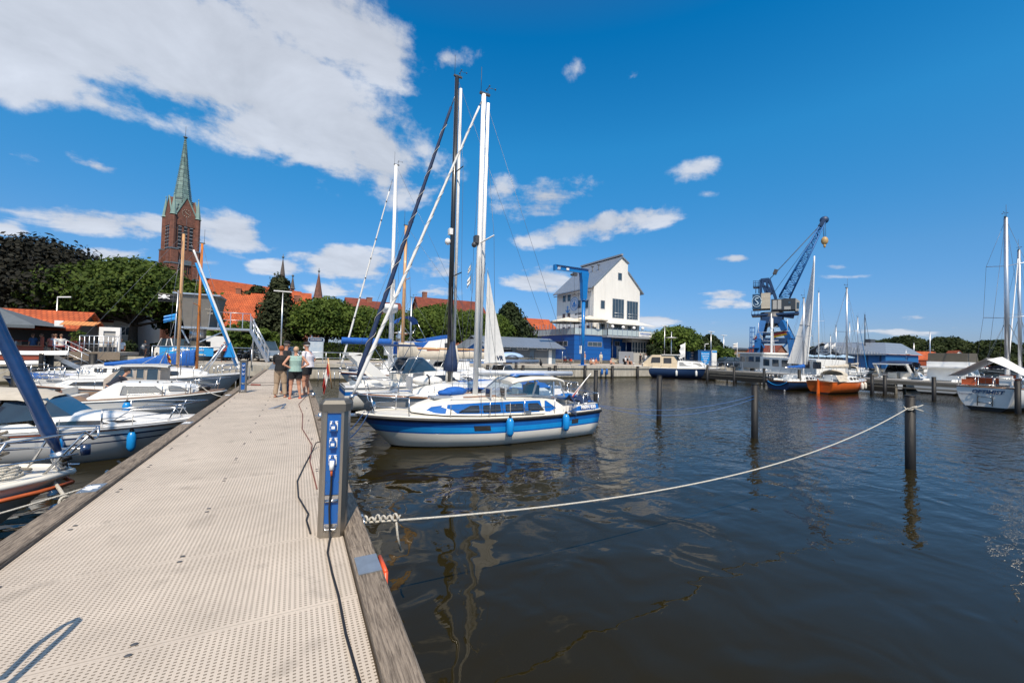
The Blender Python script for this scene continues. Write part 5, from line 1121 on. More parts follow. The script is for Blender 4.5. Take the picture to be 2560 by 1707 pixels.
mo = mast(t, 3.62, 1.40, 11.35, .085, WMETAL, ((.50, .82),), chain_y=1.15, chain_z=.92, fx=-.15, fz=1.05, ax=8.0, az=1.0, fore=False, top_rake=.03, rr=.006)
b = MB(); b.tube([(3.76, 0, 2.3), (3.82, 0, 11.1)], .055, 8); b.build('in_mast_furled_sail', WMETAL, t)
furl(t, (-.12, 0, 1.50), (3.50, 0, 10.9), .058, WHITECLOTH, wrap=mat('luff_seam', (.60, .60, .60), .7), wr=.008, tail=.2)
boom(t, 3.72, 7.45, 2.14, .085, mat('silver_boom', (.66, .70, .76), .35, .3), z1=2.10)
b = MB(); b.add([(3.9, 0, 2.45), (4.72, 0, 2.48), (4.60, .03, 3.0), (4.2, .02, 4.5), (3.95, 0, 5.6)], [(0, 1, 2, 3, 4)]); sl_ = b.build('sail_clew', WHITECLOTH, t)
text('sail_mark', 'VR', .2, NAVY, sl_, (4.48, -.01, 2.62), (R(90), 0, 0), bold=.006)
b = MB(); b.box(3.45, 3.58, -.1, .1, 6.35, 6.6); b.ell((3.45, 0, 6.3), .09); b.build('deck_lamp', DGREY, t)
pulpit(hl, t, .16, .56); stanchions(hl, t, .30, .74, 4, .58); pushpit(hl, t, .90, .60)
b = MB(); b.cyl((.42, -.05), .035, .98, 1.1, 6); b.tube([(.30, -.14, 1.20), (.40, -.02, 1.20)], .15, 16, smooth=False); b.ell((.42, 0, 1.2), (.1, .14, .14)); b.build('bow_spotlight', STEEL, t)
b = MB(); b.tube([(.1, 0, .95), (-.35, 0, .98), (-.45, 0, .85)], .05, 6); b.box(-.3, .1, -.12, .12, .93, .96); b.build('bow_roller', STEEL, t)
for x0, x1, f in ((2.35, 2.95, .27), ): pass
for xw, ww in ((3.0, .52), (6.62, .30)):
 b = MB(); P_ = []
 f0, f1 = xw/L_, (xw+ww)/L_
 for f in (f0, (f0+f1)/2, f1): p = hl.pt(f, .155, -1); q = hl.pt(f, .285, -1); P_.append([(p[0], p[1]-.012, p[2]), (q[0], q[1]-.012, q[2])])
 b.grid(P_, 0, False); b.build('hull_window', TINT, t)
b = MB(); b.ell((5.3, -1.12, .52), .02); b.ell((2.55, -.84, .17), .02); b.build('through_hull', BLACK, t)
te = hl.pt(.93, .06, -1); text('registration', 'MØN 830', .17, WMETAL, t, (7.38, -1.10, 1.02), (R(80), 0, R(8)), bold=.006, extrude=.006)
b = MB(); rows = []
for i in range(9):
 f = .80+.195*i/8; p = hl.pt(f, 0, -1); rows.append([(p[0], p[1]+.045, p[2]+.06), (p[0], p[1]+.10, p[2]+.06+.16*min(1, i/3))])
b.grid(rows, 0, False); b.build('blue_quarter_panel', MONMID, t)
b = MB(); rows = []
for sd in (-1, 1):
 rows = []
 for i in range(12):
  f = .70+.298*i/11; p = hl.pt(f, 0, sd); hh = .04+.2*min(1, i/3); rows.append([(p[0], p[1]-sd*.06, p[2]+.03), (p[0], p[1]-sd*.13, p[2]+hh), (p[0], p[1]-sd*.30, p[2]+hh)])
 b = MB(); b.grid(rows if sd > 0 else [r[::-1] for r in rows], 0, False); b.build('bulwark', CREAM, t)
for i in range(2):   # covered blue cushion and sail bags on the foredeck
 pass
b = MB(); b.ell((3.05, .35, 1.52), (.42, .22, .15)); b.ell((2.7, .30, 1.48), (.25, .2, .1)); b.build('blue_sail_bag', BLUECLOTH, t)
b = MB(); b.box(4.9, 5.1, -1.1, -.95, .9, 1.0); b.cyl((7.1, -.9), .06, 1.0, 1.16, 10); b.cyl((7.1, .9), .06, 1.0, 1.16, 10); b.build('winch', STEEL, t)
b = MB(); rows = [[(7.2+.9*i/10, -.55+.1*math.sin(i*1.9), 1.08+.12*math.sin(i*1.1)) for i in range(11)], [(7.2+.9*i/10, -.2, 1.25+.12*math.sin(i*1.3+1)) for i in range(11)], [(7.2+.9*i/10, .1, 1.08+.05*math.sin(i)) for i in range(11)]]
b.grid(rows, 0, True); b.build('cockpit_tent', NAVYCLOTH, t)
b = MB(); b.ell((7.45, .35, 1.22), (.5, .3, .12)); b.build('life_raft_cover', BLUE, t)
b = MB(); b.box(6.9, 7.2, .3, .55, 1.3, 1.62); b.build('white_locker', WMETAL, t)
b = MB(); b.tube([(7.3, .1, 1.0), (8.15, -.25, 2.12)], .018, 6); st = b.build('flagstaff', WMETAL, t)
def flag(par, p0, p1, drop, cols, name='flag', w=.45, fold=.12, horizontal=True):
 """cloth hanging from a slanted staff"""
 p0, p1 = Vector(p0), Vector(p1); n = 9; b = MB(); rows = []
 for i in range(n+1):
  t_ = i/n; a = p0.lerp(p1, t_); rows.append([tuple(a+Vector(drop)*s+Vector((0, fold*math.sin(i*1.4+3*s)*s, 0))) for s in (0, .33, .66, 1)])
 k = len(cols); base = 0; m_ = 4
 vs = [q for r_ in rows for q in r_]; b.v = [tuple(v) for v in vs]
 for i in range(n):
  for j in range(3):
   b.f.append((i*m_+j, (i+1)*m_+j, (i+1)*m_+j+1, i*m_+j+1)); b.m.append(min(k-1, int(i/n*k)) if horizontal else min(k-1, j)); b.sm.append(True)
 return b.build(name, cols, par)
flag(st, (7.75, -.09, 1.62), (8.10, -.23, 2.06), (-.38, .12, -.55), [REDCLOTH, REDCLOTH, WHITECLOTH, REDCLOTH], fold=.06)
b = MB()
for k in range(6): b.tube([(6.55+.03*k, -1.16, 1.14), (6.48+.04*k, -1.24, .92-.02*k), (6.56+.04*k, -1.25, .86-.02*k), (6.66+.03*k, -1.16, 1.14)], .008, 5)
b.build('coiled_line', BROPE, t)
FG = 'blue fenders along the nearest yacht'
for x, lb in ((4.1, 'blue fender hanging amidships from the blue and white yacht'), (6.25, 'blue fender hanging near the stern of the blue and white yacht')):
 f = x/L_; p = hl.pt(f, .2, -1); fender(lb, (1.55+p[0], 12.25+p[1]-.14, p[2]), .58, .115, LBLUE, FG, .42)
rope('mooring_rope', 'pair of dark blue bow lines from the nearest yacht to the jetty', [(1.75, 12.15, 1.05), (.55, 9.2, 1.0)], .018, BROPE, .25)
rope('mooring_rope', 'second dark blue bow line of the nearest yacht, hanging slightly lower', [(1.85, 12.0, 1.05), (.55, 9.1, .98)], .018, BROPE, .36)
# ---- generic yachts
def yacht(label, loc, rz, L_, B, hullm, rows, fb=1.0, fs=.85, H=11, cover=None, mr=.07, mx=.42, mm=ALU, deckm=WHITE, cab=None, boomlen=.42, furlc=None, group=None, tw=.6, spread=((.5, .85),), cabm=None, winm=TINT, hood=None, boomz=None, simple=False, rake=1.2, wheel=True, mastx=None, stripe=None, dmot=None, furltop=.93):
 hl = Hull(L_, B, fb, fs, rake=rake, tw=tw); t = thing('sailboat', label, 'sailboat', loc, rz, group)
 hl.build(hullm, rows, parent=t, n=16 if simple else 24); hl.rail(TEAK if not simple else GREYP, t, .028); hl.deck(deckm, t, .68, .93)
 x0, x1 = .22*L_, .68*L_; zt = fb+.30; w = B*.36
 c = Cabin([(x0, w*.35, w*.2, fb-.06, fb+.0), (x0+.5, w*.75, w*.6, fb-.1, zt-.12), (x0+1.4, w, w*.85, fs, zt), (x1-.5, w*1.08, w*.92, fs-.05, zt+.06), (x1, w*1.02, w*.88, fs-.05, zt+.02)]); co = c.build(cabm or deckm, t)
 nW = 3
 for i in range(nW): a = x0+1.1+(x1-x0-1.5)*i/nW; c.win(a, a+(x1-x0-1.5)/nW*.7, .3, .75, winm, t)
 if stripe: c.win(x0+.4, x1-.1, .1, .25, stripe, t, name='cabin_stripe', off=.008)
 mxx = mastx if mastx is not None else mx*L_
 if H: mo = mast(t, mxx, zt, H, mr, mm, spread, chain_y=B*.45, chain_z=fs, fx=0, fz=fb+.05, ax=L_-.05, az=fs+.1, fore=furlc is None, rr=.008)
 bz = boomz or zt+.75
 if H: boom(t, mxx+.08, mxx+boomlen*L_, bz, .055, mm, cover, .14)
 if furlc: furl(t, (0, 0, fb+.25), (mxx*furltop, 0, (zt+(H-zt)*furltop)), .055, furlc, tail=.3)
 pulpit(hl, t, .15, .55); stanchions(hl, t, .28, .85, 4 if simple else 5, .55); pushpit(hl, t, .92, .55)
 if hood:
  b = MB(); rows_ = []
  for (x, z, ww) in ((x1-.75, zt+.05, w*.9), (x1-.45, zt+.52, w*.95), (x1+.1, zt+.58, w*1.0), (x1+.35, zt+.50, w)): rows_.append([(x, ww*math.cos(a), (fs+.1)+(z-fs-.1)*math.sin(a)**.5) for a in [math.pi*k/8 for k in range(9)]])
  b.grid(rows_, 0, True); b.build('spray_hood', hood, t)
 return t, hl, c
std = lambda u=.62: [(.06, 0), (.12, 1), (.70, 0), (1, 2)]
# ---- 2: grey white yacht with dark mast, second in the row on the right
t, hl, c = yacht('long grey white yacht with black mast and blue deck covers beside the nearest yacht', (1.9, 15.9, 0), 0, 9.6, 2.9, [GREYH, BLUE, WATERLINE], [(.05, 0), (.52, 0), (.60, 1), (.70, 0), (1, 2)], 1.22, .98, 0, deckm=WHITE, stripe=BLUE, winm=TINT)
mast(t, 3.62, 1.55, 14.25, .10, mat('black_mast', (.015, .017, .02), .3, var=.1, coat=.3), ((.34, .75), (.68, .62)), chain_y=1.3, chain_z=1.1, fx=0, fz=1.4, ax=9.5, az=1.1, fore=False, rr=.007)
b = MB(); b.tube([(3.82, 0, 2.9), (3.80, 0, 13.8)], .062, 8); b.build('in_mast_sail', WHITECLOTH, t)
furl(t, (.10, 0, 1.75), (3.40, 0, 12.9), .095, NAVYCLOTH, wrap=ROPE, wr=.010, tail=.9)
b = MB(); b.tube([(3.68, 0, 2.0), (3.70, 0, 2.3), (3.72, 0, 3.2)], [.30, .30, .13], 8); b.build('mast_boot', NAVYCLOTH, t)
boom(t, 3.75, 7.9, 2.45, .06, ALU, None)
b = MB(); b.poly([(1.6, -.3, 1.32), (1.6, .3, 1.32), (1.05, .3, 1.05), (1.05, -.3, 1.05)], th=.02); b.box(2.0, 2.05, -.4, .4, 1.3, 1.8); b.build('open_hatch', ALU, t)
b = MB(); b.ell((2.75, .1, 1.62), (.65, .34, .20), 14, 8); lr = b.build('life_raft', WHITECLOTH, t); b = MB(); b.tube([(2.75, -.26, 1.5), (2.75, -.2, 1.78), (2.75, .1, 1.85), (2.75, .4, 1.7)], .03, 5); b.build('strap', BLACK, lr)
b = MB(); b.grid([[(x, y, 1.33+.3*max(0, 1-abs(y)/1.15)+.04*math.sin(x*4+y*3)) for y in (-1.15, -.6, 0, .6, 1.15)] for x in [4.0+.5*i for i in range(9)]], 0, True); b.build('deck_cover', BLUECLOTH, t)
b = MB(); b.tube([(3.9, .1, 3.05), (4.0, 0, 2.45), (3.75, .1, 1.9), (3.7, 0, 1.6)], .07, 6); b.tube([(3.5, -.12, 2.2), (3.5, -.1, 1.6)], .05, 6); b.build('hanging_lines', ROPE, t)
b = MB(); b.box(3.45, 3.6, -.1, .1, 7.6, 7.85); b.ell((3.42, 0, 7.3), (.12, .12, .14)); b.build('mast_lamp', WMETAL, t)
for x in (3.0, 6.2): pass
# ---- 3: white motor yacht with radar arch
def arch_boat(label, loc, rz, L_, B, hullm, rows, fb, fs, arch=True, bimini=None, canopy=None, group=None, simple=False, deckm=WHITE, cabh=.45, name='motorboat', tintm=None, wsh=.62):
 hl = Hull(L_, B, fb, fs, rake=1.1, tw=.9, full=.5, bil=3.2, sheer=.02, trake=.1); t = thing(name, label, 'motorboat', loc, rz, group)
 hl.build(hullm, rows, parent=t, n=16 if simple else 24); hl.rail(GREYP, t, .03); hl.deck(deckm, t, .56, .95, .4, .12, cw=.72)
 w = B*.38; c = Cabin([(.12*L_, w*.3, w*.2, fb-.04, fb+.02), (.25*L_, w*.8, w*.6, fb-.08, fb+cabh*.55), (.42*L_, w, w*.8, fb-.12, fb+cabh), (.56*L_, w*1.1, w*.95, fs, fb+cabh*.95)]); c.build(deckm, t)
 c.win(.22*L_, .50*L_, .25, .7, tintm or TINT, t, .15, 0)
 z0, z1 = fb+cabh*.9, fb+cabh+wsh; b = MB(); fr = MB()
 A, Bp = [(.46*L_, w*.85), (.60*L_, w*1.08)], [(.56*L_, w*.7), (.64*L_, w*.95)]
 b.poly([(A[0][0], -A[0][1]*.8, z0), (A[0][0], A[0][1]*.8, z0), (Bp[0][0], Bp[0][1]*.9, z1), (Bp[0][0], -Bp[0][1]*.9, z1)])
 for sd in (-1, 1):
  b.poly([(A[0][0], sd*A[0][1]*.8, z0), (.70*L_, sd*w*1.12, z0-.05), (.66*L_, sd*w*.98, z1-.04), (Bp[0][0], sd*Bp[0][1]*.9, z1)])
  fr.tube([(A[0][0], sd*A[0][1]*.8, z0), (Bp[0][0], sd*Bp[0][1]*.9, z1), (.66*L_, sd*w*.98, z1-.04), (.72*L_, sd*w*1.12, z0-.05)], .025, 5); fr.tube([(A[0][0], sd*A[0][1]*.8, z0), (.72*L_, sd*w*1.12, z0-.05)], .025, 5)
 fr.tube([(Bp[0][0], -Bp[0][1]*.9, z1), (Bp[0][0], Bp[0][1]*.9, z1)], .025, 5); fr.tube([(A[0][0], -A[0][1]*.8, z0), (A[0][0], A[0][1]*.8, z0)], .025, 5); fr.tube([(A[0][0], 0, z0), (Bp[0][0], 0, z1)], .02, 5)
 b.build('windscreen', mat('blue_tinted_glass', (.02, .05, .09), .05, coat=.5) if not simple else TINT, t); fr.build('windscreen_frame', ALU, t)
 if arch:
  b = MB()
  for sd in (-1, 1): b.prism([(.72*L_, fs+.05), (.80*L_, fs+.05), (.98*L_, fs+1.35), (.93*L_, fs+1.45)], sd*B*.44-.05, sd*B*.44+.05, 'y')
  b.box(.92*L_, .99*L_, -B*.44-.05, B*.44+.05, fs+1.38, fs+1.50); b.build('radar_arch', WHITE, t)
 if bimini:
  b = MB(); rows_ = [[(x, y*B*.46, z-.12*y*y) for y in (-1, -.5, 0, .5, 1)] for x, z in ((.52*L_, z1-.1), (.60*L_, z1+.45), (.74*L_, z1+.55), (.84*L_, z1+.45), (.87*L_, z1+.3))]; b.grid(rows_, 0, True); b.build('bimini', bimini, t)
  b = MB()
  for sd in (-1, 1):
   for x in (.60, .84): b.tube([(.72*L_, sd*B*.46, fs+.2), (x*L_, sd*B*.46, z1+.35)], .016, 5)
  b.build('bimini_frame', STEEL, t)
 if canopy:
  b = MB(); rows_ = []
  for (x, z, ww) in ((.55*L_, z1+.02, w*.8), (.62*L_, z1+.16, w*1.0), (.78*L_, z1+.22, w*1.12), (.92*L_, z1-.05, w*1.12), (.985*L_, fs+.15, w*1.15)): rows_.append([(x, ww*y, z-(z-fs-.1)*(0 if abs(y) < .95 else .0)-.16*abs(y)**3) for y in (-1, -.8, -.4, 0, .4, .8, 1)])
  b.grid(rows_, 0, True)
  for sd in (-1, 1): b.poly([(.80*L_, sd*w*1.13, z1+.03), (.92*L_, sd*w*1.13, z1-.2), (.985*L_, sd*w*1.16, fs+.1), (.86*L_, sd*w*1.16, fs+.12)])
  b.build('canopy', canopy, t); b = MB()
  for sd in (-1, 1): b.poly([(.66*L_, sd*w*1.10, z1+.0), (.80*L_, sd*w*1.125, z1+.03), (.86*L_, sd*w*1.15, fs+.12), (.70*L_, sd*w*1.14, fs+.2)])
  b.build('canopy_window', TINT, t)
 pulpit(hl, t, .34, .42)
 b = MB(); b.box(.66*L_, .72*L_, -B*.3, -B*.05, fs-.3, fs+.55); b.build('seat', CREAM, t); b = MB(); b.box(.66*L_, .72*L_, B*.05, B*.3, fs-.3, fs+.55); b.build('seat', CREAM, t)
 return t, hl, c
t, hl, c = arch_boat('white motor yacht with blue stripe and swept radar arch behind the black masted yacht', (9.8, 20.2, 0), math.pi, 7.9, 2.9, [WHITE, BLUE, WATERLINE], [(.12, 0), (.24, 1), (.70, 0), (1, 2)], 1.35, 1.15, cabh=.5)
t.location = (9.8, 20.0, 0)
b = MB(); rows_ = [[(x, y*1.25, 3.1-.1*y*y) for y in (-1, 0, 1)] for x in (4.6, 5.4, 6.4)]; b.grid(rows_, 0, True); b.build('bimini', NAVYCLOTH, t)
b = MB()
for sd in (-1, 1):
 b.tube([(5.4, sd*1.25, 1.4), (4.6, sd*1.25, 3.0)], .018, 5); b.tube([(5.4, sd*1.25, 1.4), (6.4, sd*1.25, 3.0)], .018, 5)
b.build('bimini_frame', STEEL, t)
# ---- 4: wooden masted ketch with beige sail cover
t, hl, c = yacht('white classic yacht with varnished wooden mast, beige sail cover and long wooden pole', (2.6, 24.2, 0), 0, 10.5, 3.1, [WHITE, BLUE, WATERLINE], [(.1, 0), (.2, 1), (.7, 0), (1, 2)], 1.3, 1.1, 10.2, None, .10, mm=SPRUCE, mastx=2.9, deckm=WHITE, boomlen=.55, spread=((.62, .7),))
b = MB(); b.tube([(2.7, 0, 2.95), (9.2, 0, 2.95)], .07, 8); b.build('spinnaker_pole', SPRUCE, t)
rows_ = []
b = MB()
for i in range(22):
 x = 2.65+6.3*i/21; hgt = (.95 if i < 4 else .55)*(1+.06*math.sin(i*2.1)); wdt = .22*(1+.12*math.sin(i*1.3)); rows_.append([(x, wdt*math.cos(a), 2.55+hgt*.5*math.sin(a)+(.25 if i < 4 else 0)+.03*math.sin(3*a+i)) for a in [2*math.pi*k/14 for k in range(14)]])
b.grid(rows_, 0, True, True); b.build('sail_cover', BEIGECLOTH, t)
# ---- 5: yacht with radar mast and blue boom cover
t, hl, c = yacht('blue and white yacht with tall white mast carrying a round radar dome', (2.4, 28.0, 0), 0, 11, 3.2, [WHITE, BLUE, WATERLINE], [(.1, 1), (.2, 0), (.7, 0), (1, 2)], 1.35, 1.1, 0, cabm=WHITE)
mast(t, 3.15, 1.6, 15.4, .12, WMETAL, ((.5, 1.1),), chain_y=1.4, chain_z=1.1, fx=0, fz=1.4, ax=10.9, az=1.2, fore=False)
furl(t, (.1, 0, 1.6), (2.75, 0, 13.5), .065, WHITECLOTH, wrap=None, tail=.9)
b = MB()
for i in range(9): f = i/9+.05; b.ell((.1+2.65*f, -.06, 1.6+11.9*f), (.05, .03, .05), 6, 4)
b.build('sail_batten_clips', BLACK, t)
b = MB(); b.cyl((3.0, -.1), .55, 5.45, 5.85, 24); b.lathe((3.0, -.1, 5.45), [(.55, 0), (.45, -.12), (.2, -.2), (0, -.21)], 24); b.box(2.5, 3.2, -.1, 0, 5.35, 5.45); b.build('radar_dome', WMETAL, t)
b = MB(); b.tube([(3.3, 0, 2.0), (3.3, 0, 7.6)], .06, 8); b.build('furled_trysail', ALU, t)
b = MB(); rows_ = [[(x, .2*math.cos(a), 3.35+.22*math.sin(a)+(.12 if x > 2.6 else 0)*0) for a in [2*math.pi*k/10 for k in range(10)]] for x in np.linspace(.1, 3.2, 10)]; b.grid(rows_, 0, True, True); b.build('sail_cover', BLUECLOTH, t)
# ---- 6: flybridge boat
t = thing('flybridge_boat', 'white motor cruiser with bright blue flybridge canvas and a small red name plate', 'motorboat', (3.2, 32.2, 0)); hl = Hull(11, 3.4, 1.5, 1.3, rake=1.2, tw=.9, full=.5, bil=3); hl.build([WHITE, BLUE, WATERLINE], [(.1, 0), (.18, 1), (.7, 0), (1, 2)], parent=t); hl.deck(WHITE, t, .85, .97)
c = Cabin([(2.6, .9, .6, 1.4, 1.6), (3.4, 1.2, 1.0, 1.4, 2.35), (8.6, 1.35, 1.2, 1.3, 2.4), (9.3, 1.35, 1.2, 1.3, 2.2)]); c.build(WHITE, t); c.win(3.7, 5.5, .35, .8, CURT, t, .3, -.2, frame=BLACK); c.win(5.9, 8.1, .35, .8, CURT, t, .1, -.2, frame=BLACK)
c2 = Cabin([(2.9, 1.1, 1.0, 2.40, 3.45), (5.4, 1.15, 1.05, 2.40, 3.50), (7.4, 1.15, 1.0, 2.4, 3.85), (7.9, 1.1, 1.0, 2.4, 2.7)]); c2.build(WHITE, t, 'flybridge'); c2.win(2.95, 5.0, .12, .98, BLUECLOTH, t, 0, .9, 'flybridge_canvas'); c2.win(7.2, 7.6, .5, .75, TINT, t)
b = MB(); b.prism([(5.0, 3.62), (7.6, 4.15), (7.5, 3.85), (5.6, 3.5)], -1.0, 1.0, 'y'); b.build('canvas_cover', BLUECLOTH, t)
b = MB(); b.box(5.75, 6.75, -1.14, -1.10, 2.85, 3.02); npb = b.build('name_plate', REDCLOTH, t); npb.location = (0, -.03, 0); text('name', 'ROMY', .13, BEIGECLOTH, npb, (6.25, -1.15, 2.935), (R(90), 0, 0))
b = MB(); P_ = [(4.6+.75*math.cos(a)-.3, -.3, 4.9+.55*math.sin(a)) for a in [math.pi*k/8 for k in range(9)]]; b.grid([[(x, -1.0, z) for x, _, z in P_], [(x, 1.0, z) for x, _, z in P_]], 0); b.build('folded_bimini', BLUECLOTH, t)
b = MB(); b.tube([(5.0, -1, 4.9), (5.8, -1, 3.5)], .02, 5); b.tube([(3.7, -1, 4.9), (4.9, -1, 3.5)], .02, 5); b.tube([(4.9, -1, 4.6), (4.2, -1, 3.5)], .02, 5); b.build('bimini_frame', STEEL, t)
pulpit(hl, t, .3, .7)
# ---- 7: more boats on the right between the jetty and the quay
yacht('white yacht with cream curtained windows behind the nearest yacht\'s stern', (5.5, 36.0, 0), 0, 8, 2.7, [WHITE, NAVY, WATERLINE], [(.1, 0), (.18, 1), (.7, 0), (1, 2)], 1.15, .95, 7.5, BLUECLOTH, simple=True, hood=BLUECLOTH)
arch_boat('white speedboat with orange seat behind the stern of the nearest yacht', (13.2, 28.0, 0), math.pi, 6.4, 2.3, [WHITE, NAVY, WATERLINE], [(.15, 0), (.25, 1), (.7, 0), (1, 2)], 1.0, .85, arch=False, bimini=NAVYCLOTH, simple=True)
t, hl, c = arch_boat('white and blue open motorboat with chrome rails half hidden by the nearest yacht', (9.9, 16.2, 0), math.pi, 5.5, 2.2, [WHITE, BLUE, WATERLINE], [(.15, 0), (.25, 1), (.7, 0), (1, 2)], .95, .8, arch=False, simple=True); t.location = (15.2, 23.6, 0)
t = thing('rowing_boat', 'varnished wooden dinghy under a blue cover beyond the stern of the nearest yacht', 'boat', (8.1, 15.8, 0)); hl = Hull(4.4, 1.6, .75, .6, rake=.5, tw=.7); hl.build([TEAK, WHITE, WATERLINE], [(.1, 1), (.6, 0), (1, 2)], parent=t)
b = MB(); b.grid([[(4.4*f+.05, y*hl.hb(f), hl.h(f)+.03+.22*(1-abs(y))*math.sin(math.pi*f)) for y in (-1, -.5, 0, .5, 1)] for f in [i/10 for i in range(1, 11)]], 0); b.build('boat_cover', BLUECLOTH, t)
# ---------------------------------------------------------------- boats to the left of the jetty (bows toward the jetty)
PI = math.pi
# L1: bow of a yacht, lower left
L1Y = 7.95
hl = Hull(8.6, 2.7, .98, .85, rake=1.3, tw=.6, full=.42, bil=5, nar=.1); t = thing('sailboat', 'grey hulled yacht with orange rubbing strip and dark blue furled sail, bottom left corner', 'sailboat', (-2.72, L1Y, 0), PI)
BG = mat('blue_grey_hull', (.46, .50, .55), .3, var=.1, coat=.4, scale=1.2)
hl.build([BG, CREAM, BG, WATERLINE], [(.08, 1), (.9, 0), (1, 3)], parent=t); hl.rail(mat('orange_strip', (.45, .10, .03), .5, var=.3, scale=6), t, .028, -.13); hl.rail(CREAM, t, .045, .02, 'toe_rail', 0, -.03); hl.deck(CREAM, t, .66, .93)
c = Cabin([(2.2, .3, .2, .9, 1.0), (2.8, .85, .7, .9, 1.25), (5.4, .95, .85, .85, 1.3), (5.8, .95, .85, .85, .95)]); c.build(CREAM, t); c.win(3.0, 5.2, .3, .7, TINT, t)
furl(t, (.14, 0, 1.25), (3.35, 0, 9.8), .085, mat('glossy_navy_cover', (.008, .035, .12), .28, var=.25, scale=5, bump=.25, bscale=10, coat=.3), tail=.4)
mast(t, 3.5, 1.25, 10.3, .08, ALU, ((.5, .8),), chain_y=1.2, chain_z=.9, fore=False, ax=8.5, az=.95)
b = MB()
for sd in (-1, 1):
 a, c_ = hl.edge(.22, sd, .1), hl.edge(.08, sd, .08)
 b.tube([a, (a[0]-.22, a[1], a[2]+.58), (c_[0]-.35, c_[1]*.9, c_[2]+.60), (-.18, sd*.22, 1.58), (-.22, sd*.08, 1.45)], .016, 7)
 b.tube([c_, (c_[0]-.28, c_[1]*.95, c_[2]+.60)], .016, 7); b.tube([(a[0]-.1, a[1], a[2]+.30), (c_[0]-.14, c_[1]*.95, c_[2]+.30), (-.10, sd*.15, 1.27)], .012, 6)
b.tube([(-.22, .08, 1.45), (-.22, -.08, 1.45)], .016, 6); b.tube([(.25, -.12, 1.0), (-.18, -.2, 1.58)], .016, 6); b.tube([(.25, .12, 1.0), (-.18, .2, 1.58)], .016, 6); b.build('pulpit', STEEL, t)
b = MB(); b.cyl((-.12, .0), .055, 1.22, 1.36, 12); b.build('bow_light', NAVY, t)
b = MB(); b.box(.05, .5, -.07, .07, .99, 1.03); b.tube([(.10, 0, 1.02), (.14, 0, 1.25)], .06, 12); b.build('stem_fitting', STEEL, t)
def knot(pts, r, m, par, name='rope_coil'): b = MB(); b.tube(pts, r, 7); return b.build(name, m, par)
random.seed(3)
P_ = [(.55+.12*math.cos(i*1.1)+.02*i/9, .15+.14*math.sin(i*1.1), 1.03+.012*i*.5) for i in range(26)]; knot(P_, .018, ROPE, t)
P_ = [(.95+.05*math.sin(i*1.5), -.62+.05*math.cos(i*1.5), 1.12+.025*i) for i in range(16)]; knot(P_, .022, GROPE, t)
knot([(1.0, -.62, 1.55), (1.05, -.66, 1.2), (1.0, -.5, 1.04), (.7, -.3, 1.03), (.45, -.1, 1.05)], .02, GROPE, t, 'deck_line')
b = MB(); b.tube([(.1, -.5, .98), (.35, -.5, 1.0)], .02, 6); b.build('cleat', STEEL, t)
# L2: open boat with beige canopy
t, hl, c = arch_boat('white sports boat SEEBÄR II with beige canopy, second boat on the left', (-2.25, 13.9, 0), PI, 5.1, 2.2, [WHITE, NAVY, GREYH, WATERLINE], [(.16, 0), (.20, 1), (.30, 2), (.33, 1), (.75, 2), (1, 3)], .86, .80, arch=False, canopy=BEIGECLOTH, cabh=.22, wsh=.42)
text('name', 'SEEBÄR II', .19, NAVY, t, (1.95, 0, 0), (0, 0, 0), bold=.004); o = t.children[-1]
def on_side(o, hl, f, u, sd, off=.02):
 p0 = Vector(hl.pt(f-.03, u, sd)); p1 = Vector(hl.pt(f+.03, u, sd)); q0 = Vector(hl.pt(f, u-.05, sd)); q1 = Vector(hl.pt(f, u+.05, sd)); ex = (p1-p0).normalized(); ey = (q0-q1).normalized()
 ez = ex.cross(ey)
 if ez.y*sd < 0: ex = -ex; ez = ex.cross(ey)
 ez.normalize(); ey = ez.cross(ex); o.rotation_euler = Matrix((ex, ey, ez)).transposed().to_euler(); o.location = Vector(hl.pt(f, u, sd))+ez*off
on_side(o, hl, .34, .24, 1)
b = MB(); P_ = [Vector(hl.pt(f, .06, 1))+Vector((0, .012, 0)) for f in np.linspace(.03, 1, 16)]; b.tube(P_, .012, 5); b.build('orange_line', ORANGE, t)
b = MB(); b.tube([(.35, .3, .9), (.5, .32, 1.15), (1.3, .6, 1.18), (1.6, .68, .95)], .014, 6); b.tube([(.35, -.3, .9), (.5, -.32, 1.15), (1.3, -.6, 1.18), (1.6, -.68, .95)], .014, 6); b.tube([(.5, .32, 1.15), (.5, -.32, 1.15)], .014, 6); b.build('bow_rail', STEEL, t)
# L3: wooden cabin cruiser
t = thing('motorboat', 'white and grey cabin cruiser ZEELEEUW with curtained windows, third boat on the left', 'motorboat', (-2.45, 19.9, 0), PI)
hl = Hull(6.4, 2.4, 1.05, .85, rake=1.0, tw=.8, full=.5, bil=2.8); hl.build([mat('lapped_white_planks', (.62, .63, .62), .35, var=.1), GREYH, WATERLINE], [(.08, 0), (.16, 1), (.24, 0), (.32, 1), (.42, 0), (.52, 1), (.7, 0), (1, 2)], parent=t)
hl.rail(WHITE, t, .03); hl.deck(mat('brown_deck', (.22, .15, .11), .6), t, .60, .95, .4, .12, cw=.75)
c = Cabin([(.85, .45, .35, 1.0, 1.08), (1.05, .65, .58, .98, 1.24), (1.6, .85, .75, .93, 1.38), (3.0, .93, .84, .88, 1.43), (3.2, .93, .84, .86, 1.38), (3.8, .95, .9, .84, .95)], .05); c.build(WHITE, t)
c.win(1.12, 1.62, .42, .82, CURT, t, .22, .05, frame=STEEL); c.win(1.75, 2.95, .25, .80, CURT, t, .3, -.05, frame=STEEL)
for x in (1.6, 2.0, 2.5, 3.0):
 b = MB(); b.cyl((x, .68), .025, 1.42, 1.47, 8); b.build('roof_fitting', BLACK, t)
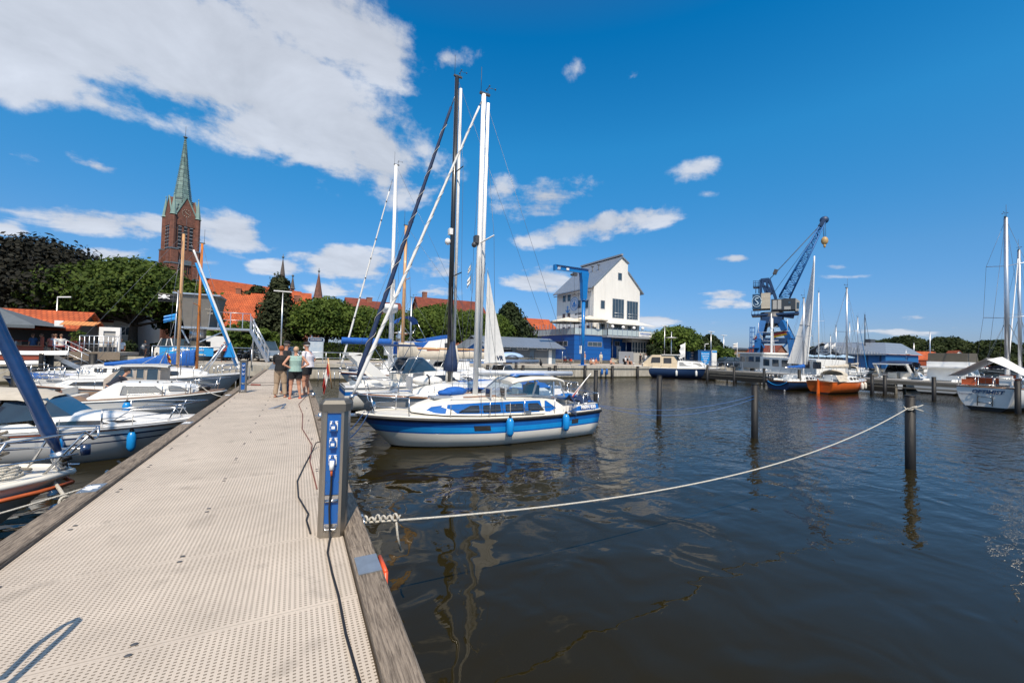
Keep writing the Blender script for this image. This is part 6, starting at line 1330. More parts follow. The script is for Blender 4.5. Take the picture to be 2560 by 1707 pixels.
o = text('name', 'ZEELEEUW', .13, mat('raised_grey_letters', (.16, .17, .18), .5), t, (0, 0, 0), (0, 0, 0), bold=.004); on_side(o, hl, .16, .17, 1)
b = MB(); b.ell((.7, .1, 1.15), (.2, .18, .13)); b.build('black_bag', BLACK, t)
b = MB(); b.box(4.3, 4.7, -.8, .8, .5, .95); b.box(4.6, 4.7, -.8, .8, .95, 1.2); b.build('cockpit_seat', CREAM, t)
pulpit(hl, t, .16, .5); stanchions(hl, t, .18, .28, 2, .5)
# L4: boat with wheelhouse, bow pointing away from the jetty
t = thing('motorboat', 'white wheelhouse cruiser with brown trimmed door, bow pointing away from the jetty', 'motorboat', (-10.0, 24.7, 0), 0); t.scale = (.71, .8, .71)
hl = Hull(8.6, 2.8, 1.45, 1.05, rake=1.2, tw=.75, full=.5, bil=2.4); hl.build([CREAM, GREYH, WATERLINE], [(.1, 0), (.72, 1), (1, 2)], parent=t); hl.rail(mat('brown_strip', (.2, .08, .04), .5), t, .03); hl.deck(CREAM, t, .74, .95, .35)
c = Cabin([(1.4, .5, .4, 1.3, 1.45), (1.9, .85, .7, 1.25, 1.65), (4.3, 1.0, .9, 1.1, 1.75), (4.4, 1.0, .9, 1.1, 1.7)]); c.build(WHITE, t); c.win(2.1, 3.9, .35, .8, TINT, t, .2, 0)
wh = Cabin([(3.7, 1.0, .95, 1.1, 1.75), (4.5, 1.08, .98, 1.05, 2.55), (6.4, 1.1, 1.0, 1.0, 2.55)]); wh.build(mat('taupe_wheelhouse', (.42, .36, .31), .5, var=.08), t, 'wheelhouse'); wh.win(4.0, 5.1, .55, .90, GLASS, t, .45, -.05, frame=WHITE); wh.win(5.25, 5.6, .5, .90, GLASS, t, 0, 0, frame=BEIGECLOTH); wh.win(5.75, 6.3, .15, .90, GLASS, t, 0, 0, name='door', frame=BEIGECLOTH)
b = MB(); rows_ = [[(x, y*1.15, z-.05*y*y) for y in (-1, -.5, 0, .5, 1)]+[(x, y*1.15, z-.08-.05*y*y) for y in (1, 0, -1)] for x, z in ((4.1, 2.60), (4.5, 2.66), (6.0, 2.68), (6.8, 2.62))]; b.grid(rows_, 0, False, True); b.build('wheelhouse_roof', WHITE, t)
b = MB(); b.tube([(6.3, -.9, 2.65), (6.6, -.9, 3.55), (7.4, -.9, 3.6)], .025, 6); b.tube([(5.3, -.9, 2.6), (6.5, -.9, 3.5)], .02, 6); b.tube([(7.4, -.9, 3.6), (7.4, -.9, 2.0)], .025, 6); b.build('mast_crutch', STEEL, t)
pulpit(hl, t, .3, .55); stanchions(hl, t, .3, .5, 3, .55)
st = MB(); st.tube([(6.6, -.9, 3.5), (6.75, -.9, 2.75)], .012, 5); so = st.build('flagstaff', STEEL, t); flag(so, (6.62, -.9, 3.45), (6.72, -.9, 2.85), (.22, 0, -.28), [BLACK, REDCLOTH, mat('gold_cloth', (.55, .32, .02), .8)], horizontal=False)
# L5: yacht with A-frame and blue and white furled sail
t, hl, c = yacht('white yacht with aluminium goalpost frame on the bow and blue and white furled sail', (-2.6, 27.6, 0), PI, 7.6, 2.7, [WHITE, GREYH, WATERLINE], [(.1, 0), (.7, 1), (1, 2)], fb=1.3, fs=1.05, H=0, simple=True)
b = MB()
for sd in (-1, 1): b.tube([(1.9, sd*.75, 1.3), (.95, sd*.35, 2.9)], .045, 8)
b.tube([(.95, -.35, 2.9), (.95, .35, 2.9)], .05, 8); b.build('goalpost_frame', ALU, t)
mast(t, 3.0, 1.6, 8.8, .075, SPRUCE, ((.55, .7),), chain_y=1.2, chain_z=1.0, fore=False, ax=8, az=1.1, name='mast')
furl(t, (.15, 0, 1.35), (2.55, 0, 8.0), .085, WHITE, tail=.3); b = MB(); b.tube([(.36, .03, 1.7), (2.42, .03, 7.3)], [.085, .05], 8); b.build('blue_sail_edge', LBLUE, t)
b = MB(); b.poly([(.42, .08, 2.2), (.7, .08, 3.1), (1.0, .1, 2.2)], th=.02); b.build('blue_sail_flap', LBLUE, t)
# L6: orange boat with blue sail cover and orange mast
t, hl, c = yacht('orange wooden yacht with orange mast and long blue sail cover', (-3.3, 30.6, 0), PI, 7.0, 2.5, [ORANGE, ORANGE, WATERLINE], [(.7, 0), (1, 2)], fb=1.1, fs=.9, H=9.0, mm=mat('orange_mast', (.60, .19, .03), .4, var=.15), mr=.075, mastx=2.0, simple=True, boomlen=.01)
b = MB(); rows_ = []
for i in range(14): f = i/13; x = 2.1+4.0*f; hgt = .85*(1-f)**1.2+.2; rows_.append([(x, .14*math.cos(a)*(1+.1*math.sin(i)), 1.55+hgt*.5+(hgt*.5)*math.sin(a)) for a in [2*PI*k/10 for k in range(10)]])
b.grid(rows_, 0, True, True); b.build('sail_cover', BLUECLOTH, t)
# L7: yachts with light wooden mast further back
yacht('low white boat without mast in front of the observation cabin', (-5.6, 34.4, 0), PI, 8.5, 2.7, [WHITE, BLUE, WATERLINE], [(.1, 0), (.7, 1), (1, 2)], fb=1.1, fs=.9, H=0, simple=True)
# boats at far left
for i, (lb, x, y, L_, hm, cv) in enumerate((('white open boat moored beyond the stern piles on the left', -12.5, 30.5, 6.0, WHITE, None), ('white dinghy with black outboard moored below the wooden steps', -9.0, 35.5, 5.0, WHITE, None), ('long blue covered rowing boat under the white canoes', -14.5, 33.5, 8.0, NAVY, BLUECLOTH), ('red hulled open boat at the left edge of the harbour', -17.5, 30.5, 6.5, mat('red_hull', (.42, .08, .04), .5), None))):
 t = thing('open_boat', lb, 'boat', (x, y, 0), PI if i % 2 else 0); hl = Hull(L_, 2.0 if i != 2 else 1.3, .8, .6, rake=.7, tw=.75); hl.build([hm, GREYH if hm == WHITE else hm, WATERLINE], [(.15, 0), (.7, 1), (1, 2)], parent=t, n=14); hl.deck(CREAM if hm == WHITE else hm, t, .35, .9, .35, .06, cw=.8, n=16); hl.rail(GREYP, t, .025)
 b = MB(); b.box(L_*.5, L_*.55, -.7, .7, .35, .42); b.box(L_*.72, L_*.77, -.7, .7, .35, .42); b.build('thwart', TEAK, t)
 if cv: b = MB(); b.grid([[(L_*f+.05, y_*hl.hb(f), hl.h(f)+.03+.25*(1-abs(y_))) for y_ in (-1, -.5, 0, .5, 1)] for f in [q/10 for q in range(1, 11)]], 0); b.build('boat_cover', cv, t)
 if i == 1: outboard(t, L_+.15, 0, .75)
 if i == 0: pulpit(hl, t, .3, .45)
# fenders and lines on the left
fender('blue fender hanging on the bow of the SEEBÄR boat beside the jetty', (-3.6, 12.98, .46), .62, .12, LBLUE, 'blue fenders on the left side', .5) if False else None
def hang(label, origin, rz, hl_, x, sd, u, L_, r, m, group, out=.13):
 p = hl_.pt(x/hl_.L, u, sd); q = rotz((p[0], p[1]+sd*out, p[2]), rz); return fender(label, (origin[0]+q[0], origin[1]+q[1], q[2]), L_, r, m, group, .4)
HB = Hull(5.1, 2.2, .86, .80, rake=1.1, tw=.9, full=.5, bil=3.2, sheer=.02, trake=.1); GL = 'blue fenders on the boats left of the jetty'
hang('blue fender with white rope at the bow of the beige canopied boat', (-2.25, 13.9), PI, HB, 1.0, 1, .35, .5, .09, LBLUE, GL)
hang('blue fender between the grey yacht bow and the beige canopied boat', (-2.25, 13.9), PI, HB, 2.3, 1, .35, .52, .10, LBLUE, GL)
HC = Hull(6.4, 2.4, 1.05, .85, rake=1.0, tw=.8, full=.5, bil=2.8); hang('blue fender on the side of the curtained cabin cruiser', (-2.45, 19.9), PI, HC, 2.6, 1, .3, .55, .12, LBLUE, GL)
p = at(172, 1257, D); 
rope('mooring_rope', 'thick pale bow rope of the bottom left yacht with coiled snubber', [(-3.0, 8.05, .98), (-2.55, 7.4, .72), (-2.3, 6.95, .62), (-2.1, 6.75, .80)], .022, ROPE)
b = MB(); P_ = []
a, c_ = Vector((-2.65, 7.5, .76)), Vector((-2.25, 6.9, .62)); d = (c_-a).normalized(); u_ = d.orthogonal().normalized(); v_ = d.cross(u_)
for i in range(70): tt = i/69; P_.append(a.lerp(c_, tt)+(u_*math.cos(i*.62)+v_*math.sin(i*.62))*.05)
b.tube(P_, .016, 6); b.tube([a, c_], .03, 8); tag(b.build('rope_snubber', ROPE), 'black rubber snubber wound with pale rope off the yacht bow', 'snubber')
rope('mooring_rope', 'thin white plaited rope running along the bottom left hull to the jetty', [(-4.6, 5.1, .80), (-2.05, 7.7, .95)], .012, ROPE, .06)
rope('mooring_rope', 'white rope from the beige canopied boat looped to the jetty beam', [(-2.75, 10.2, .55), (-2.35, 9.6, .42), (-2.05, 10.8, .98)], .014, ROPE)
rope('mooring_rope', 'white bow rope of the curtained cabin cruiser', [(-3.2, 19.6, 1.2), (-2.02, 16.5, 1.1)], .012, ROPE, .08)
rope('mooring_rope', 'dark line hanging slack between the second boat and the jetty', [(-3.0, 10.6, .52), (-2.5, 9.9, .38), (-2.05, 9.7, .7)], .022, BLACK)
rope('mooring_rope', 'long pale stern line crossing the water at the left edge', [(-9.5, 13.5, 1.0), (-11.0, 26.0, 1.6)], .012, ROPE, .3)
# ---------------------------------------------------------------- boats on the right
SIMP = [(.12, 0), (.7, 1), (1, 2)]
CRW = [WHITE, WHITE, WATERLINE]
# blue cruiser along the quay
t = thing('motorboat', 'dark blue steel cruiser with cream canvas tent along the quay right of the warehouse', 'motorboat', (49.4, 34.5, 0), R(137)); hl = Hull(11.2, 3.4, 1.45, 1.3, rake=.7, tw=.92, full=.4, bil=3.4); hl.build([NAVY, NAVY, mat('tan_boot_stripe', (.4, .3, .2), .5)], [(.9, 0), (1, 2)], parent=t); hl.rail(WHITE, t, .05, 0); hl.deck(WHITE, t, .75, .97, .1)
c = Cabin([(1.6, .8, .6, 1.5, 1.7), (2.3, 1.2, 1.0, 1.45, 2.15), (5.4, 1.35, 1.2, 1.35, 2.3), (5.5, 1.35, 1.2, 1.35, 2.0)]); c.build(WHITE, t); c.win(2.4, 3.5, .3, .8, CURT, t, .3, 0, frame=DGREY); c.win(3.7, 5.2, .3, .8, CURT, t, .1, 0, frame=DGREY)
c2 = Cabin([(5.5, 1.35, 1.2, 1.35, 2.3), (6.0, 1.35, 1.1, 1.35, 3.0), (8.6, 1.35, 1.1, 1.3, 2.95), (9.8, 1.35, 1.15, 1.3, 1.8)]); c2.build(mat('cream_tent', (.60, .50, .36), .85, var=.08), t, 'canvas_tent'); c2.win(6.2, 7.2, .35, .8, TINT, t); c2.win(7.6, 8.8, .4, .85, TINT, t, 0, -.1)
b = MB(); b.box(4.9, 7.4, -1.25, 1.25, 3.02, 3.12); b.build('sun_roof', WHITE, t); b = MB()
for sd in (-1, 1): b.tube([(5.2, sd*1.15, 3.0), (4.7, sd*1.2, 2.3)], .03, 5)
b.build('roof_strut', WMETAL, t); pulpit(hl, t, .12, .7); stanchions(hl, t, .15, .98, 9, .65, wires=(1.0, .5))
for x, lb in ((3.1, 'white fender near the bow of the dark blue cruiser'), (5.6, 'white fender amidships on the dark blue cruiser')):
 p = hl.pt(x/11.2, .4, 1); q = rotz((p[0], p[1]+.14, p[2]), R(137)); fender(lb, (49.4+q[0], 34.5+q[1], q[2]), .75, .14, WHITE, 'white fenders on the dark blue cruiser', .5, WHITE)
# large white ship
a = at(1868, 936, .0); s0 = atR(1868, 900, 66); s1 = atR(2080, 905, 58); dv = Vector((s1.x-s0.x, s1.y-s0.y)); ang = math.atan2(dv.y, dv.x); SL = dv.length+2.0
t = thing('passenger_ship', 'large white passenger ship with raised wheelhouse and row of windows behind the pontoon', 'ship', (s0.x-1.5*math.cos(ang), s0.y-1.5*math.sin(ang), 0), ang); t.scale = (1, 1, .8); hl = Hull(SL, 4.6, 1.5, 1.3, rake=1.6, tw=.95, full=.35, bil=3.5, sheer=0); hl.build([WHITE, WHITE, WATERLINE], [(.88, 0), (1, 2)], parent=t); hl.deck(WHITE, t, .96, .99)
c = Cabin([(1.6, 1.2, 1.0, 1.4, 2.0), (5.5, 1.9, 1.9, 1.35, 2.1), (5.6, 2.0, 2.0, 1.3, 3.9), (SL-.6, 2.1, 2.1, 1.3, 3.6)]); c.build(WHITE, t)
for i in range(6): c.win(6.2+1.35*i, 7.1+1.35*i, .45, .86, GLASS, t, frame=BLACK)
c2 = Cabin([(1.9, 1.5, 1.4, 2.0, 3.15), (2.2, 1.9, 1.9, 2.0, 4.35), (5.9, 2.0, 2.0, 2.0, 4.35)]); c2.build(PLASTER3, t, 'wheelhouse'); c2.win(2.3, 3.2, .42, .80, GLASS, t, frame=WHITE); c2.win(3.4, 4.7, .42, .80, GLASS, t, frame=WHITE); c2.win(4.9, 5.7, .42, .80, GLASS, t, frame=WHITE)
b = MB(); b.box(1.8, 6.1, -2.05, 2.05, 4.35, 4.55); b.build('wheelhouse_roof', WHITE, t); c.win(3.6, 4.5, .2, .75, TINT, t, frame=DGREY)
b = MB(); b.tube([(5.6, 0, 4.5), (5.6, 0, 10.2)], .07, 6); b.beam((3.2, 0, 8.0), (8.0, 0, 8.0), .08, .08); b.tube([(3.4, 0, 8.0), (3.4, 0, 9.6)], .03, 5); b.tube([(7.8, 0, 8.0), (7.8, 0, 9.8)], .03, 5); b.beam((5.0, 0, 8.2), (6.3, 0, 8.9), .06, .06); b.beam((5.0, 0, 8.9), (6.3, 0, 8.2), .06, .06); ms_ = b.build('signal_mast', WMETAL, t)
flag(ms_, (5.8, 0, 7.9), (5.8, 0, 7.0), (1.9, 0, .35), [BLACK, REDCLOTH, mat('gold_cloth', (0, 0, 0))], fold=.1); flag(ms_, (3.6, 0, 7.9), (3.6, 0, 7.2), (.5, 0, -.7), [WHITECLOTH, WHITECLOTH], fold=.08); flag(ms_, (2.9, 0, 7.7), (3.2, 0, 7.2), (-.4, 0, -.5), [WHITECLOTH, REDCLOTH], fold=.05)
# yachts and motor boats at the right pontoon
def rp(px, py): return at(px, py, 0)
RW = 'yachts moored along the right pontoon'
def ry(label, px, py, rz, L_, H, **k):
 p = rp(px, py); B = k.pop('B', 2.6); hm = k.pop('hullm', CRW); return yacht(label, (p.x, p.y, 0), rz, L_, B, hm, SIMP, fb=k.pop('fb', 1.15), fs=k.pop('fs', .95), H=H, simple=True, group=RW, **k)
ry('slim white yacht behind the ship bow with a thin white furled sail', 1940, 948, R(200), 8.5, 9.0, furlc=WHITECLOTH, mm=WMETAL, mr=.075, rake=.9)
ry('white yacht carrying a big half hoisted white sail bag', 2062, 942, R(192), 9, 14.0, mm=WMETAL, mr=.085, cover=BEIGECLOTH, spread=((.33, .9), (.62, .8)))
ry('white yacht with grey mast and white sail cover in the right marina', 2108, 938, R(185), 8.2, 9.3, mr=.085, cover=WHITECLOTH, furlc=None)
ry('white yacht with blue furled foresail right of the big sail', 2168, 942, R(180), 8.4, 10.6, furlc=LBLUE, mr=.085, cover=BEIGECLOTH, hood=BEIGECLOTH)
ry('yacht with dark mast behind the orange boat', 2185, 936, R(178), 9.0, 12.8, mm=mat('black_mast', (0, 0, 0)), mr=.10, cover=None, furlc=NAVYCLOTH)
ry('low white motor sailer right of the passenger ship', 2090, 934, R(188), 8.0, 8.0, mm=WMETAL, mr=.07, cover=WHITECLOTH, hood=NAVYCLOTH)
ry('white yacht with blue spray hood far right of the hoisted sail', 2140, 933, R(184), 8.5, 11.5, mr=.075, cover=BLUECLOTH, hood=BLUECLOTH)
ry('white yacht with thin aluminium mast before the restaurant parasols', 2030, 936, R(190), 7.8, 9.0, mr=.07, cover=WHITECLOTH)
# the hoisted white sail
p0, p1 = atR(2036, 640, 56), atR(2005, 900, 56); t = thing('hoisted_sail', 'tall bright white sail hanging furled and baggy beside a thin mast', 'sail', (p0.x, p0.y, 0)); b = MB(); rows_ = []
for i in range(15):
 f = i/14; q = [(2035-10*f, 0), ]; xr = 2036-6*f-14*f*f; xl = xr-2-46*f**1.35; y_ = 640+272*f; pr, pl = atR(xr, y_, 56), atR(xl, y_-4*f, 56.6)
 rows_.append([tuple(pl.lerp(pr, s)-Vector((p0.x, p0.y, 0))+Vector((.25*f*math.sin(s*9), -.5*f*math.sin(s*math.pi), 0))) for s in (0, .2, .4, .6, .8, 1)])
b.grid(rows_, 0, True); b.build('sailcloth', WHITECLOTH, t); b = MB(); b.tube([r_[-1] for r_ in rows_], .07, 6); b.build('luff_rope', WMETAL, t); b = MB(); k0 = rows_[9]; b.tube(k0, .05, 5); b.build('tie', GREYP, t)
# orange yacht and dark neighbour, seen over the stern quarter
t, hl, c = yacht('bright orange yacht with beige sail cover and orange rudder in the right marina', (46.8, 18.3, 0), R(180), 7.6, 2.6, [ORANGE, ORANGE, WATERLINE], SIMP, fb=1.15, fs=1.05, H=9.4, mr=.085, cover=BEIGECLOTH, hood=BEIGECLOTH, tw=.75, boomlen=.55, mastx=2.9)
b = MB(); b.prism([(7.55, -.25), (7.95, -.2), (7.85, 1.25), (7.62, 1.0)], -.035, .035, 'y'); b.build('rudder', ORANGE, t); b = MB(); b.poly([(5.6, .9, 1.6), (7.0, .9, 1.55), (7.1, 1.25, 1.05), (5.5, 1.25, 1.1)], th=.02); b.build('draped_sail', BEIGECLOTH, t)
for x, lb in ((2.2, 'cream fender at the bow quarter of the orange yacht'), (3.4, 'cream fender on the side of the orange yacht')):
 for sd in (1,): p = hl.pt(x/7.6, .3, sd); q = rotz((p[0], p[1]+sd*.14, p[2]), R(180)); fender(lb, (46.8+q[0], 18.3+q[1], q[2]), .62, .13, CREAM, 'cream fenders on the orange yacht', .4, CREAM)
t, hl, c = yacht('black hulled yacht with two outboard motors just left of the orange one', (46.6, 21.6, 0), R(180), 7.6, 2.5, [BLACK, NAVY, WATERLINE], SIMP, fb=1.0, fs=.85, H=8.8, mr=.08, cover=BLUECLOTH, tw=.8)
outboard(t, 7.4, -.6, .65, BLACK, 1.0); outboard(t, 7.4, .6, .6, GREYP, 1.0); rope('mooring_rope', 'blue line drooping across the black transom', [(38.9, 22.4, .8), (38.9, 20.7, .8)], .03, LBLUE, .35)
p = rp(2235, 968); t, hl, c = arch_boat('white motorboat with swept radar arch and black canopy behind the right pontoon', (55.2, 18.3, 0), R(-20), 8.4, 2.9, CRW, SIMP, 1.3, 1.15, bimini=NAVYCLOTH, simple=True, cabh=.5); t.location = (61.5, 18.6, 0); t.rotation_euler = (0, 0, PI)
t = thing('motorboat', 'white flybridge motorboat seen from the stern quarter near the right edge', 'motorboat', (60.5, 12.8, 0), R(150)); hl = Hull(9.2, 3.3, 1.4, 1.15, rake=.9, tw=.92, full=.45, bil=3.2); hl.build([WHITE, WHITE, WATERLINE], SIMP, parent=t); hl.deck(WHITE, t, .7, .95, .3)
t.location = (60.3, 14.6, 0); t.rotation_euler = (0, 0, PI)
c = Cabin([(1.4, .7, .5, 1.35, 1.5), (2.6, 1.25, 1.05, 1.3, 2.3), (6.6, 1.4, 1.25, 1.2, 2.35)]); c.build(WHITE, t); c.win(2.8, 6.2, .45, .85, GLASS, t, .2, 0); b = MB(); b.box(2.6, 7.6, -1.5, 1.5, 2.38, 2.5); b.build('hardtop', WHITE, t)
b = MB(); b.box(3.0, 6.6, -1.35, 1.35, 2.5, 2.95); b.build('flybridge', WHITE, t); b = MB(); b.prism([(3.4, 2.97), (6.5, 2.97), (6.4, 3.75), (3.9, 3.8)], -1.3, 1.3, 'y'); b.build('flybridge_tent', mat('olive_canvas', (.10, .09, .07), .8), t); pulpit(hl, t, .25, .6)
pf = [('dark blue fender lashed to the pontoon end', 2462), ]
for x, lb in ((2.0, 'long blue fender near the bow of the flybridge motorboat'), (1.2, 'second blue fender at the bow of the flybridge motorboat')): p = hl.pt(x/9.2, .3, 1); q = rotz((p[0], p[1]+.14, p[2]), PI); fender(lb, (60.3+q[0], 14.6+q[1], q[2]), .8, .15, BLUE, 'dark blue fenders of the flybridge motorboat', .4)
# the big yacht with awning at the right edge
OX, OY = 37.2, 9.4
t, hl, c = yacht('large cream yacht with white awning and red cockpit cloths at the right edge', (46.5, 8.35, 0), R(180), 9.8, 3.3, [WHITE, WHITE, WATERLINE], SIMP, fb=1.5, fs=1.45, H=12.5, mr=.12, mastx=5.4, cover=NAVYCLOTH, tw=.72, spread=((.38, 1.0), (.7, .85)))
b = MB()
for sd in (-1, 1): b.grid([[(x, 0, 3.2+.1*math.cos(x)), (x, sd*.75, 2.65+.05*math.sin(x*3)), (x, sd*1.7, 2.0)] for x in (6.4, 7.4, 8.4, 9.4)] if sd > 0 else [[(x, sd*1.7, 2.0), (x, sd*.75, 2.65), (x, 0, 3.2)] for x in (6.4, 7.4, 8.4, 9.4)], 0, True)
b.build('awning', WHITECLOTH, t); b = MB(); b.box(8.2, 8.5, -1.1, 1.1, 1.6, 2.0); b.box(9.2, 9.3, .5, 1.1, 1.6, 2.2); b.box(9.1, 9.3, -1.1, -.5, 1.5, 1.85); b.build('red_cushions', mat('red_orange_cloth', (.45, .09, .03), .8), t)
b = MB(); b.tube([(9.6, .3, 2.0), (9.85, .3, .3)], .025, 6); b.tube([(9.6, -.3, 2.0), (9.85, -.3, .3)], .025, 6)
for z in (.5, .85, 1.2, 1.55): b.tube([(9.78, .3, z), (9.78, -.3, z)], .025, 5)
b.build('stern_ladder', STEEL, t); b = MB(); b.box(9.5, 9.7, .55, 1.05, 1.6, 2.15); b.build('life_raft_case', WHITE, t)
o = text('name', 'OPTIMIST', .30, NAVY, t, (9.83, .1, 1.14), (R(86), 0, R(90)), bold=.012, shear=.25)
o = text('home_port', 'Chemnitz', .17, NAVY, t, (9.83, -.85, .97), (R(86), 0, R(90)))
def aft(x, y, z): q = rotz((x, y, 0), PI); return (46.5+q[0], 8.35+q[1], z)
q = aft(10.9, .6, 0); t = thing('inflatable_dinghy', 'light grey inflatable dinghy floating at the stern of the cream yacht', 'dinghy', (*at(2458, 1012, 0).xy, 0), R(70)); t.scale = (.78, .78, .85)
b = MB(); b.tube([(-1.25, -.5, .18), (.6, -.55, .2), (1.15, -.3, .25), (1.3, 0, .3), (1.15, .3, .25), (.6, .55, .2), (-1.25, .5, .18)], [.10, .21, .21, .2, .21, .21, .10], 12); b.build('tubes', mat('light_grey_pvc', (.55, .58, .60), .5), t); b = MB(); b.box(-1.0, .9, -.45, .45, .05, .12); b.box(-.3, .0, -.45, .45, .25, .30); b.build('floor', LBLUE, t)
yacht('second yacht with aluminium mast cut by the right edge', (49.5, 10.1, 0), 0, 9, 3.0, [WHITE, WHITE, WATERLINE], SIMP, fb=1.3, fs=1.1, H=12.4, mr=.11, mastx=3.6, cover=NAVYCLOTH, simple=True, furlc=WMETAL)
# small craft beyond, by the far piers
for i, (lb, px, py, kind) in enumerate((('white motorboat right of the restaurant hall wall', 2150, 932, 'm'), ('white motorboat at the grey quay under the orange cottages', 2225, 928, 'm'), ('small white motorboat right of the flybridge tent', 2262, 929, 'm'), ('white yacht with short mast before the far cottages', 2290, 928, 'y'), ('white yacht with tall thin mast left of the flybridge boat', 2330, 930, 'y'), ('white motorboat moored at the far wooden pier', 2395, 927, 'm'), ('small white boat at the middle of the far pier', 2430, 928, 'm'), ('white boat with cabin at the right end of the far pier', 2520, 929, 'm'))):
 p = at(px, py, 0)
 if kind == 'm': arch_boat(lb, (p.x, p.y, 0), R(200+13*i), 7.5, 2.7, CRW, SIMP, 1.2, 1.05, arch=bool(i % 2), simple=True, group='small white boats far across the harbour')
 else: yacht(lb, (p.x, p.y, 0), R(190), 8.5, 2.7, CRW, SIMP, fb=1.1, fs=.9, H=12 if i == 4 else 9, mr=.13, simple=True, group='small white boats far across the harbour', cover=BLUECLOTH)
t = thing('open_boat', 'long red open boat lying at the far wooden pier', 'boat', (*at(2440, 934, 0).xy, 0), R(150)); hl = Hull(9, 2.2, .9, .8, rake=.8); hl.build([mat('red_hull', (0, 0, 0)), mat('red_hull', (0, 0, 0)), WATERLINE], SIMP, parent=t, n=12); hl.deck(TEAK, t, .2, .9)
# ---------------------------------------------------------------- piles and pontoon
def pile(label, x, y, top, r=.11, group='dark mooring piles'):
 b = MB(); b.cyl((0, 0), r, -1.5, top-.02, 14); b.cyl((0, 0), r*1.04, top-.03, top, 14); o = b.build('mooring_pile', TAR); o.location = (x, y, 0); return tag(o, label, 'pile', group)
pile('nearest tall black mooring pile on the right with the white rope tied round it', 14.4, 4.6, 1.93); pile('second black mooring pile with blue lines tied to it', 14.4, 8.73, 1.90); pile('black mooring pile in front of the dark blue cruiser stern', 14.4, 13.02, 1.96); pile('black mooring pile just right of the nearest yacht\'s stern flag', 14.4, 17.4, 1.98)
pile('black mooring pile behind the nearest yacht\'s wheelhouse', 14.4, 22.0, 1.95); pile('black mooring pile seen over the boom end', 14.4, 26.5, 1.95)
GRP = 'black mooring piles in front of the right pontoon'
for i, (px, pyw, pyt, lb) in enumerate(((1768, 955, 914, 'black pile at the root of the right pontoon'), (1835, 957, 917, 'black pile second from the root of the right pontoon'), (1910, 962, 920, 'black pile below the ship wheelhouse'), (1998, 975, 924, 'black pile in front of the black hulled yacht'), (2100, 975, 930, 'black pile standing before the orange yacht'), (2180, 985, 938, 'left one of the two black piles right of the orange yacht'), (2212, 985, 938, 'right one of the two black piles right of the orange yacht'), (2335, 1000, 942, 'black pile in front of the flybridge motorboat'), (2545, 1035, 950, 'black pile with cleats at the right edge'), (2422, 985, 945, 'black pile left of the cream yacht stern'), (2440, 940, 930, 'thin far pile tied with a white rope'), (1925, 968, 935, 'short dark pile under the pontoon below the ship'), (1942, 968, 935, 'second short dark pile under the pontoon below the ship'))):
 w = at(px, pyw, 0); tp = atY(px, pyt, w.y); pile(lb, w.x, w.y, tp.z, .13, GRP)
for x, y, tp, lb in ((-10.9, 26.14, 2.1, 'black pile nearest on the left beside the blue furled sail'), (-13.93, 36.78, 2.2, 'black pile left of the wooden steps'), (-11.9, 36.8, 2.1, 'black pile at the right foot of the wooden steps'), (-7.6, 37.5, 1.9, 'short black pile in front of the paved slope'), (-7.2, 37.5, 1.9, 'twin of the short black pile in front of the paved slope')): pile(lb, x, y, tp, .2 if y > 30 else .16, 'dark mooring piles on the left side')
rope('mooring_rope', 'long white rope sagging from the jetty to the nearest black pile', [(.60, 4.15, 1.14), (14.28, 4.6, 1.60)], .0115, ROPE, .52, n=40)
b = MB(); P_ = [(14.4+.125*math.cos(i*.5), 4.6+.125*math.sin(i*.5), 1.60+.05*math.sin(i*.9)) for i in range(30)]; b.tube(P_, .016, 6); b.tube([(14.3, 4.47, 1.62), (14.5, 4.38, 1.70)], .014, 5); b.tube([(14.3, 4.47, 1.60), (14.45, 4.36, 1.54)], .014, 5); tag(b.build('rope_hitch', ROPE), 'white rope hitch wound round the nearest black pile', 'knot')
P_ = []
a, c_ = Vector((.58, 4.15, 1.17)), Vector((.98, 4.16, 1.13)); d = (c_-a).normalized(); u_ = d.orthogonal().normalized(); v_ = d.cross(u_)
b = MB(); b.tube([a.lerp(c_, i/80)+(u_*math.cos(i*.55)+v_*math.sin(i*.55))*(.024+.01*math.sin(i*.21)) for i in range(81)], .011, 6); tag(b.build('rope_splice', ROPE), 'knotted end of the long white rope at the jetty beam', 'knot')
rope('loose_rope_end', 'short white rope end hanging from the knot down to the water', [(.93, 4.12, 1.1), (.95, 4.13, .95), (.99, 4.15, .80)], .011, ROPE)
for i, (s_, lb) in enumerate(((.35, 'upper blue line from the second pile to the nearest yacht stern'), (.5, 'lower blue line from the second pile to the nearest yacht stern'))): rope('mooring_rope', lb, [(14.3, 8.7, 1.5-.1*i), (9.4, 11.6, 1.05)], .006, BLUE, s_)
rope('mooring_rope', 'dark line from the stern flag to the black pile', [(9.3, 12.6, 1.2), (14.3, 17.3, 1.4)], .010, BLACK, .2)
rope('mooring_rope', 'white rope from a far pile to the flybridge motorboat', [tuple(at(2440, 940, 0).xy)+(1.9,), (60.0, 9.6, 1.9)], .04, ROPE, .3); rope('mooring_rope', 'white rope from the pontoon to the cream yacht', [(48, 11.5, 1.4), (38.0, 9.6, 1.3)], .02, ROPE, .25)
for i, (px, lb) in enumerate(((1505, 'blue fender beside the black pile on the pale quay wall'), (1517, 'blue fender hanging alone on the pale quay wall'))):
 v = atY(px, 925, 39.2); fender(lb, (v.x, 39.2, .75), .75, .15, BLUE, 'blue fenders on the quay wall', .5)
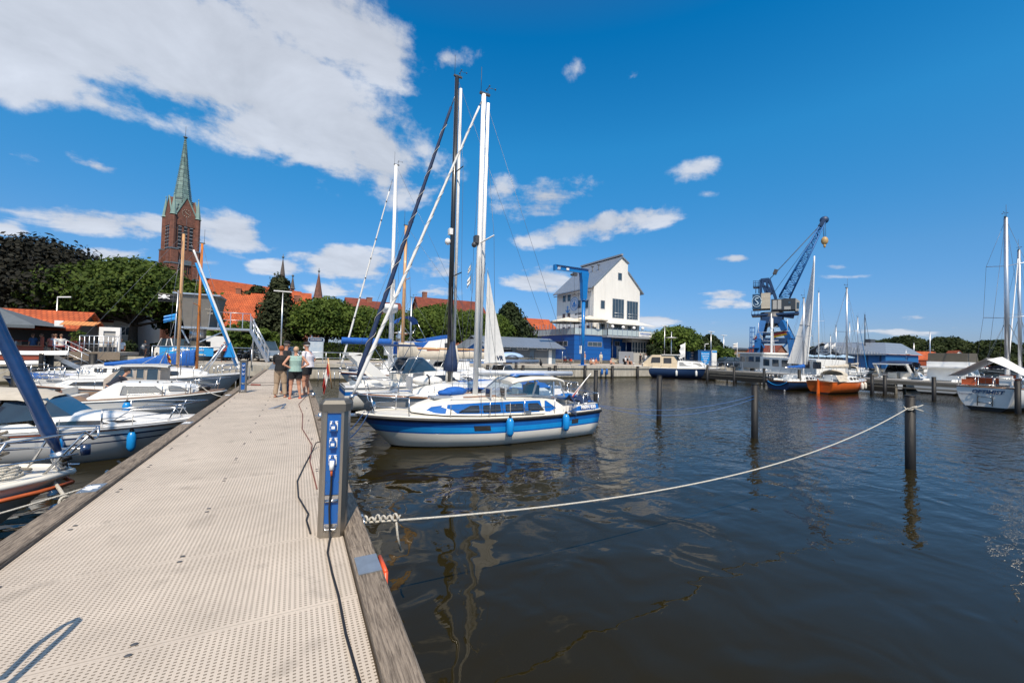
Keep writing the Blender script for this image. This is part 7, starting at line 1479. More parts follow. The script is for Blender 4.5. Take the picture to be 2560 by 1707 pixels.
# fender piles along the quay wall
k = 0
for x in [i*4.3-38 for i in range(22)]:
 if x > 56: break
 side = 'left of the jetty' if x < 0 else 'right of the jetty'; pile(('%s tarred fender pile right of the jetty on the quay wall' % ORD[k-9] if x >= 0 else '%s tarred fender pile left of the jetty on the quay wall' % ORD[k]), x, 39.22, 1.50 if x > -20 else 1.3, .16, 'tarred fender piles along the quay wall, %s' % side); k += 1
t = thing('pontoon', 'long dark wooden pontoon on legs across the right marina', 'pontoon', (48, 0, 0)); DW = mat('weathered_dark_wood', (.13, .12, .10), .85, var=.3, scale=5, stretch=(6, .5, 6))
b = MB(); b.box(-1.0, 1.0, 11.5, 40, 1.12, 1.24); b.build('deck', mat('weathered_deck_boards', (.30, .28, .25), .85, var=.2, scale=3, stretch=(.5, 8, 1)), t); b = MB()
for x in (-.95, .95): b.box(x-.07, x+.07, 11.5, 40, .85, 1.10)
for x in (-.95,): b.box(x-.5, x-.42, 12, 34, .55, .66)
b.build('side_beam', DW, t); b = MB(); b.box(-1.02, -1.0, 16, 39, .1, .84); b.build('skirt_board', mat('black_skirt', (.02, .02, .02), .9), t)
for i in range(8):
 for x in (-.9, .9):
  b = MB(); b.cyl((x, 12+4*i), .12, -1.2, .85, 10); b.build('leg', DW, t)
b = MB(); 
for i in range(9): b.box(-1.0, -.94, 30+1.1*i, 30.06+1.1*i, 1.24, 2.3)
b.box(-1.0, -.94, 30, 39, 2.3, 2.36); b.box(-1.0, -.94, 30, 39, 1.8, 1.84); b.build('railing', ALU, t)
t = thing('far_pier', 'long dark wooden pier with white railing far across the harbour', 'pier', (0, 0, 0)); b = MB(); q0, q1 = at(2300, 928, .0), at(2575, 932, 0); b.beam((q0.x, q0.y, 1.3), (q1.x, q1.y, 1.3), 2.5, .3); b.build('deck', DW, t)
b = MB()
for i in range(26): v = q0.lerp(q1, i/25); b.box(v.x-.2, v.x+.2, v.y-.2, v.y+.2, -1, 1.2)
b.build('legs', DW, t); b = MB(); b.beam((q0.x, q0.y, 2.5), (q1.x, q1.y, 2.5), .12, .12); b.beam((q0.x, q0.y, 2.0), (q1.x, q1.y, 2.0), .1, .1); b.build('railing', WMETAL, t)
# ---------------------------------------------------------------- jetty
def grate_mat():
 m, t, p = newmat('moulded_grating'); L = t.links.new
 tcn = nd(t, 'ShaderNodeTexCoord'); sp = nd(t, 'ShaderNodeSeparateXYZ'); L(tcn.outputs['Object'], sp.inputs[0])
 X, Y = sp.outputs[0], sp.outputs[1]
 fx = mth(t, 'FRACT', mth(t, 'DIVIDE', X, .030)); row = mth(t, 'FLOOR', mth(t, 'DIVIDE', X, .030)); stg = mth(t, 'MULTIPLY', mth(t, 'FRACT', mth(t, 'MULTIPLY', row, .5)), 0.0)
 fy = mth(t, 'FRACT', mth(t, 'ADD', mth(t, 'DIVIDE', Y, .0233), stg))
 hx = mth(t, 'LESS_THAN', mth(t, 'ABSOLUTE', mth(t, 'SUBTRACT', fx, .5)), .24); hy = mth(t, 'LESS_THAN', mth(t, 'ABSOLUTE', mth(t, 'SUBTRACT', fy, .5)), .19)
 seam = mth(t, 'FRACT', mth(t, 'DIVIDE', mth(t, 'SUBTRACT', Y, 1.82), 1.05)); ns = mth(t, 'GREATER_THAN', mth(t, 'ABSOLUTE', mth(t, 'SUBTRACT', seam, .5)), .482)
 inv = mth(t, 'SUBTRACT', 1.0, ns); hole = mth(t, 'MULTIPLY', mth(t, 'MULTIPLY', hx, hy), inv)
 sl = mth(t, 'GREATER_THAN', mth(t, 'ABSOLUTE', mth(t, 'SUBTRACT', seam, .5)), .4965)
 n = nd(t, 'ShaderNodeTexNoise'); n.inputs['Scale'].default_value = 1.1; n.inputs['Detail'].default_value = 8; n.inputs['Roughness'].default_value = .7; L(tcn.outputs['Object'], n.inputs['Vector'])
 mr_ = nd(t, 'ShaderNodeMapRange'); L(n.outputs[0], mr_.inputs[0]); mr_.inputs[1].default_value = .3; mr_.inputs[2].default_value = .7; mr_.inputs[3].default_value = .78; mr_.inputs[4].default_value = 1.08
 n3 = nd(t, 'ShaderNodeTexNoise'); n3.inputs['Scale'].default_value = 3.5; n3.inputs['Detail'].default_value = 3; L(tcn.outputs['Object'], n3.inputs['Vector'])
 st = nd(t, 'ShaderNodeMapRange'); L(n3.outputs[0], st.inputs[0]); st.inputs[1].default_value = .60; st.inputs[2].default_value = .72; st.inputs[3].default_value = 1.0; st.inputs[4].default_value = .78
 vm = nd(t, 'ShaderNodeVectorMath', operation='SCALE'); vm.inputs[0].default_value = (.57, .495, .415); L(mth(t, 'MULTIPLY', mr_.outputs[0], st.outputs[0]), vm.inputs['Scale'])
 mx = nd(t, 'ShaderNodeMix', data_type='RGBA'); L(mth(t, 'MAXIMUM', hole, mth(t, 'MULTIPLY', sl, .5)), mx.inputs[0]); L(vm.outputs[0], mx.inputs[6]); mx.inputs[7].default_value = (.19, .155, .115, 1); L(mx.outputs[2], p.inputs['Base Color'])
 bp = nd(t, 'ShaderNodeBump'); bp.inputs['Strength'].default_value = .7; bp.inputs['Distance'].default_value = .008; L(mth(t, 'SUBTRACT', 1.0, hole), bp.inputs['Height']); L(bp.outputs[0], p.inputs['Normal']); p.inputs['Roughness'].default_value = .75
 return m
def beam_mat():
 m, t, p = newmat('weathered_oak_beam'); L = t.links.new
 tcn = nd(t, 'ShaderNodeTexCoord'); mp = nd(t, 'ShaderNodeMapping'); mp.inputs['Scale'].default_value = (34, 2.2, 34); L(tcn.outputs['Object'], mp.inputs[0])
 n = nd(t, 'ShaderNodeTexNoise'); n.inputs['Scale'].default_value = 2.2; n.inputs['Detail'].default_value = 10; n.inputs['Roughness'].default_value = .72; n.inputs['Distortion'].default_value = .6; L(mp.outputs[0], n.inputs['Vector'])
 n2_ = nd(t, 'ShaderNodeTexNoise'); n2_.inputs['Scale'].default_value = 1.1; n2_.inputs['Detail'].default_value = 4; L(tcn.outputs['Object'], n2_.inputs['Vector'])
 cr_ = nd(t, 'ShaderNodeValToRGB'); L(n.outputs[0], cr_.inputs[0]); cr_.color_ramp.elements[0].position = .36; cr_.color_ramp.elements[0].color = (.06, .045, .034, 1); cr_.color_ramp.elements[1].position = .60; cr_.color_ramp.elements[1].color = (.30, .245, .19, 1)
 sc = nd(t, 'ShaderNodeVectorMath', operation='SCALE'); L(cr_.outputs[0], sc.inputs[0]); L(mth(t, 'ADD', .6, mth(t, 'MULTIPLY', n2_.outputs[0], .8)), sc.inputs['Scale']); L(sc.outputs[0], p.inputs['Base Color']); p.inputs['Roughness'].default_value = .9
 bp = nd(t, 'ShaderNodeBump'); bp.inputs['Strength'].default_value = .8; bp.inputs['Distance'].default_value = .006; L(n.outputs[0], bp.inputs['Height']); L(bp.outputs[0], p.inputs['Normal']); return m
GRATE, OAK = grate_mat(), beam_mat()
JX0, JX1, JE = -1.80, .41, 34.0
jt = thing('jetty', 'long pale jetty of moulded grating panels with grey timber edge beams', 'jetty', (0, 0, 0))
b = MB(); b.box(JX0+.0, JX1, -6, JE, D-.06, D); b.build('deck', GRATE, jt)
y = -6.0; i = 0
for y0, y1 in ((-6, -.9), (-.89, 3.47), (3.475, 8.6), (8.605, 13.9), (13.905, 19.2), (19.205, 24.5), (24.505, 34)):
 for x0, x1 in ((JX0-.22, JX0-.012), (JX1+.012, JX1+.19)):
  b = MB(); c_ = .012; b.prism([(x0, D-.22), (x1, D-.22), (x1, D+.035), (x1-c_, D+.035+c_), (x0+c_, D+.035+c_), (x0, D+.035)], y0, y1, 'y'); b.build('edge_beam', OAK, jt)
b = MB(); b.box(JX0-.05, JX1+.05, -6, JE, .35, D-.10)
b.build('float', mat('dark_float', (.03, .03, .03), .8), jt)
PLT = mat('galvanised_plate', (.42, .46, .50), .35, .8, var=.15, scale=8)
b = MB()
k = 0
for j in range(-3, 30):
 yy = 1.82+1.05*j
 for x in (-.72, JX0+.12, JX1-.12):
  if x > 0 and j % 2: continue
  for dy in (-.045, .045): 
   b = MB(); b.ell((x+(.012 if dy < 0 else -.012)*0, yy+dy, D+.003), (.018, .013, .005), 10, 6)
   if yy < 19 and yy > 0 and k < 90: b.build('deck_clip', DGREY, jt); k += 1
# plates on the beams
def beam_plate(label, x, y, w, l, txt=None):
 t = thing('number_plate', label, 'plate', (x, y, D+.0475)); b = MB(); b.box(-w/2, w/2, -l/2, l/2, 0, .006); b.build('plate', PLT, t)
 for dy in (-l*.4, l*.4): b = MB(); b.cyl((-w*.3, dy), .009, .006, .010, 8); b.build('screw', STEEL, t)
 if txt: text('number', txt, l*.55, WMETAL, t, (0, 0, .007), (0, 0, R(90)), bold=.006, extrude=.002)
beam_plate('steel number plate 40 on the left beam near the yacht bow', JX0-.11, 6.05, .16, .30, '40'); beam_plate('steel number plate on the left beam near the canopied boat', JX0-.11, 10.4, .16, .30, '39'); beam_plate('steel number plate on the left beam before the cabin cruiser', JX0-.11, 15.9, .16, .30, '38')
t = thing('safety_ladder', 'orange ladder with steel bracket hooked over the right jetty beam', 'ladder', (JX1+.10, 3.15, D+.048)); b = MB(); b.box(-.075, .075, -.13, .13, 0, .008); b.box(.075, .083, -.13, .13, -.16, .008); b.build('bracket', PLT, t)
b = MB()
for y_ in (-.12, .12): b.tube([(.11, y_, -.02), (.115, y_, -.9)], .017, 8)
b.tube([(.11, -.12, -.02), (.11, .12, -.02)], .017, 8); b.tube([(.11, -.12, -.35), (.11, .12, -.35)], .015, 8); b.build('orange_handle', mat('signal_orange', (.62, .09, .03), .4), t)
for (y_, lb) in ((4.15, 'steel mooring ring on the right beam at the knotted rope'), (9.2, 'steel mooring ring on the right beam further along'), (6.9, 'mooring ring on the left beam beside the yacht bow')):
 x_ = JX1+.21 if y_ != 6.9 else JX0-.24; t = thing('mooring_ring', lb, 'ring', (x_, y_, D-.02)); b = MB(); b.tube([(0, .06*math.cos(a), -.03+.06*math.sin(a)) for a in [2*PI*k/14 for k in range(15)]], .011, 6); b.build('ring', STEEL, t); b = MB(); b.box(-.02, 0, -.03, .03, -.01, .05); b.build('eye_plate', STEEL, t)
for y_, lb in ((14.5, 'small steel bollard on the right beam near the group of people'), (9.9, 'small steel bollard on the right beam behind the pedestal')):
 t = thing('bollard', lb, 'bollard', (JX1+.10, y_, D+.047)); b = MB(); b.cyl((0, 0), .05, 0, .16, 14); b.build('post', STEEL, t); b = MB(); b.tube([(-.10, 0, .10), (.10, 0, .10)], .014, 8); b.build('cross_pin', STEEL, t)
# ---- service pedestals
BRUSH = mat('brushed_pedestal_steel', (.34, .315, .28), .34, .92, var=.12, scale=5, stretch=(20, 20, .5))
SOCK = mat('socket_blue', (.010, .10, .36), .35, var=.08)
def pedestal(label, x, y, rz):
 t = thing('service_pedestal', label, 'pedestal', (x, y, D), rz, 'power pedestals on the jetty'); H = 1.20
 plan = [(-.145, -.07), (-.105, -.115), (.105, -.115), (.145, -.07), (.145, .09), (.10, .13), (-.10, .13), (-.145, .09)]
 b = MB(); b.prism([(-.145, -.07), (-.105, -.115), (-.075, -.115), (-.075, -.10), (.075, -.10), (.075, -.115), (.105, -.115), (.145, -.07), (.145, .09), (.10, .13), (-.10, .13), (-.145, .09)], 0, H-.005, 'z'); b.box(-.075, .075, -.115, -.1005, 0, .055); b.box(-.075, .075, -.112, -.1005, .375, .395); b.build('column', BRUSH, t)
 b = MB(); b.box(-.073, .073, -.1065, -.101, .405, H-.02); b.build('front_panel', SOCK, t); b = MB(); b.box(-.073, .073, -.1065, -.101, .10, .37); b.build('lower_panel', SOCK, t)
 b = MB(); s = 1.16; cap = [(px*s, py*s) for px, py in plan]; b.prism(cap, H, H+.07, 'z')
 rows = [[(px, py, H+.07) for px, py in cap], [(px*.82, py*.82, H+.105) for px, py in cap], [(0, 0, H+.107)]*8]; b.grid(rows, 0, False, True); b.build('cap', mat('dark_brushed_cap', (.13, .125, .115), .55, .6, var=.15), t)
 for i, z in enumerate((1.06, .90, .735)):
  b = MB(); b.box(-.042, .042, -.122, -.1065, z-.046, z+.046); q = b.build('socket', WMETAL, t)
  b = MB(); b.tube([(0, -.122, z-.005), (0, -.150, z-.012)], .036, 16); b.box(-.030, .030, -.158, -.142, z-.04, z+.022); b.tube([(0, -.14, z+.03), (0, -.145, z+.045)], .017, 10); b.build('socket_lid', SOCK, q)
  b = MB(); b.box(-.018, .018, -.1595, -.158, z-.022, z+.004); b.build('rating_plate', WMETAL, q)
  b = MB()
  for sx in (-.037, .037):
   for sz in (-.04, .04): b.ell((sx, -.122, z+sz), (.005, .004, .005), 6, 4)
  b.build('screws', DGREY, q)
 b = MB()
 for z in (1.14, .98, .82, .64, .52, .42, .33, .22, .14):
  for sx in (-.064, .064): b.ell((sx, -.107, z), (.004, .004, .004), 6, 4)
 b.build('panel_screws', STEEL, t)
 b = MB(); b.tube([(-.068, -.125, .35), (.068, -.125, .35)], .012, 8); b.box(-.07, .07, -.118, -.112, .36, .40); b.ell((-.01, -.121, .385), (.012, .008, .012)); b.build('lock_bar', STEEL, t)
 b = MB(); b.tube([(-.055, -.118, .115), (-.055, -.14, .085), (.055, -.14, .085), (.055, -.118, .115)], .006, 6); b.box(-.07, .07, -.112, -.107, .085, .13); b.build('cable_bracket', STEEL, t); return t
pd = pedestal('near steel power pedestal with three blue sockets and a plugged black cable', .33, 3.93, R(-14)); pd.scale = (.76, .82, .90)
p2 = copy_tree(pd, (-1.63, 17.15, D), R(0), 'far steel power pedestal on the left side of the jetty')
def loc(par, p): q = rotz((p[0]*.76, p[1]*.82, p[2]*.90), par.rotation_euler.z); return (par.location.x+q[0], par.location.y+q[1], par.location.z+q[2])
b = MB(); pts = [loc(pd, (0, -.152, .69)), loc(pd, (0, -.160, .62)), loc(pd, (.0, -.150, .5)), loc(pd, (-.012, -.15, .3)), loc(pd, (.0, -.155, .12)), loc(pd, (.01, -.18, .015)), (.27, 3.55, D+.011), (.28, 3.2, D+.011), (.295, 2.9, D+.016), (.30, 2.5, D+.011), (.325, 2.1, D+.011), (.31, 1.7, D+.011), (.33, 1.0, D+.011)]
b.tube(pts, .0085, 8); cb = tag(b.build('power_cable', BLACK), 'black power cable from the near pedestal running along the deck', 'cable')
b = MB(); b.tube([loc(pd, (0, -.155, .74)), loc(pd, (0, -.165, .655))], .019, 12); tag(b.build('plug', WMETAL), 'white plug pushed into the lowest socket of the near pedestal', 'plug'); b = MB(); b.tube([loc(pd, (0, -.165, .66)), loc(pd, (0, -.162, .60))], .010, 8); tag(b.build('plug_sleeve', ORANGE), 'orange cable sleeve below the white plug', 'plug')
b = MB(); P_ = [(.16, 3.98, D+.01), (.135, 4.3, D+.011), (.155, 4.45, D+.011), (.07, 5.0, D+.011), (.06, 5.6, D+.011), (.15, 6.3, D+.011), (.28, 7.2, D+.011), (.33, 7.35, D+.09), (.5, 7.5, D+.10)]; b.tube(P_, .0085, 7); tag(b.build('power_cable', BLACK), 'slack black cable curling out behind the near pedestal', 'cable')
b = MB(); P_ = [(.26, 5.2, D+.01), (.22, 6.5, D+.01), (.28, 7.6, D+.01), (.15, 9.2, D+.01), (.18, 11.2, D+.01), (.10, 13.2, D+.01), (.33, 15.3, D+.01)]; b.tube(P_, .008, 6); tag(b.build('power_cable', mat('brown_red_cable', (.16, .05, .04), .6)), 'thin reddish cable lying along the right edge of the deck', 'cable')
b = MB(); P_ = [(-1.2+.75*math.cos(a)*(1+.1*math.sin(3*a)), 20.9+.8*math.sin(a), D+.012) for a in [k*.35 for k in range(19)]]+[(.1, 20.3, D+.012)]; b.tube(P_, .011, 6); tag(b.build('power_cable', BLACK), 'black cable coiled in a loop on the deck behind the people', 'cable')
b = MB(); b.tube([(-1.65, 20.3, D+.03), (-1.3, 20.1, D+.03)], .035, 8); tag(b.build('cable_coupling', mat('red_coupling', (.25, .06, .04), .6)), 'dark red cable coupling lying on the deck', 'coupling')
t = thing('shadow_hoop', 'bent steel hoop added out of view for its looped shadow on the near deck', 'ladder', (0, 0, 0)); b = MB()  # unseen hoop added here, traced back along the sun from its deck shadow
sh_ = Vector((math.sin(SUN_H), math.cos(SUN_H), 0))/math.tan(SUN_EL)
def cast(px, py, h): g_ = at(px, py, D); return (g_.x-sh_.x*h, g_.y-sh_.y*h, D+h)
b.tube([cast(0, 1700, .62), cast(90, 1612, .74), cast(160, 1562, .84), cast(192, 1547, .90), cast(196, 1552, .90), cast(170, 1578, .84), cast(90, 1650, .70), cast(0, 1730, .60)], .018, 8); b.build('hoop', STEEL, t)
# ramp from jetty to quay
t = thing('gangway', 'aluminium gangway joining the jetty end to the quay', 'gangway', (-.9, 34.0, D)); b = MB(); b.poly([(-.85, 0, .02), (1.25, 0, .02), (1.25, 5.7, .30), (-.85, 5.7, .30)], th=.08); b.build('ramp', PLT, t); b = MB(); b.prism([(0, .0), (1.2, .12), (1.25, .0)], -.9, -.84, 'x'); b.box(-.7, 1.1, 1.9, 2.3, .1, .16); b.build('kick_plate', DGREY, t)
# ---------------------------------------------------------------- observation cabin with stairs (left)
CY_ = 44.0
a = atY(437, 736, CY_); bb = atY(548, 750, CY_); c_ = atY(458, 822, CY_); d_ = atY(530, 826, CY_)
t = thing('observation_cabin', 'grey metal cabin flaring upward on a thick black column beside the quay', 'tower', (-7.6, CY_, 0)); CAB = mat('grey_cabin_sheet', (.25, .235, .215), .5, .3, var=.1, scale=1.5)
def rel(px, py, y=CY_): v = atY(px, py, y); return (v.x+7.6, v.y-CY_, v.z)
x0t, x1t, x0b, x1b = rel(440, 740)[0], rel(540, 750)[0], rel(460, 824)[0], rel(521, 824)[0]; zt, zb = 7.15, 4.45
b = MB(); b.add([(x0b, 0, zb), (x1b, 0, zb), (x1b+.35, 2.6, zb), (x0b, 2.6, zb), (x0t, -.5, zt), (x1t-.2, -.5, zt), (x1t+.35, 3.0, zt), (x0t, 3.0, zt)], [(0, 1, 5, 4), (1, 2, 6, 5), (2, 3, 7, 6), (3, 0, 4, 7), (3, 2, 1, 0), (4, 5, 6, 7)]); b.build('cabin_shell', CAB, t)
b = MB(); b.box(x0t-.1, x1t+.4, -.65, 3.1, zt, zt+.12); b.build('roof', ALU, t); b = MB(); xm = (x0b+x1b)/2; b.beam((xm+.25, -.02, zb), (xm+.25, -.53, zt), .05, .04); b.beam((x1b, -.02, zb), (x1t-.2, -.53, zt), .06, .05); b.build('seam_strip', GREYP, t)
b = MB(); b.cyl((xm-.1, 1.3), .95, -1, 3.2, 24); b.build('column', mat('black_column', (.02, .024, .024), .5, var=.3, scale=2), t); b = MB(); b.cyl((xm-.1, 1.3), .62, 3.2, zb, 20); b.build('column_neck', ALU, t)
b = MB(); b.box(x0b-.3, 3.8, -.3, 2.7, zb-.18, zb-.02); b.build('platform', ALU, t); b = MB(); b.beam((xm, .2, 3.0), (2.0, .2, zb-.2), .1, .1); b.beam((xm-.5, .2, 3.0), (x0b-.2, .2, zb-.3), .1, .1); b.build('strut', ALU, t)
text('lettering', 'SCHLEI', .22, BEIGECLOTH, t, (xm+.95, -.30, 6.0), (R(80), 0, 0)); text('lettering', '2008', .2, BEIGECLOTH, t, (xm+.95, -.25, 5.65), (R(80), 0, 0))
for i, x in enumerate((1.4, 2.3, 3.2, 3.8)):
 b = MB(); b.box(x-.03, x+.03, -.3, -.24, zb, zb+1.35); b.build('railing_post', ALU, t)
b = MB(); b.tube([(1.4, -.27, zb+1.35), (3.8, -.27, zb+1.35)], .035, 6); b.tube([(1.4, -.27, zb+.7), (3.8, -.27, zb+.7)], .025, 6); b.build('railing', ALU, t)
s0 = Vector((3.8, -.2, zb-.1)); e = atY(655, 925, 42.6); s1 = Vector((e.x+7.6+.4, -1.2, Q+.02))
for k_, dy in enumerate((-.0, 1.0)):
 b = MB(); b.beam(s0+Vector((0, dy, 0)), s1+Vector((0, dy, 0)), .08, .28); b.build('stringer', ALU, t)
 b = MB(); b.tube([s0+Vector((0, dy, 1.25)), s1+Vector((0, dy, 1.15))], .04, 8); b.build('handrail', ALU, t); b = MB(); b.tube([s0+Vector((0, dy, .75)), s1+Vector((0, dy, .7))], .03, 8); b.build('handrail', ALU, t)
 for i in range(6):
  q = s0.lerp(s1, i/5)+Vector((0, dy, 0)); b = MB(); b.beam(q, q+Vector((0, 0, 1.2)), .06, .05); b.build('baluster', ALU, t)
b = MB()
for i in range(14): q = s0.lerp(s1, (i+.5)/14); b.box(q.x-.14, q.x+.14, q.y+.05, q.y+.95, q.z-.03, q.z+.01)
b.build('treads', ALU, t)
b = MB(); b.cyl((4.05, -.1), .05, Q, zb+.9, 8); b.build('support_post', ALU, t)
# ---------------------------------------------------------------- banner
ban0, ban1 = atY(399, 866, 37.0), atY(534, 866, 37.0); t = thing('banner', 'blue banner reading Sportbootschule stretched between poles', 'banner', (ban0.x, 37.0, 0)); w = ban1.x-ban0.x; zb1, zb0 = ban0.z, atY(399, 889, 37).z
b = MB(); b.grid([[(w*i/12, .03*math.sin(i*1.2), z) for z in (zb0, (zb0+zb1)/2, zb1)] for i in range(13)], 0); b.build('cloth', mat('banner_blue', (.012, .24, .62), .6, col2=(.02, .36, .72), scale=.8), t)
hh = zb1-zb0; text('lettering', 'Sportboo', hh*.40, WMETAL, t, (w*.39, -.06, zb0+hh*.74), (R(90), 0, 0), bold=.012); text('lettering', 'tschule', hh*.40, WMETAL, t, (w*.70, -.06, zb0+hh*.74), (R(90), 0, 0), shear=.2); text('lettering', 'Bootsführerscheine und meer...', hh*.27, mat('pale_yellow', (.75, .68, .45), .6), t, (w*.5, -.06, zb0+hh*.2), (R(90), 0, 0), bold=.010, sx=1.0)
b = MB(); b.poly([(w*.5, -.04, zb0+hh*.42), (w*.72, -.04, zb0+hh*.42), (w*.68, -.04, zb0+hh*.5), (w*.55, -.04, zb0+hh*.5)]); b.tube([(w*.35, -.05, zb0+hh*.52), (w*.49, -.05, zb0+hh*.50)], .02, 4); b.build('boat_drawing', WMETAL, t); b = MB(); b.tube([(-.4, 0, zb1+.03), (w+2.4, 0, zb1+.02)], .04, 6); b.build('rail', ALU, t)
for x in (-.4, w*.5, w+2.4): b = MB(); b.cyl((x, .05), .04, 1.2, zb1, 6); b.build('post', ALU, t)
# pier under the banner, connects to quay
t = thing('side_pier', 'low concrete pier below the banner and the observation cabin', 'pier', (-12, 37.2, 0)); b = MB(); b.box(0, 10.2, 0, 2.3, .55, 1.40); b.build('deck', CONC, t); b = MB()
for i in range(12): b.box(.3+.85*i, .36+.85*i, -.03, 0, -.5, 1.2)
b.build('sheet_pile_ribs', GREYP, t)
# ---------------------------------------------------------------- left terrace, steps, kiosk
t = thing('wooden_platform', 'wooden terrace platform on posts with grey railing on the left', 'platform', (-17.5, 39.3, 0)); x1 = atY(311, 890, 39.3).x+17.5
b = MB(); b.box(3.2, x1, -.8, 3, 1.95, 2.18); b.build('deck', mat('weathered_deck_boards', (0, 0, 0)), t); b = MB(); b.box(3.2, x1, -.85, -.80, 1.65, 2.2); b.build('fascia', OAK, t); b = MB(); b.box(5.4, 7.6, .2, .35, -.2, 1.9); b.build('concrete_pier', CONC, t)
for x in (3.6, 7.9):
 b = MB(); b.cyl((x, -.7), .17, -1, 1.95, 12); b.build('post', TAR, t)
b = MB(); n = 8
for i in range(n+1): x = 4.3+(x1-4.5)*i/n; b.cyl((x, -.72), .028, 2.18, 3.3, 6)
b.tube([(4.3, -.72, 3.3), (x1-.2, -.72, 3.3)], .03, 6); b.tube([(4.3, -.72, 2.75), (x1-.2, -.72, 2.75)], .02, 6); b.build('railing', ALU, t)
t = thing('wooden_steps', 'wooden steps with grey handrail leading down to the water on the left', 'steps', (-14.0, 38.4, 0)); b = MB()
for i in range(9): b.box(-.1+.30*i, .25+.30*i, -1.0, .4, 1.95-.18*i, 2.0-.18*i)
b.build('treads', OAK, t); b = MB()
for y_ in (-1.03, .43): b.beam((0, y_, 1.9), (2.7, y_, .25), .06, .28)
b.build('stringer', ALU, t); b = MB()
for y_ in (-1.03, .43):
 b.tube([(0, y_, 3.0), (2.7, y_, 1.35)], .03, 6); b.tube([(0, y_, 2.5), (2.7, y_, .85)], .02, 6)
 for i in range(5): x = .05+.65*i; z = 1.9-1.65*x/2.7; b.cyl((x, y_), .022, z, z+1.1, 6)
b.build('handrail', ALU, t)
# kiosk
gable_house('kiosk', 'kiosk with orange tiled roof at the left edge of the quay', 'kiosk', (-21.5, 43.0, Q), 0, 6.4, 5, 2.4, 3.7, mat('dark_kiosk_wall', (.03, .03, .03), .6), TILE, [])
t = thing('large_parasol', 'big dark grey square parasol over the kiosk terrace at the left edge', 'parasol', (-18.3, 40.8, Q)); b = MB(); b.add([(0, 0, 3.75), (-2.9, -2.2, 2.45), (2.9, -2.2, 2.45), (2.9, 2.2, 2.45), (-2.9, 2.2, 2.45)], [(0, 1, 2), (0, 2, 3), (0, 3, 4), (0, 4, 1)]); b.box(-2.9, 2.9, -2.22, -2.18, 2.25, 2.45); b.build('canopy', mat('grey_canvas', (.10, .12, .14), .8), t); b = MB(); b.cyl((0, 0), .07, 0, 3.7, 10); b.build('pole', GREYP, t)
t = thing('kiosk_counter', 'red wooden counter front below the grey parasol', 'counter', (-19.6, 39.9, Q)); b = MB(); b.box(0, 4.1, 0, .12, .1, 1.05); b.box(4.0, 4.12, -.02, .14, 0, 1.7); b.build('front', wave_mat('red_boards', (.32, .07, .04), .14, 2, .6), t); b = MB(); b.box(0, 4.1, -.1, .4, 1.05, 1.1); b.build('counter_top', TEAK, t)
t = thing('planter', 'tall dark red planter box with trailing plant on the terrace', 'planter', (-10.6, 39.4, 2.18)); t.location = (atY(190, 885, 39.2).x-.3, 39.2, 2.18); b = MB(); b.box(0, .6, 0, .5, 0, 1.0); b.build('box', mat('dark_red_box', (.22, .05, .035), .6), t); rng = np.random.default_rng(3); V = leaves(rng, [(.3, .2, 1.15), (.3, -.05, .8)], [.4, .3], 260, .08); b = MB(); b.add(V.tolist(), [(i*4, i*4+1, i*4+2, i*4+3) for i in range(260)]); b.build('plant', LEAF_M, t)
for i, (px, lb) in enumerate(((85, 'dark red beer bench set near the kiosk'), (150, 'beer table set with people behind the steps'), (235, 'bistro table set near the right end of the terrace'))):
 v = atY(px, 885, 41.2); t = thing('bench_table', lb, 'table', (v.x, 41.2, Q if i < 1 else Q+.0), 0, 'tables on the quay by the kiosk'); b = MB(); b.box(-1.0, 1.0, -.35, .35, 1.38, 1.43); b.build('tabletop', REDCLOTH if i < 2 else TEAK, t)
 for x in (-.8, .8): b = MB(); b.box(x-.04, x+.04, -.3, .3, 0, 1.38); b.build('leg', WMETAL if i < 2 else DGREY, t)
 for y_ in (-.75, .75): b = MB(); b.box(-1.0, 1.0, y_-.14, y_+.14, 1.05, 1.1); b.build('bench', REDCLOTH if i < 2 else DGREY, t)
t = thing('striped_awning', 'small orange and white striped awning on the terrace', 'awning', (-14.7, 40.6, Q+1.9)); b = MB(); b.poly([(0, 0, 1.0), (1.9, 0, 1.0), (1.8, -.8, .7), (0, -.8, .7)], th=.03); b.build('cloth', wave_mat('orange_stripes', (.62, .25, .08), .22, 0, .7, 0, .1, .05, .35), t); b = MB(); b.box(-.5, -.05, -.1, 0, .6, 1.0); b.build('box', WMETAL, t)
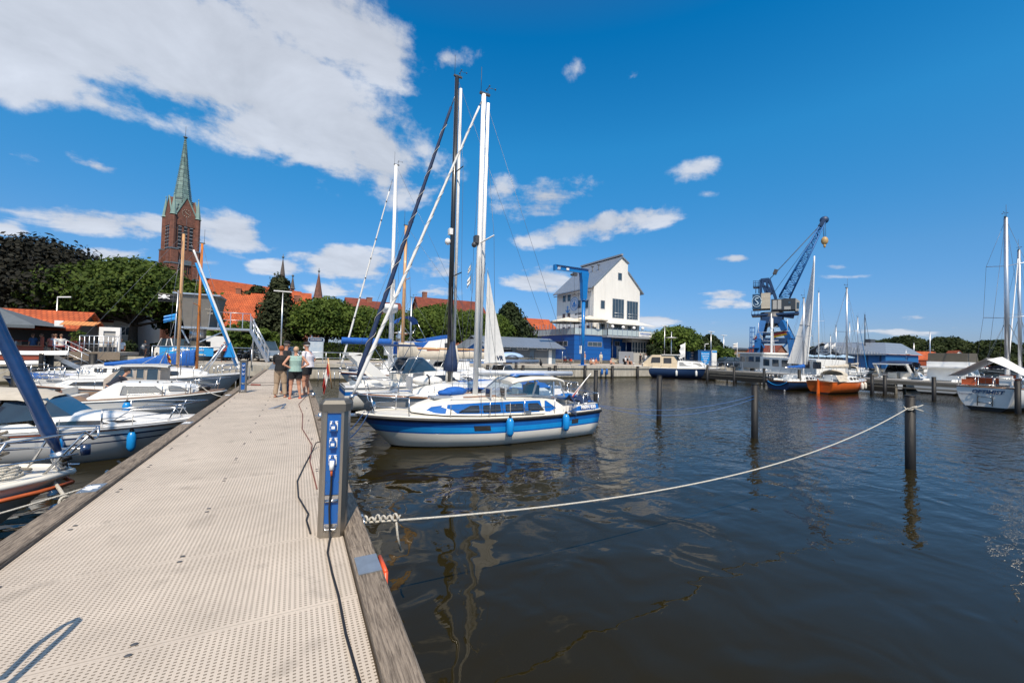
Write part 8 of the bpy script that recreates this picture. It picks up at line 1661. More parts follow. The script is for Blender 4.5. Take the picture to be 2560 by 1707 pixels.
# canoes on the rack
t = thing('canoe_rack', 'dark timber rack holding white canoes at the left edge', 'rack', (-19, 36.5, 0)); b = MB()
for x in (0, 5.0):
 for y_ in (-.5, .5): b.box(x-.08, x+.08, y_-.08, y_+.08, -.6, 2.1)
 b.box(x-.06, x+.06, -.6, .6, .98, 1.06); b.box(x-.06, x+.06, -.6, .6, 1.58, 1.66)
b.build('frame', TAR, t)
for i, (z, sh, lb) in enumerate(((1.66, .6, 'upper white canoe on the rack at the left edge'), (1.06, -.4, 'lower white canoe on the rack, half behind a black pile'))):
 t = thing('canoe', lb, 'canoe', (-19.8+sh, 36.5, z), 0, 'white canoes on the rack'); b = MB(); rows_ = []
 for k in range(15): f = k/14; wd = .42*math.sin(PI*f)**.6+.01; hh_ = .5+.12*abs(2*f-1)**3; rows_.append([(6.2*f, wd*math.sin(a_), .22-.0+hh_*.5*(math.cos(a_))*(-1)*-1+.1) for a_ in [PI*j/10-PI/2 for j in range(11)]])
 b.grid(rows_, 0); b.grid([r_[::-1] for r_ in [[(x, y_*1.0, .3) for x, y_, z_ in r_] for r_ in rows_]], 0); b.build('hull', WHITE, t); b = MB(); b.tube([(x, y_+.01, z_) for x, y_, z_ in [r_[0] for r_ in rows_]], .02, 5); b.tube([(x, y_, z_) for x, y_, z_ in [r_[-1] for r_ in rows_]], .02, 5); b.build('gunwale', DGREY, t)
t = thing('notice_cabinet', 'blue and dark storage box on the landing stage below the steps', 'box', (-11.5, 33.5, 0)); b = MB(); b.box(0, 1.6, 0, .8, .5, 1.25); b.build('box', NAVY, t); b = MB(); b.box(.05, .75, -.02, .0, .55, 1.2); b.build('panel', mat('dull_blue_panel', (.05, .12, .2), .6), t)
t = thing('landing_stage', 'low grey landing stage under the wooden steps', 'stage', (-13, 33.2, 0)); b = MB(); b.box(0, 8, 0, 2.4, .32, .48); b.build('deck', mat('weathered_deck_boards', (0, 0, 0)), t); b = MB(); b.box(.1, 7.9, .1, 2.3, -.2, .3); b.build('float', DGREY, t)
# ---------------------------------------------------------------- lamps, signs, flags
def lamp(label, px, pyt, R_, kind='disc', group='lamp posts on the quay'):
 g0 = atR(px, 890, R_); top = atR(px, pyt, R_); h = top.z-Q; t = thing('lamp_post', label, 'lamp post', (g0.x, g0.y, Q), 0, group); b = MB(); b.tube([(0, 0, 0), (0, 0, h)], [.085, .05], 10); b.build('pole', ALU, t); b = MB()
 if kind == 'arm': b.beam((0, 0, h), (.9, 0, h+.08), .16, .1); 
 elif kind == 'disc': b.lathe((0, 0, h-.9), [(0, .12), (.4, .08), (.95, 0), (.4, -.04), (0, -.05)], 20)
 else: b.beam((-.75, 0, h), (.75, 0, h), .25, .08)
 b.build('lamp_head', WMETAL, t); return t
lamp('slender lamp post with angled head beside the copper beech', 136, 742, 56, 'arm'); lamp('tall lamp post with flat top in front of the birch', 701, 728, 44, 'flat'); lamp('lamp post with white disc shade between the leaning masts', 1000, 812, 46, 'disc')
lamp('lamp post with white disc shade beside the grey car', 1678, 829, 64, 'disc'); lamp('tall thin lamp post left of the bright green tree', 1661, 814, 72, 'flat'); lamp('tall lamp post in front of the dark conical tree', 1777, 829, 76, 'flat'); lamp('thin lamp post left of the portal crane', 1809, 838, 80, 'flat'); lamp('short lamp post beside the dark conical tree', 1762, 860, 78, 'arm'); lamp('far lamp post with disc shade before the orange cottages', 2265, 874, 120, 'disc')
def flagpole(label, px, pyb, pyt, R_, cols, drop, h_=.9, horizontal=True):
 g0 = atR(px, pyb, R_); top = atR(px, pyt, R_); t = thing('flagpole', label, 'flag', (g0.x, g0.y, Q if R_ > 30 else g0.z)); h = top.z-Q; b = MB(); b.tube([(0, 0, 0), (0, 0, h)], .04, 6); po = b.build('pole', WMETAL, t); flag(po, (0, 0, h-.1), (0, 0, h-.1-h_), drop, cols, fold=.12, horizontal=horizontal)
flagpole('white feather flag beside the blue containers', 1712, 905, 856, 62, [WHITECLOTH, WHITECLOTH], (-1.0, 0, -.35), 1.9); flagpole('small white flag above the brick terrace roofs', 1843, 890, 856, 90, [WHITECLOTH, WHITECLOTH], (-1.3, 0, -.2), .9)
flagpole('german flag on a short pole behind the orange yacht', 2015, 915, 905, 60, [BLACK, REDCLOTH, mat('gold_cloth', (0, 0, 0))], (-.5, 0, -.3), .5)
for i, (px, lb) in enumerate(((2070, 'left white flag on the restaurant gable'), (2088, 'right white flag on the restaurant gable'))): v = atR(px, 868, 114); t = thing('flagpole', lb, 'flag', (v.x, v.y, v.z-1.0)); b = MB(); b.tube([(0, 0, 0), (0, 0, 2.0)], .05, 5); po = b.build('pole', WMETAL, t); flag(po, (0, 0, 1.9), (0, 0, 1.2), (-1.6, 0, -.8), [WHITECLOTH, WHITECLOTH], fold=.2)
v = atY(790, 905, 41.5); t = thing('information_board', 'glazed harbour information board with blue header on the quay', 'sign', (atY(785, 905, 41.5).x-.55, 41.5, Q)); b = MB(); b.box(0, .06, 0, .08, 0, 2.35); b.box(1.24, 1.30, 0, .08, 0, 2.35); b.box(.06, 1.24, 0, .08, 2.28, 2.35); b.build('frame', ALU, t); b = MB(); b.box(.06, 1.24, .02, .06, .45, 2.28); pn = b.build('panel', mat('map_paper', (.55, .60, .64), .4, col2=(.36, .46, .56), scale=2), t); b = MB(); b.box(.06, 1.24, .01, .02, 2.0, 2.28); b.build('header', NAVY, pn); text('lettering', 'STADTHAFEN', .15, WMETAL, pn, (.65, .005, 2.14), (R(90), 0, 0))
v = atR(1785, 912, 64); t = thing('information_board', 'tall white notice stele at the head of the right pontoon', 'sign', (v.x, v.y, Q)); b = MB(); b.box(-.5, .5, -.06, .06, .2, 2.4); b.build('panel', WMETAL, t); b = MB(); b.box(-.5, .5, -.08, -.065, 2.1, 2.35); b.build('header', LBLUE, t)
t = thing('guard_rail', 'low metal guard rail on the quay beside the information board', 'railing', (-1.2, 41.0, Q)); b = MB()
for i in range(6): b.cyl((i*1.2, 0), .035, 0, 1.0, 6)
b.tube([(0, 0, 1.0), (6, 0, 1.0)], .035, 6); b.tube([(0, 0, .5), (6, 0, .5)], .03, 6); b.build('rails', ALU, t)
v = atY(250, 870, 40.3); t = thing('advertising_column', 'white framed display stand on the left terrace', 'sign', (atY(267, 880, 42).x-.5, 42, Q)); b = MB(); b.box(0, .25, 0, .3, 0, 2.6); b.box(.95, 1.2, 0, .3, 0, 2.6); b.box(.25, .95, 0, .3, 2.3, 2.6); b.build('frame', WMETAL, t); b = MB(); b.box(.25, .95, .1, .2, .6, 2.3); b.build('panel', PLASTER3, t)
fl = atY(435, 815, 38.0); t = thing('flagpole', 'mast with pirate flag and blue pennant left of the observation cabin', 'flag', (fl.x, 38.0, Q)); b = MB(); b.tube([(0, 0, -1), (.15, 0, 5.4)], .035, 6); po = b.build('pole', ALU, t)
flag(po, (.13, 0, 5.1), (.12, 0, 4.5), (-1.1, 0, .0), [BLACK, BLACK], fold=.05, name='black_flag'); b = MB(); b.ell((-.62, -.08, 4.85), (.14, .03, .16)); b.beam((-.95, -.08, 4.95), (-.3, -.08, 4.72), .03, .06); b.beam((-.95, -.08, 4.72), (-.3, -.08, 4.95), .03, .06); b.build('skull_emblem', WMETAL, po); flag(po, (.1, 0, 3.7), (.08, 0, 3.2), (-.7, 0, -.25), [LBLUE, LBLUE], fold=.08, name='blue_flag')
for (px, lb, cols) in ((1187, 'black white pennant hoisted under the spreader of the dark mast', [WHITECLOTH, BLACK, WHITECLOTH]), ): pass
def small_flag(label, p, cols, w=.5, h=.35, horizontal=True):
 t = thing('courtesy_flag', label, 'flag', p); b = MB(); b.tube([(0, 0, -.6), (0, 0, .1)], .006, 4); po = b.build('halyard', WIRE, t); flag(po, (0, 0, .05), (0, 0, -h), (-w, .05, -.25), cols, fold=.05, horizontal=horizontal)
GOLD = mat('gold_cloth', (0, 0, 0))
small_flag('small german flag hanging right of the white mast', tuple(atY(1213, 642, 12.8)), [BLACK, REDCLOTH, GOLD], -.02, .42, True); small_flag('small white pennant with dark mark below the dark mast spreader', tuple(atY(1178, 662, 15.4)), [WHITECLOTH, WHITECLOTH], .12, .2); small_flag('lower small white pennant beside the dark mast', tuple(atY(1178, 690, 15.4)), [WHITECLOTH, WHITECLOTH], .15, .28)
t = thing('flagstaff', 'red flag with white band drooping from a slanted staff beside the jetty', 'flag', (0, 0, 0)); sb, stp = atY(830, 972, 15.6), atY(820, 895, 15.6); b = MB(); b.tube([sb, stp], .022, 8); po = b.build('staff', SPRUCE, t); p0_ = sb.lerp(stp, .93); flag(po, tuple(sb.lerp(stp, .55)), tuple(p0_), (-.16, 0, -.85), [REDCLOTH, WHITECLOTH, REDCLOTH], horizontal=False, fold=.10)
t = thing('pier_railing', 'chrome stern rail of a boat moored beside the people', 'railing', (1.0, 22.6, 0)); b = MB()
for i in range(5): b.tube([(.25*i, 0, .9), (.25*i, 0, 1.7)], .015, 5)
b.tube([(0, 0, 1.7), (1, 0, 1.7)], .015, 5); b.tube([(0, 0, 1.3), (1, 0, 1.3)], .012, 5); b.build('rails', STEEL, t)
# ---------------------------------------------------------------- people
SKIN = mat('skin', (.50, .25, .16), .6, var=.08); HAIRC = {}
def cloth(c): return mat('cloth_%d_%d_%d' % tuple(int(q*100) for q in c), c, .85, var=.15, scale=9)
def remesh(o, vs, sm=4):
 m = o.modifiers.new('r', 'REMESH'); m.mode = 'VOXEL'; m.voxel_size = vs; m.use_smooth_shade = True; s_ = o.modifiers.new('s', 'SMOOTH'); s_.iterations = sm; s_.factor = .5
def seg(b, p, q, r0, r1): b.tube([p, q], [r0, r1], 10); b.ell(p, r0*.99, 8, 6); b.ell(q, r1*.99, 8, 6)
def person(label, loc, rz, shirt, legs, hair, pose='stand', s=1.0, fine=False, hat=None, long=False, sleeve=True, short=True, shoes=None, fat=1.0, arms=None, bag=False, group=None, beard=None, cat='person'):
 """faces local +y"""
 t = thing('person', label, 'person', loc, rz, group); t.scale = (s, s, s); V = Vector; sit = pose in ('sit', 'ride'); z0 = .48 if pose == 'sit' else (.92 if pose == 'ride' else (.12 if pose == 'floor' else .93)); lean = {'ride': .22, 'bend': .5, 'sit': .05}.get(pose, 0.0)
 pel = V((0, 0, z0)); ch = pel+V((0, lean*.6, .40 if pose != 'bend' else .30)); nk = ch+V((0, lean*.25, .16)); hd = nk+V((0, .03+lean*.15, .175))
 J = {}
 for sd in (-1, 1):
  hip = pel+V((sd*.09, 0, -.02))
  if pose in ('sit', 'floor'): kn = hip+V((sd*.06, .42, .02 if pose == 'sit' else .22)); an = kn+V((0, .05, -.40)) if pose == 'sit' else hip+V((sd*.08, .62, -.06))
  elif pose == 'ride': kn = hip+V((sd*.02, .36, -.22+.16*sd)); an = kn+V((0, -.12, -.40))
  else: kn = hip+V((sd*.03, .03, -.42)); an = hip+V((sd*.05+(.03 if sd > 0 else 0), -.02, -.84))
  sh = ch+V((sd*.175*fat, 0, .09)); A = (arms or {}).get(sd, 'down')
  if A == 'down': el = sh+V((sd*.05, .0, -.28)); wr = el+V((0, .06, -.24))
  elif A == 'hip': el = sh+V((sd*.17, -.10, -.24)); wr = pel+V((sd*.15, -.08, .12))
  elif A == 'back': el = sh+V((sd*.12, -.13, -.24)); wr = pel+V((sd*.03, -.16, .12))
  elif A == 'front': el = sh+V((sd*.06, .10, -.25)); wr = el+V((-sd*.10, .22, .03))
  elif A == 'reach': el = sh+V((sd*.03, .22, -.16)); wr = el+V((0, .25, -.02))
  J[sd] = (hip, kn, an, sh, el, wr)
 b = MB(); b.ell(hd, (.075, .095, .115), 12, 10); b.ell(hd+V((0, .095, -.01)), (.012, .018, .02), 6, 4); b.ell(hd+V((0, .07, -.07)), (.04, .03, .03), 8, 6)
 for sd in (-1, 1): b.ell(hd+V((sd*.077, 0, 0)), (.012, .022, .032), 6, 5)
 seg(b, nk+V((0, 0, -.05)), hd+V((0, -.01, -.06)), .058, .052); b.ell(ch, (.145*fat, .095*fat, .16), 12, 8); b.ell(pel+V((0, 0, .04)), (.16*fat, .11*fat, .13), 12, 8); seg(b, pel, ch, .12*fat, .12*fat)
 for sd in (-1, 1):
  hip, kn, an, sh, el, wr = J[sd]; seg(b, hip, kn, .085*fat, .055*fat); seg(b, kn, kn.lerp(an, .4), .056, .058); seg(b, kn.lerp(an, .4), an, .056, .034); b.ell(an+V((0, .06, -.045)), (.042, .125, .035), 10, 6)
  seg(b, ch+V((0, 0, .08)), sh, .06, .055); seg(b, sh, el, .05, .038); seg(b, el, wr, .037, .026); d = (wr-el).normalized(); hb_ = wr+d*.05; b.ell(hb_, (.030, .030, .045), 8, 6)
  if fine:
   sx = d.cross(V((0, 1, 0))).normalized()
   for k in range(4): o_ = sx*(k-1.5)*.016; b.tube([hb_+o_, hb_+d*.055+o_*1.1+V((0, .008, 0)), hb_+d*(.09-.008*abs(k-1.3))+o_*1.1+V((0, .022, 0))], [.0095, .0085, .007], 6)
   b.tube([hb_-sx*.02-d*.02, hb_-sx*.045+d*.015, hb_-sx*.048+d*.045], [.011, .0095, .008], 6)
 vs = .011 if fine else .026; o = b.build('body', SKIN, t); remesh(o, vs, 3 if fine else 2)
 b = MB(); g = .014 if fine else .02; b.ell(ch+V((0, 0, -.01)), (.155*fat+g, .105*fat+g, .165), 12, 8); b.tube([pel+V((0, 0, .0)), pel.lerp(ch, .5), ch], [.165*fat+g, .14*fat+g, .15*fat+g], 14)
 if fat > 1.05: b.ell(pel.lerp(ch, .5)+V((0, .06, 0)), (.16*fat, .13*fat, .17))
 for sd in (-1, 1):
  hip, kn, an, sh, el, wr = J[sd]; seg(b, ch+V((0, 0, .07)), sh-V((sd*.05*(not sleeve), 0, 0)), .07, .062)
  if sleeve: b.tube([sh, sh.lerp(el, .75 if sleeve is True else 1), ] if sleeve is True else [sh, el, el.lerp(wr, .9)], [.068, .062] if sleeve is True else [.066, .052, .042], 10)
 o = b.build('shirt', cloth(shirt), t); remesh(o, vs, 3)
 b = MB(); b.ell(pel+V((0, 0, -.02)), (.155*fat+g, .125*fat+g, .11), 12, 8)
 for sd in (-1, 1):
  hip, kn, an, sh, el, wr = J[sd]; b.tube([hip, hip.lerp(kn, .55 if short else .98)]+([] if short else [kn, kn.lerp(an, .92)]), [.105*fat, .098*fat] if short else [.105*fat, .085*fat, .08, .072], 12)
 o = b.build('shorts' if short else 'trousers', cloth(legs), t); remesh(o, vs, 3)
 b = MB(); b.ell(hd+V((0, -.018, .03)), (.088, .098, .102), 12, 8)
 if long: b.ell(hd+V((0, -.05, -.06)), (.085, .06, .11), 10, 8)
 o = b.build('hair', mat('hair_%d' % int(sum(hair)*1000), hair, .8, var=.3, scale=30, bump=.8, bscale=60), t)
 if beard: b = MB(); b.ell(hd+V((0, .06, -.075)), (.055, .05, .055), 10, 8); b.build('beard', cloth(beard), t)
 if hat: b = MB(); b.ell(hd+V((0, -.01, .065)), (.10, .112, .075), 14, 8); b.ell(hd+V((0, .08, .055)), (.075, .10, .012), 12, 4); b.build('cap', cloth(hat), t)
 if shoes:
  for sd in (-1, 1): an = J[sd][2]; b = MB(); b.ell(an+V((0, .06, -.055)), (.05, .14, .03), 10, 6); b.box(an.x-.045, an.x+.045, an.y-.07, an.y+.18, an.z-.088, an.z-.068); b.build('shoe', cloth(shoes), t)
 if bag: b = MB(); b.ell(pel+V((.19, -.06, .12)), (.06, .15, .12)); b.tube([pel+V((.19, -.1, .22)), ch+V((.0, -.12, .1)), ch+V((-.17, .0, .16))], .012, 5); b.build('handbag', BLACK, t)
 return t
def W1(px, py): return at(px, py, D)
def P1(label, px, py, face, *a, **k): v = W1(px, py); return person(label, (v.x, v.y, D), R(face), *a, **k)
P1('red haired woman in black top and beige trousers with a black handbag', 699, 993, -18, (.012, .012, .014), (.36, .27, .19), (.32, .09, .03), fine=True, s=.94, fat=1.12, short=False, shoes=(.25, .12, .08), bag=True, arms={1: 'front', -1: 'front'})
P1('tall man in black shirt, black cap and dark jeans behind the red haired woman', 711, 985, -60, (.014, .016, .02), (.02, .04, .08), (.25, .22, .2), fine=True, s=1.04, fat=1.15, short=False, hat=(.012, .012, .014), shoes=(.02, .02, .02), arms={1: 'down', -1: 'front'})
P1('woman in mint and grey tank top and black shorts, hands on her hips, red sandals', 736, 996, 5, (.28, .42, .38), (.012, .013, .018), (.55, .36, .22), fine=True, s=.93, fat=1.22, sleeve=False, shoes=(.55, .06, .03), arms={1: 'hip', -1: 'hip'})
P1('barefoot bearded man in white t-shirt, black cap and black shorts', 764, 986, 65, (.72, .69, .74), (.012, .014, .02), (.5, .48, .45), fine=True, s=1.03, fat=1.4, hat=(.012, .012, .014), beard=(.55, .53, .5), arms={1: 'hip', -1: 'down'})
person('man in black t-shirt and black cap bending over in the cabin cruiser', (-5.9, 19.7, .42), R(-60), (.012, .016, .03), (.03, .05, .1), (.05, .035, .03), s=.88, fine=True, pose='bend', hat=(.012, .014, .02), arms={1: 'reach', -1: 'reach'})
person('dark haired man in pale shirt sitting behind the beige canopy', (-6.9, 18.7, .15), R(-80), (.55, .60, .66), (.2, .2, .2), (.02, .015, .012), s=.85, pose='sit', fine=True, arms={1: 'reach', -1: 'front'})
person('man in light blue t-shirt and khaki shorts bending on the flybridge', (6.9, 32.0, 2.9), R(-150), (.5, .62, .74), (.3, .26, .18), (.4, .35, .3), pose='bend', arms={1: 'reach', -1: 'reach'})
QP = [(590, 'man in red jacket and dark trousers standing on the quay behind the pedestal', 560, 915, 180, (.32, .05, .04), (.012, .012, .012), (.5, .48, .45), dict(short=False)),
 (0, 'woman with white top standing leftmost of three by the boathouse', 1297, 907, 20, (.6, .6, .6), (.4, .33, .25), (.3, .18, .1), {}), (0, 'middle person in white shirt and black shorts by the boathouse', 1308, 907, -30, (.65, .65, .66), (.02, .02, .03), (.2, .12, .08), {}), (0, 'man in grey vest, rightmost of three by the boathouse', 1318, 907, 60, (.35, .42, .42), (.02, .03, .05), (.2, .12, .08), dict(sleeve=False)),
 (0, 'red haired woman in white with a pram near the boathouse post', 1361, 908, 60, (.65, .65, .65), (.55, .52, .48), (.45, .16, .06), dict(long=True, arms={1: 'reach', -1: 'reach'})), (0, 'left worker in orange overalls by the boathouse', 1374, 909, 20, (.55, .10, .04), (.55, .10, .04), (.1, .06, .04), dict(short=False)), (0, 'worker in orange jacket and dark trousers beside the roof post', 1382, 909, -20, (.55, .10, .04), (.02, .03, .07), (.1, .06, .04), dict(short=False, sleeve=2)),
 (0, 'bather with white cap leaning on the blue crane pillar', 1461, 911, 90, (.55, .30, .2), (.5, .6, .7), (.6, .6, .6), dict(hat=(.7, .7, .7), sleeve=False)), (0, 'man in cream clothes and white hat standing beside the seated group', 1502, 909, 160, (.58, .53, .42), (.5, .45, .36), (.6, .6, .6), dict(short=False, hat=(.7, .7, .68), sleeve=2)),
 (0, 'person in black beside a bicycle at the right end of the quay', 1601, 911, 90, (.012, .012, .015), (.02, .02, .03), (.05, .03, .02), dict(short=False)), (0, 'person in white shirt and jeans holding a bicycle at the quay end', 1614, 912, -90, (.62, .62, .6), (.3, .38, .45), (.05, .03, .02), dict(short=False)),
 (0, 'person in white t-shirt and shorts walking at the head of the pontoon', 1808, 911, 150, (.66, .66, .64), (.05, .06, .05), (.5, .3, .15), {}), (0, 'person in red leaning on the railing near the pontoon head', 1801, 911, 100, (.40, .08, .07), (.03, .03, .03), (.3, .2, .1), {}), (0, 'person in navy shirt standing before the white display stand', 267, 888, 180, (.02, .025, .05), (.3, .1, .06), (.05, .04, .03), {}), (0, 'couple member in white shirt leaning on the terrace railing end', 301, 889, 200, (.6, .65, .7), (.3, .12, .08), (.3, .2, .1), {})]
for q in QP:
 d_ = dict(q[8]); pos = at(q[2], q[3], Q) if q[2] > 1000 else atY(q[2], 895, 42.5); person(q[1], (pos.x, pos.y, Q), R(q[4]), q[5], q[6], q[7], **d_)
SG = [('seated bather with dark hair at the left of the group by the crane', 1473, 908, (.3, .35, .4)), ('seated person in white in the middle of the group by the crane', 1483, 909, (.65, .62, .6)), ('seated person in orange at the right of the group by the crane', 1490, 909, (.55, .2, .12)), ('tanned person sitting in front of the group by the crane', 1477, 912, (.45, .22, .12)), ('child sitting alone near the steps of the blue base', 1527, 911, (.55, .28, .2))]
for lb, px, py, c in SG: v = at(px, py, Q); person(lb, (v.x, v.y, Q), R(180+py*7 % 60), c, (.1, .1, .12), (.1, .06, .04), pose='floor', s=.95)
SB = [('man in white cap lounging on the left of the quay bench', 1563, 911, (.65, .65, .65)), ('person in grey sitting on the right of the quay bench', 1572, 911, (.3, .32, .33))]
for lb, px, py, c in SB: v = at(px, py, Q); person(lb, (v.x, v.y, Q), R(200), c, (.2, .2, .22), (.15, .1, .06), pose='sit')
v = at(1568, 911, Q); t = thing('quay_bench', 'dark metal bench with two lounging people on the quay', 'bench', (v.x, v.y-.1, Q), R(20)); b = MB(); b.box(-1.1, 1.1, -.25, .25, .40, .45); b.build('seat', BLACK, t); b = MB(); b.box(-1.1, 1.1, .25, .3, .45, .9); b.build('backrest', BLACK, t)
for x in (-.9, .9): b = MB(); b.box(x-.04, x+.04, -.22, .22, 0, .4); b.build('leg', BLACK, t)
for i, (px, c, lb) in enumerate(((128, (.6, .2, .15), 'guest in red at the left end of the beer table'), (137, (.5, .6, .7), 'guest in light blue at the beer table'), (152, (.62, .62, .6), 'guest in white shirt seen from behind at the beer table'), (82, (.05, .12, .25), 'guest in dark blue in the shade of the kiosk'), (104, (.03, .03, .04), 'guest in black in the kiosk shade'))):
 v = atY(px, 885, 40.6); person(lb, (v.x, v.y, Q+.6), R(20*i), c, (.03, .05, .1), (.2, .12, .08), pose='sit')
# ---------------------------------------------------------------- bicycles, motorcycles, cars
def bicycle(label, loc, rz, red=None, m=None, group='bicycles on the quay', s=1.0):
 t = thing('bicycle', label, 'bicycle', loc, rz, group); m = m or BLACK
 for x in (-.53, .53):
  b = MB(); b.tube([(x+.33*math.cos(a), 0, .35+.33*math.sin(a)) for a in [2*PI*k/20 for k in range(21)]], .020, 5); w = b.build('wheel', BLACK, t); b = MB()
  for k in range(8): a = PI*k/8; b.tube([(x-.32*math.cos(a), 0, .35-.32*math.sin(a)), (x+.32*math.cos(a), 0, .35+.32*math.sin(a))], .004, 3)
  b.build('spokes', STEEL, w)
 b = MB()
 for p, q in (((-.53, .35), (-.12, .30)), ((-.12, .30), (-.22, .85)), ((-.53, .35), (-.20, .75)), ((-.12, .30), (.38, .72)), ((-.20, .78), (.36, .85)), ((.36, .92), (.53, .35))): b.tube([(p[0], 0, p[1]), (q[0], 0, q[1])], .022, 6)
 b.build('frame', m, t); b = MB(); b.tube([(.30, -.28, 1.02), (.36, 0, 1.0), (.30, .28, 1.02)], .014, 5); b.tube([(.36, 0, .9), (.36, 0, 1.0)], .014, 5); b.build('handlebar', STEEL, t); b = MB(); b.ell((-.24, 0, .92), (.14, .07, .035)); b.build('saddle', BLACK, t)
 if red:
  for x in (-.5, .5):
   for y in (-.15, .15): b = MB(); b.box(x-.14, x+.14, y-.06, y+.06, .38, .68); b.build('pannier', red, t)
  b = MB(); b.ell((-.5, 0, .95), (.22, .2, .16)); b.build('luggage_roll', WHITECLOTH, t)
 return t
v = at(1419, 909, Q); bicycle('loaded touring bicycle with red panniers and white bundle by the blue crane', (v.x, v.y, Q), 0, mat('red_pannier', (.55, .07, .02), .6))
b0 = bicycle('bicycle leaning left of the three people at the boathouse', (at(1277, 906, Q).x, 45.6, Q), .1)
for px, y, lb, rz in ((1325, 45.7, 'bicycle parked right of the three people at the boathouse', .1), (1604, 50, 'bicycle held by the person in black at the quay end', .2), (1622, 49, 'white rimmed bicycle at the right end of the quay', -.1), (278, 43, 'bicycle behind the terrace railing on the left', .4)):
 v = atY(px, 908, y); copy_tree(b0, (v.x, y, Q), rz, lb)
v = atR(361, 876, 58); copy_tree(b0, (v.x, v.y, Q), .45, 'bicycle ridden across the quay under the dome tree'); person('cyclist in white shirt riding under the dome shaped tree', (v.x-.2, v.y, Q), .45-PI/2, (.65, .65, .65), (.25, .3, .35), (.3, .2, .12), pose='ride', arms={1: 'reach', -1: 'reach'})
t = thing('pram', 'black pram with white bedding pushed by the red haired woman', 'pram', (at(1350, 908, Q).x, at(1350, 908, Q).y, Q)); b = MB(); b.ell((0, 0, .75), (.45, .25, .22)); b.build('basket', BLACK, t); b = MB(); b.ell((-.1, 0, .95), (.28, .22, .15)); b.build('bedding', WHITECLOTH, t)
for x in (-.3, .3):
 b = MB(); b.tube([(x+.16*math.cos(a), 0, .17+.16*math.sin(a)) for a in [2*PI*k/12 for k in range(13)]], .03, 5); b.build('wheel', DGREY, t)
def motorcycle(label, loc, rz, c):
 t = thing('motorcycle', label, 'motorcycle', loc, rz, 'motorcycles parked behind the banner')
 for x in (-.68, .68): b = MB(); b.tube([(x+.27*math.cos(a), 0, .32+.27*math.sin(a)) for a in [2*PI*k/16 for k in range(17)]], .06, 6); b.build('wheel', BLACK, t)
 b = MB(); b.ell((.12, 0, .85), (.30, .14, .15)); b.ell((.6, 0, .85), (.18, .13, .2)); b.build('tank', c, t); b = MB(); b.ell((-.4, 0, .82), (.36, .13, .08)); b.build('saddle', BLACK, t); b = MB(); b.box(-.25, .3, -.15, .15, .3, .68); b.tube([(-.1, .15, .35), (-.8, .18, .35)], .05, 6); b.build('engine', STEEL, t); b = MB(); b.tube([(.68, 0, .32), (.48, 0, 1.0)], .035, 6); b.tube([(.42, -.35, 1.05), (.46, 0, 1.0), (.42, .35, 1.05)], .02, 5); b.build('fork', DGREY, t); return t
mc = [('orange motorcycle just right of the banner', ORANGE, 541), ('silver motorcycle right of the banner', STEEL, 553), ('black motorcycle left of the man in red', BLACK, 545), ('white motorcycle behind the aluminium stairs', WMETAL, 611), ('red motorcycle under the aluminium stairs', REDCLOTH, 624), ('dark motorcycle at the right end of the row', DGREY, 598)]
for i, (lb, c, px) in enumerate(mc): v = atR(px, 893-i % 2, 47+.8*(i % 3)); motorcycle(lb, (v.x, v.y, Q), .5+.2*i, c)
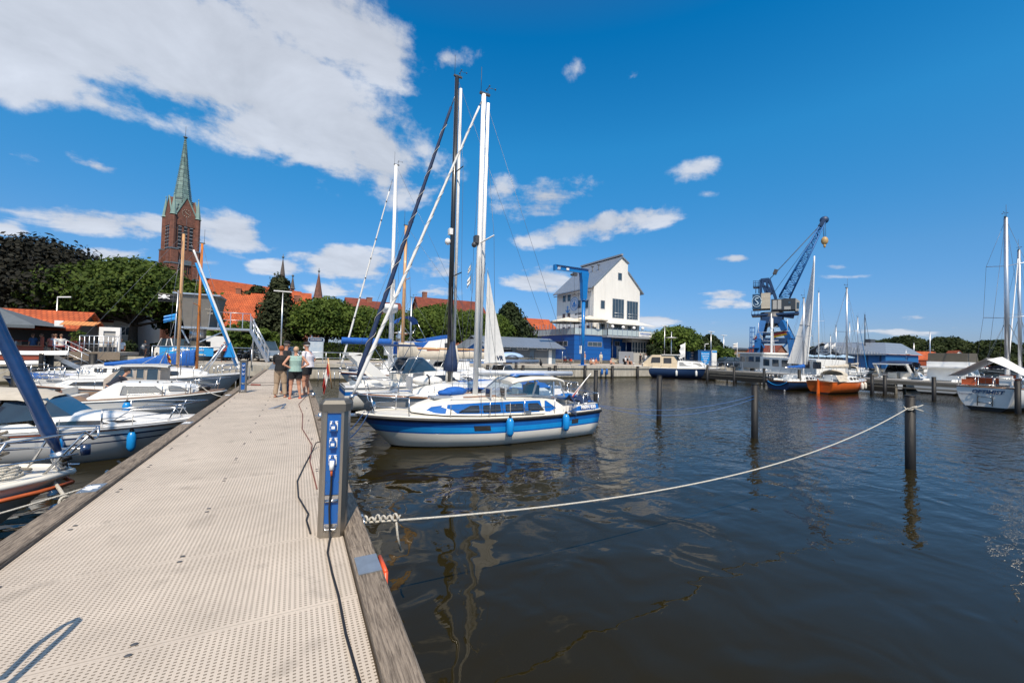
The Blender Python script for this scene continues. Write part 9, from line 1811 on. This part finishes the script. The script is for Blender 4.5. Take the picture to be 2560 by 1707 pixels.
def car(label, loc, rz, c, van=False, group='cars parked on the quay'):
 t = thing('parked_car', label, 'van' if van else 'car', loc, rz, group); H_ = 1.95 if van else 1.5; L_, w = (5.0, .92) if van else (4.4, .86)
 c_ = [(-L_/2, .62), (-L_/2+.05, .95), (-L_/2+.9, 1.02), (L_/2-1.0, 1.0), (L_/2-.1, .78), (L_/2, .55)] if not van else [(-L_/2, .9), (-L_/2+.03, 1.1), (L_/2-1.3, 1.12), (L_/2-.6, 1.05), (L_/2-.05, .85), (L_/2, .6)]
 b = MB(); rows_ = []
 for x, z in c_: rows_.append([(x, -w, .30), (x, -w*1.02, .6), (x, -w*.97, z-.03), (x, -w*.85, z), (x, w*.85, z), (x, w*.97, z-.03), (x, w*1.02, .6), (x, w, .30)])
 b.grid(rows_, 0, False, True); b.f += [tuple(range(8)), tuple(reversed(range(40, 48)))]; b.m += [0, 0]; b.sm += [False, False]; b.build('body', c, t)
 g = [(-L_/2+.15, .95, w*.9), (-L_/2+.45, H_-.1, w*.76), (-L_/2+.9, H_, w*.75), (L_/2-2.1 if not van else L_/2-1.9, H_, w*.75), (L_/2-1.75 if not van else L_/2-1.6, H_-.08, w*.76), (L_/2-.95 if not van else L_/2-.9, 1.0, w*.9)]; b = MB(); b.grid([[(x, -y, .98), (x, -y*(.97 if z > 1.1 else 1), z), (x, y*(.97 if z > 1.1 else 1), z), (x, y, .98)] for x, z, y in g], 0, False); b.build('glasshouse', GLASS, t)
 b = MB(); b.grid([[(x, -y*.99, H_+.008), (x, 0, H_+.035), (x, y*.99, H_+.008)] for x, z, y in g[2:4]], 0)
 for sd in (-1, 1):
  for (x, z, y), (x2, z2, y2) in ((g[0], g[2]), (g[3], g[5])): b.beam((x, sd*y, .98), (x2, sd*y2, z2) if z2 > z else (x2, sd*y2, z2), .06, .06) if z2 > z else b.beam((x, sd*y, z), (x2, sd*y2, z2), .06, .06)
  b.beam((-.1, sd*w*.92, .98), (-.1, sd*w*.78, H_-.02), .06, .05)
 b.build('roof', c, t)
 for x in (-L_/2+.8, L_/2-.85):
  for sd in (-1, 1): b = MB(); b.tube([(x, sd*(w-.14), .32), (x, sd*(w+.03), .32)], .32, 16); o = b.build('wheel', BLACK, t); b = MB(); b.tube([(x, sd*(w+.02), .32), (x, sd*(w+.045), .32)], .19, 12); b.build('rim', STEEL, o)
 for sd in (-1, 1):
  b = MB(); b.ell((L_/2-.06, sd*w*.75, .70), (.08, .16, .08)); b.build('headlight', STEEL, t); b = MB(); b.ell((L_/2-1.35, sd*(w+.08), 1.02), (.08, .1, .07)); b.build('mirror', c, t)
 b = MB(); b.box(L_/2-.02, L_/2+.012, -.26, .26, .42, .53); b.build('number_plate', WMETAL, t); return t
SIL = mat('silver_car_paint', (.30, .34, .37), .3, .5, coat=.6); BLK = mat('dark_car_paint', (.02, .03, .045), .25, .3, coat=.6)
def carpx(px, R_, *a, **k): v = atR(px, 905, R_); return car(a[0], (v.x, v.y, Q), *a[1:], **k)
carpx(1655, 60, 'silver estate car parked beside the blue containers', -.35, SIL); carpx(1690, 62.5, 'dark car half hidden behind the lamp post and flag', -.35, BLK); carpx(1830, 72, 'dark blue car with white roof near the pontoon head', -.3, BLK); carpx(1851, 78, 'dark car behind the ship bow', -.5, BLK); carpx(2010, 96, 'dark car parked before the restaurant', -.5, BLK)
carpx(661, 46.5, 'silver van parked behind the stairs', R(-75), SIL, van=True); carpx(722, 47, 'blue grey car parked behind the group of people', R(-85), mat('blue_grey_paint', (.12, .17, .20), .3, .4, coat=.5)); carpx(441, 49, 'white van behind the banner', R(-60), WMETAL, van=True)
carpx(1930, 82, 'dark lorry cab under the portal crane', -.5, BLK, van=True)
t = thing('trailer_box', 'small white box trailer behind the motorcycles', 'trailer', (*atR(520, 885, 54).xy, Q), .3); b = MB(); b.box(-1.4, 1.4, -.9, .9, .7, 2.4); b.build('box', WMETAL, t); b = MB(); b.cyl((0, -.95), .3, 0, .6, 12); b.build('wheel', BLACK, t)
t = thing('white_canvas_windbreak', 'white garden furniture cluster under the terrace parasols', 'furniture', (bx0+6.0, by0+2.5, Q+4.62)); b = MB(); b.box(-.4, .4, -.03, .03, 0, 1.5); b.build('panel', BEIGECLOTH, t)
t = thing('cormorant', 'dark bird perched on a blue post near the quay', 'bird', tuple(atY(1352, 915, 36.5))); b = MB(); b.ell((0, 0, .3), (.13, .22, .28)); b.tube([(0, .05, .5), (.0, .12, .72), (0, .2, .78)], [.06, .045, .035], 8); b.tube([(0, .2, .78), (0, .36, .80)], [.03, .008], 6); b.tube([(0, -.12, .15), (0, -.3, -.12)], [.07, .03], 6); b.build('body', BLACK, t)
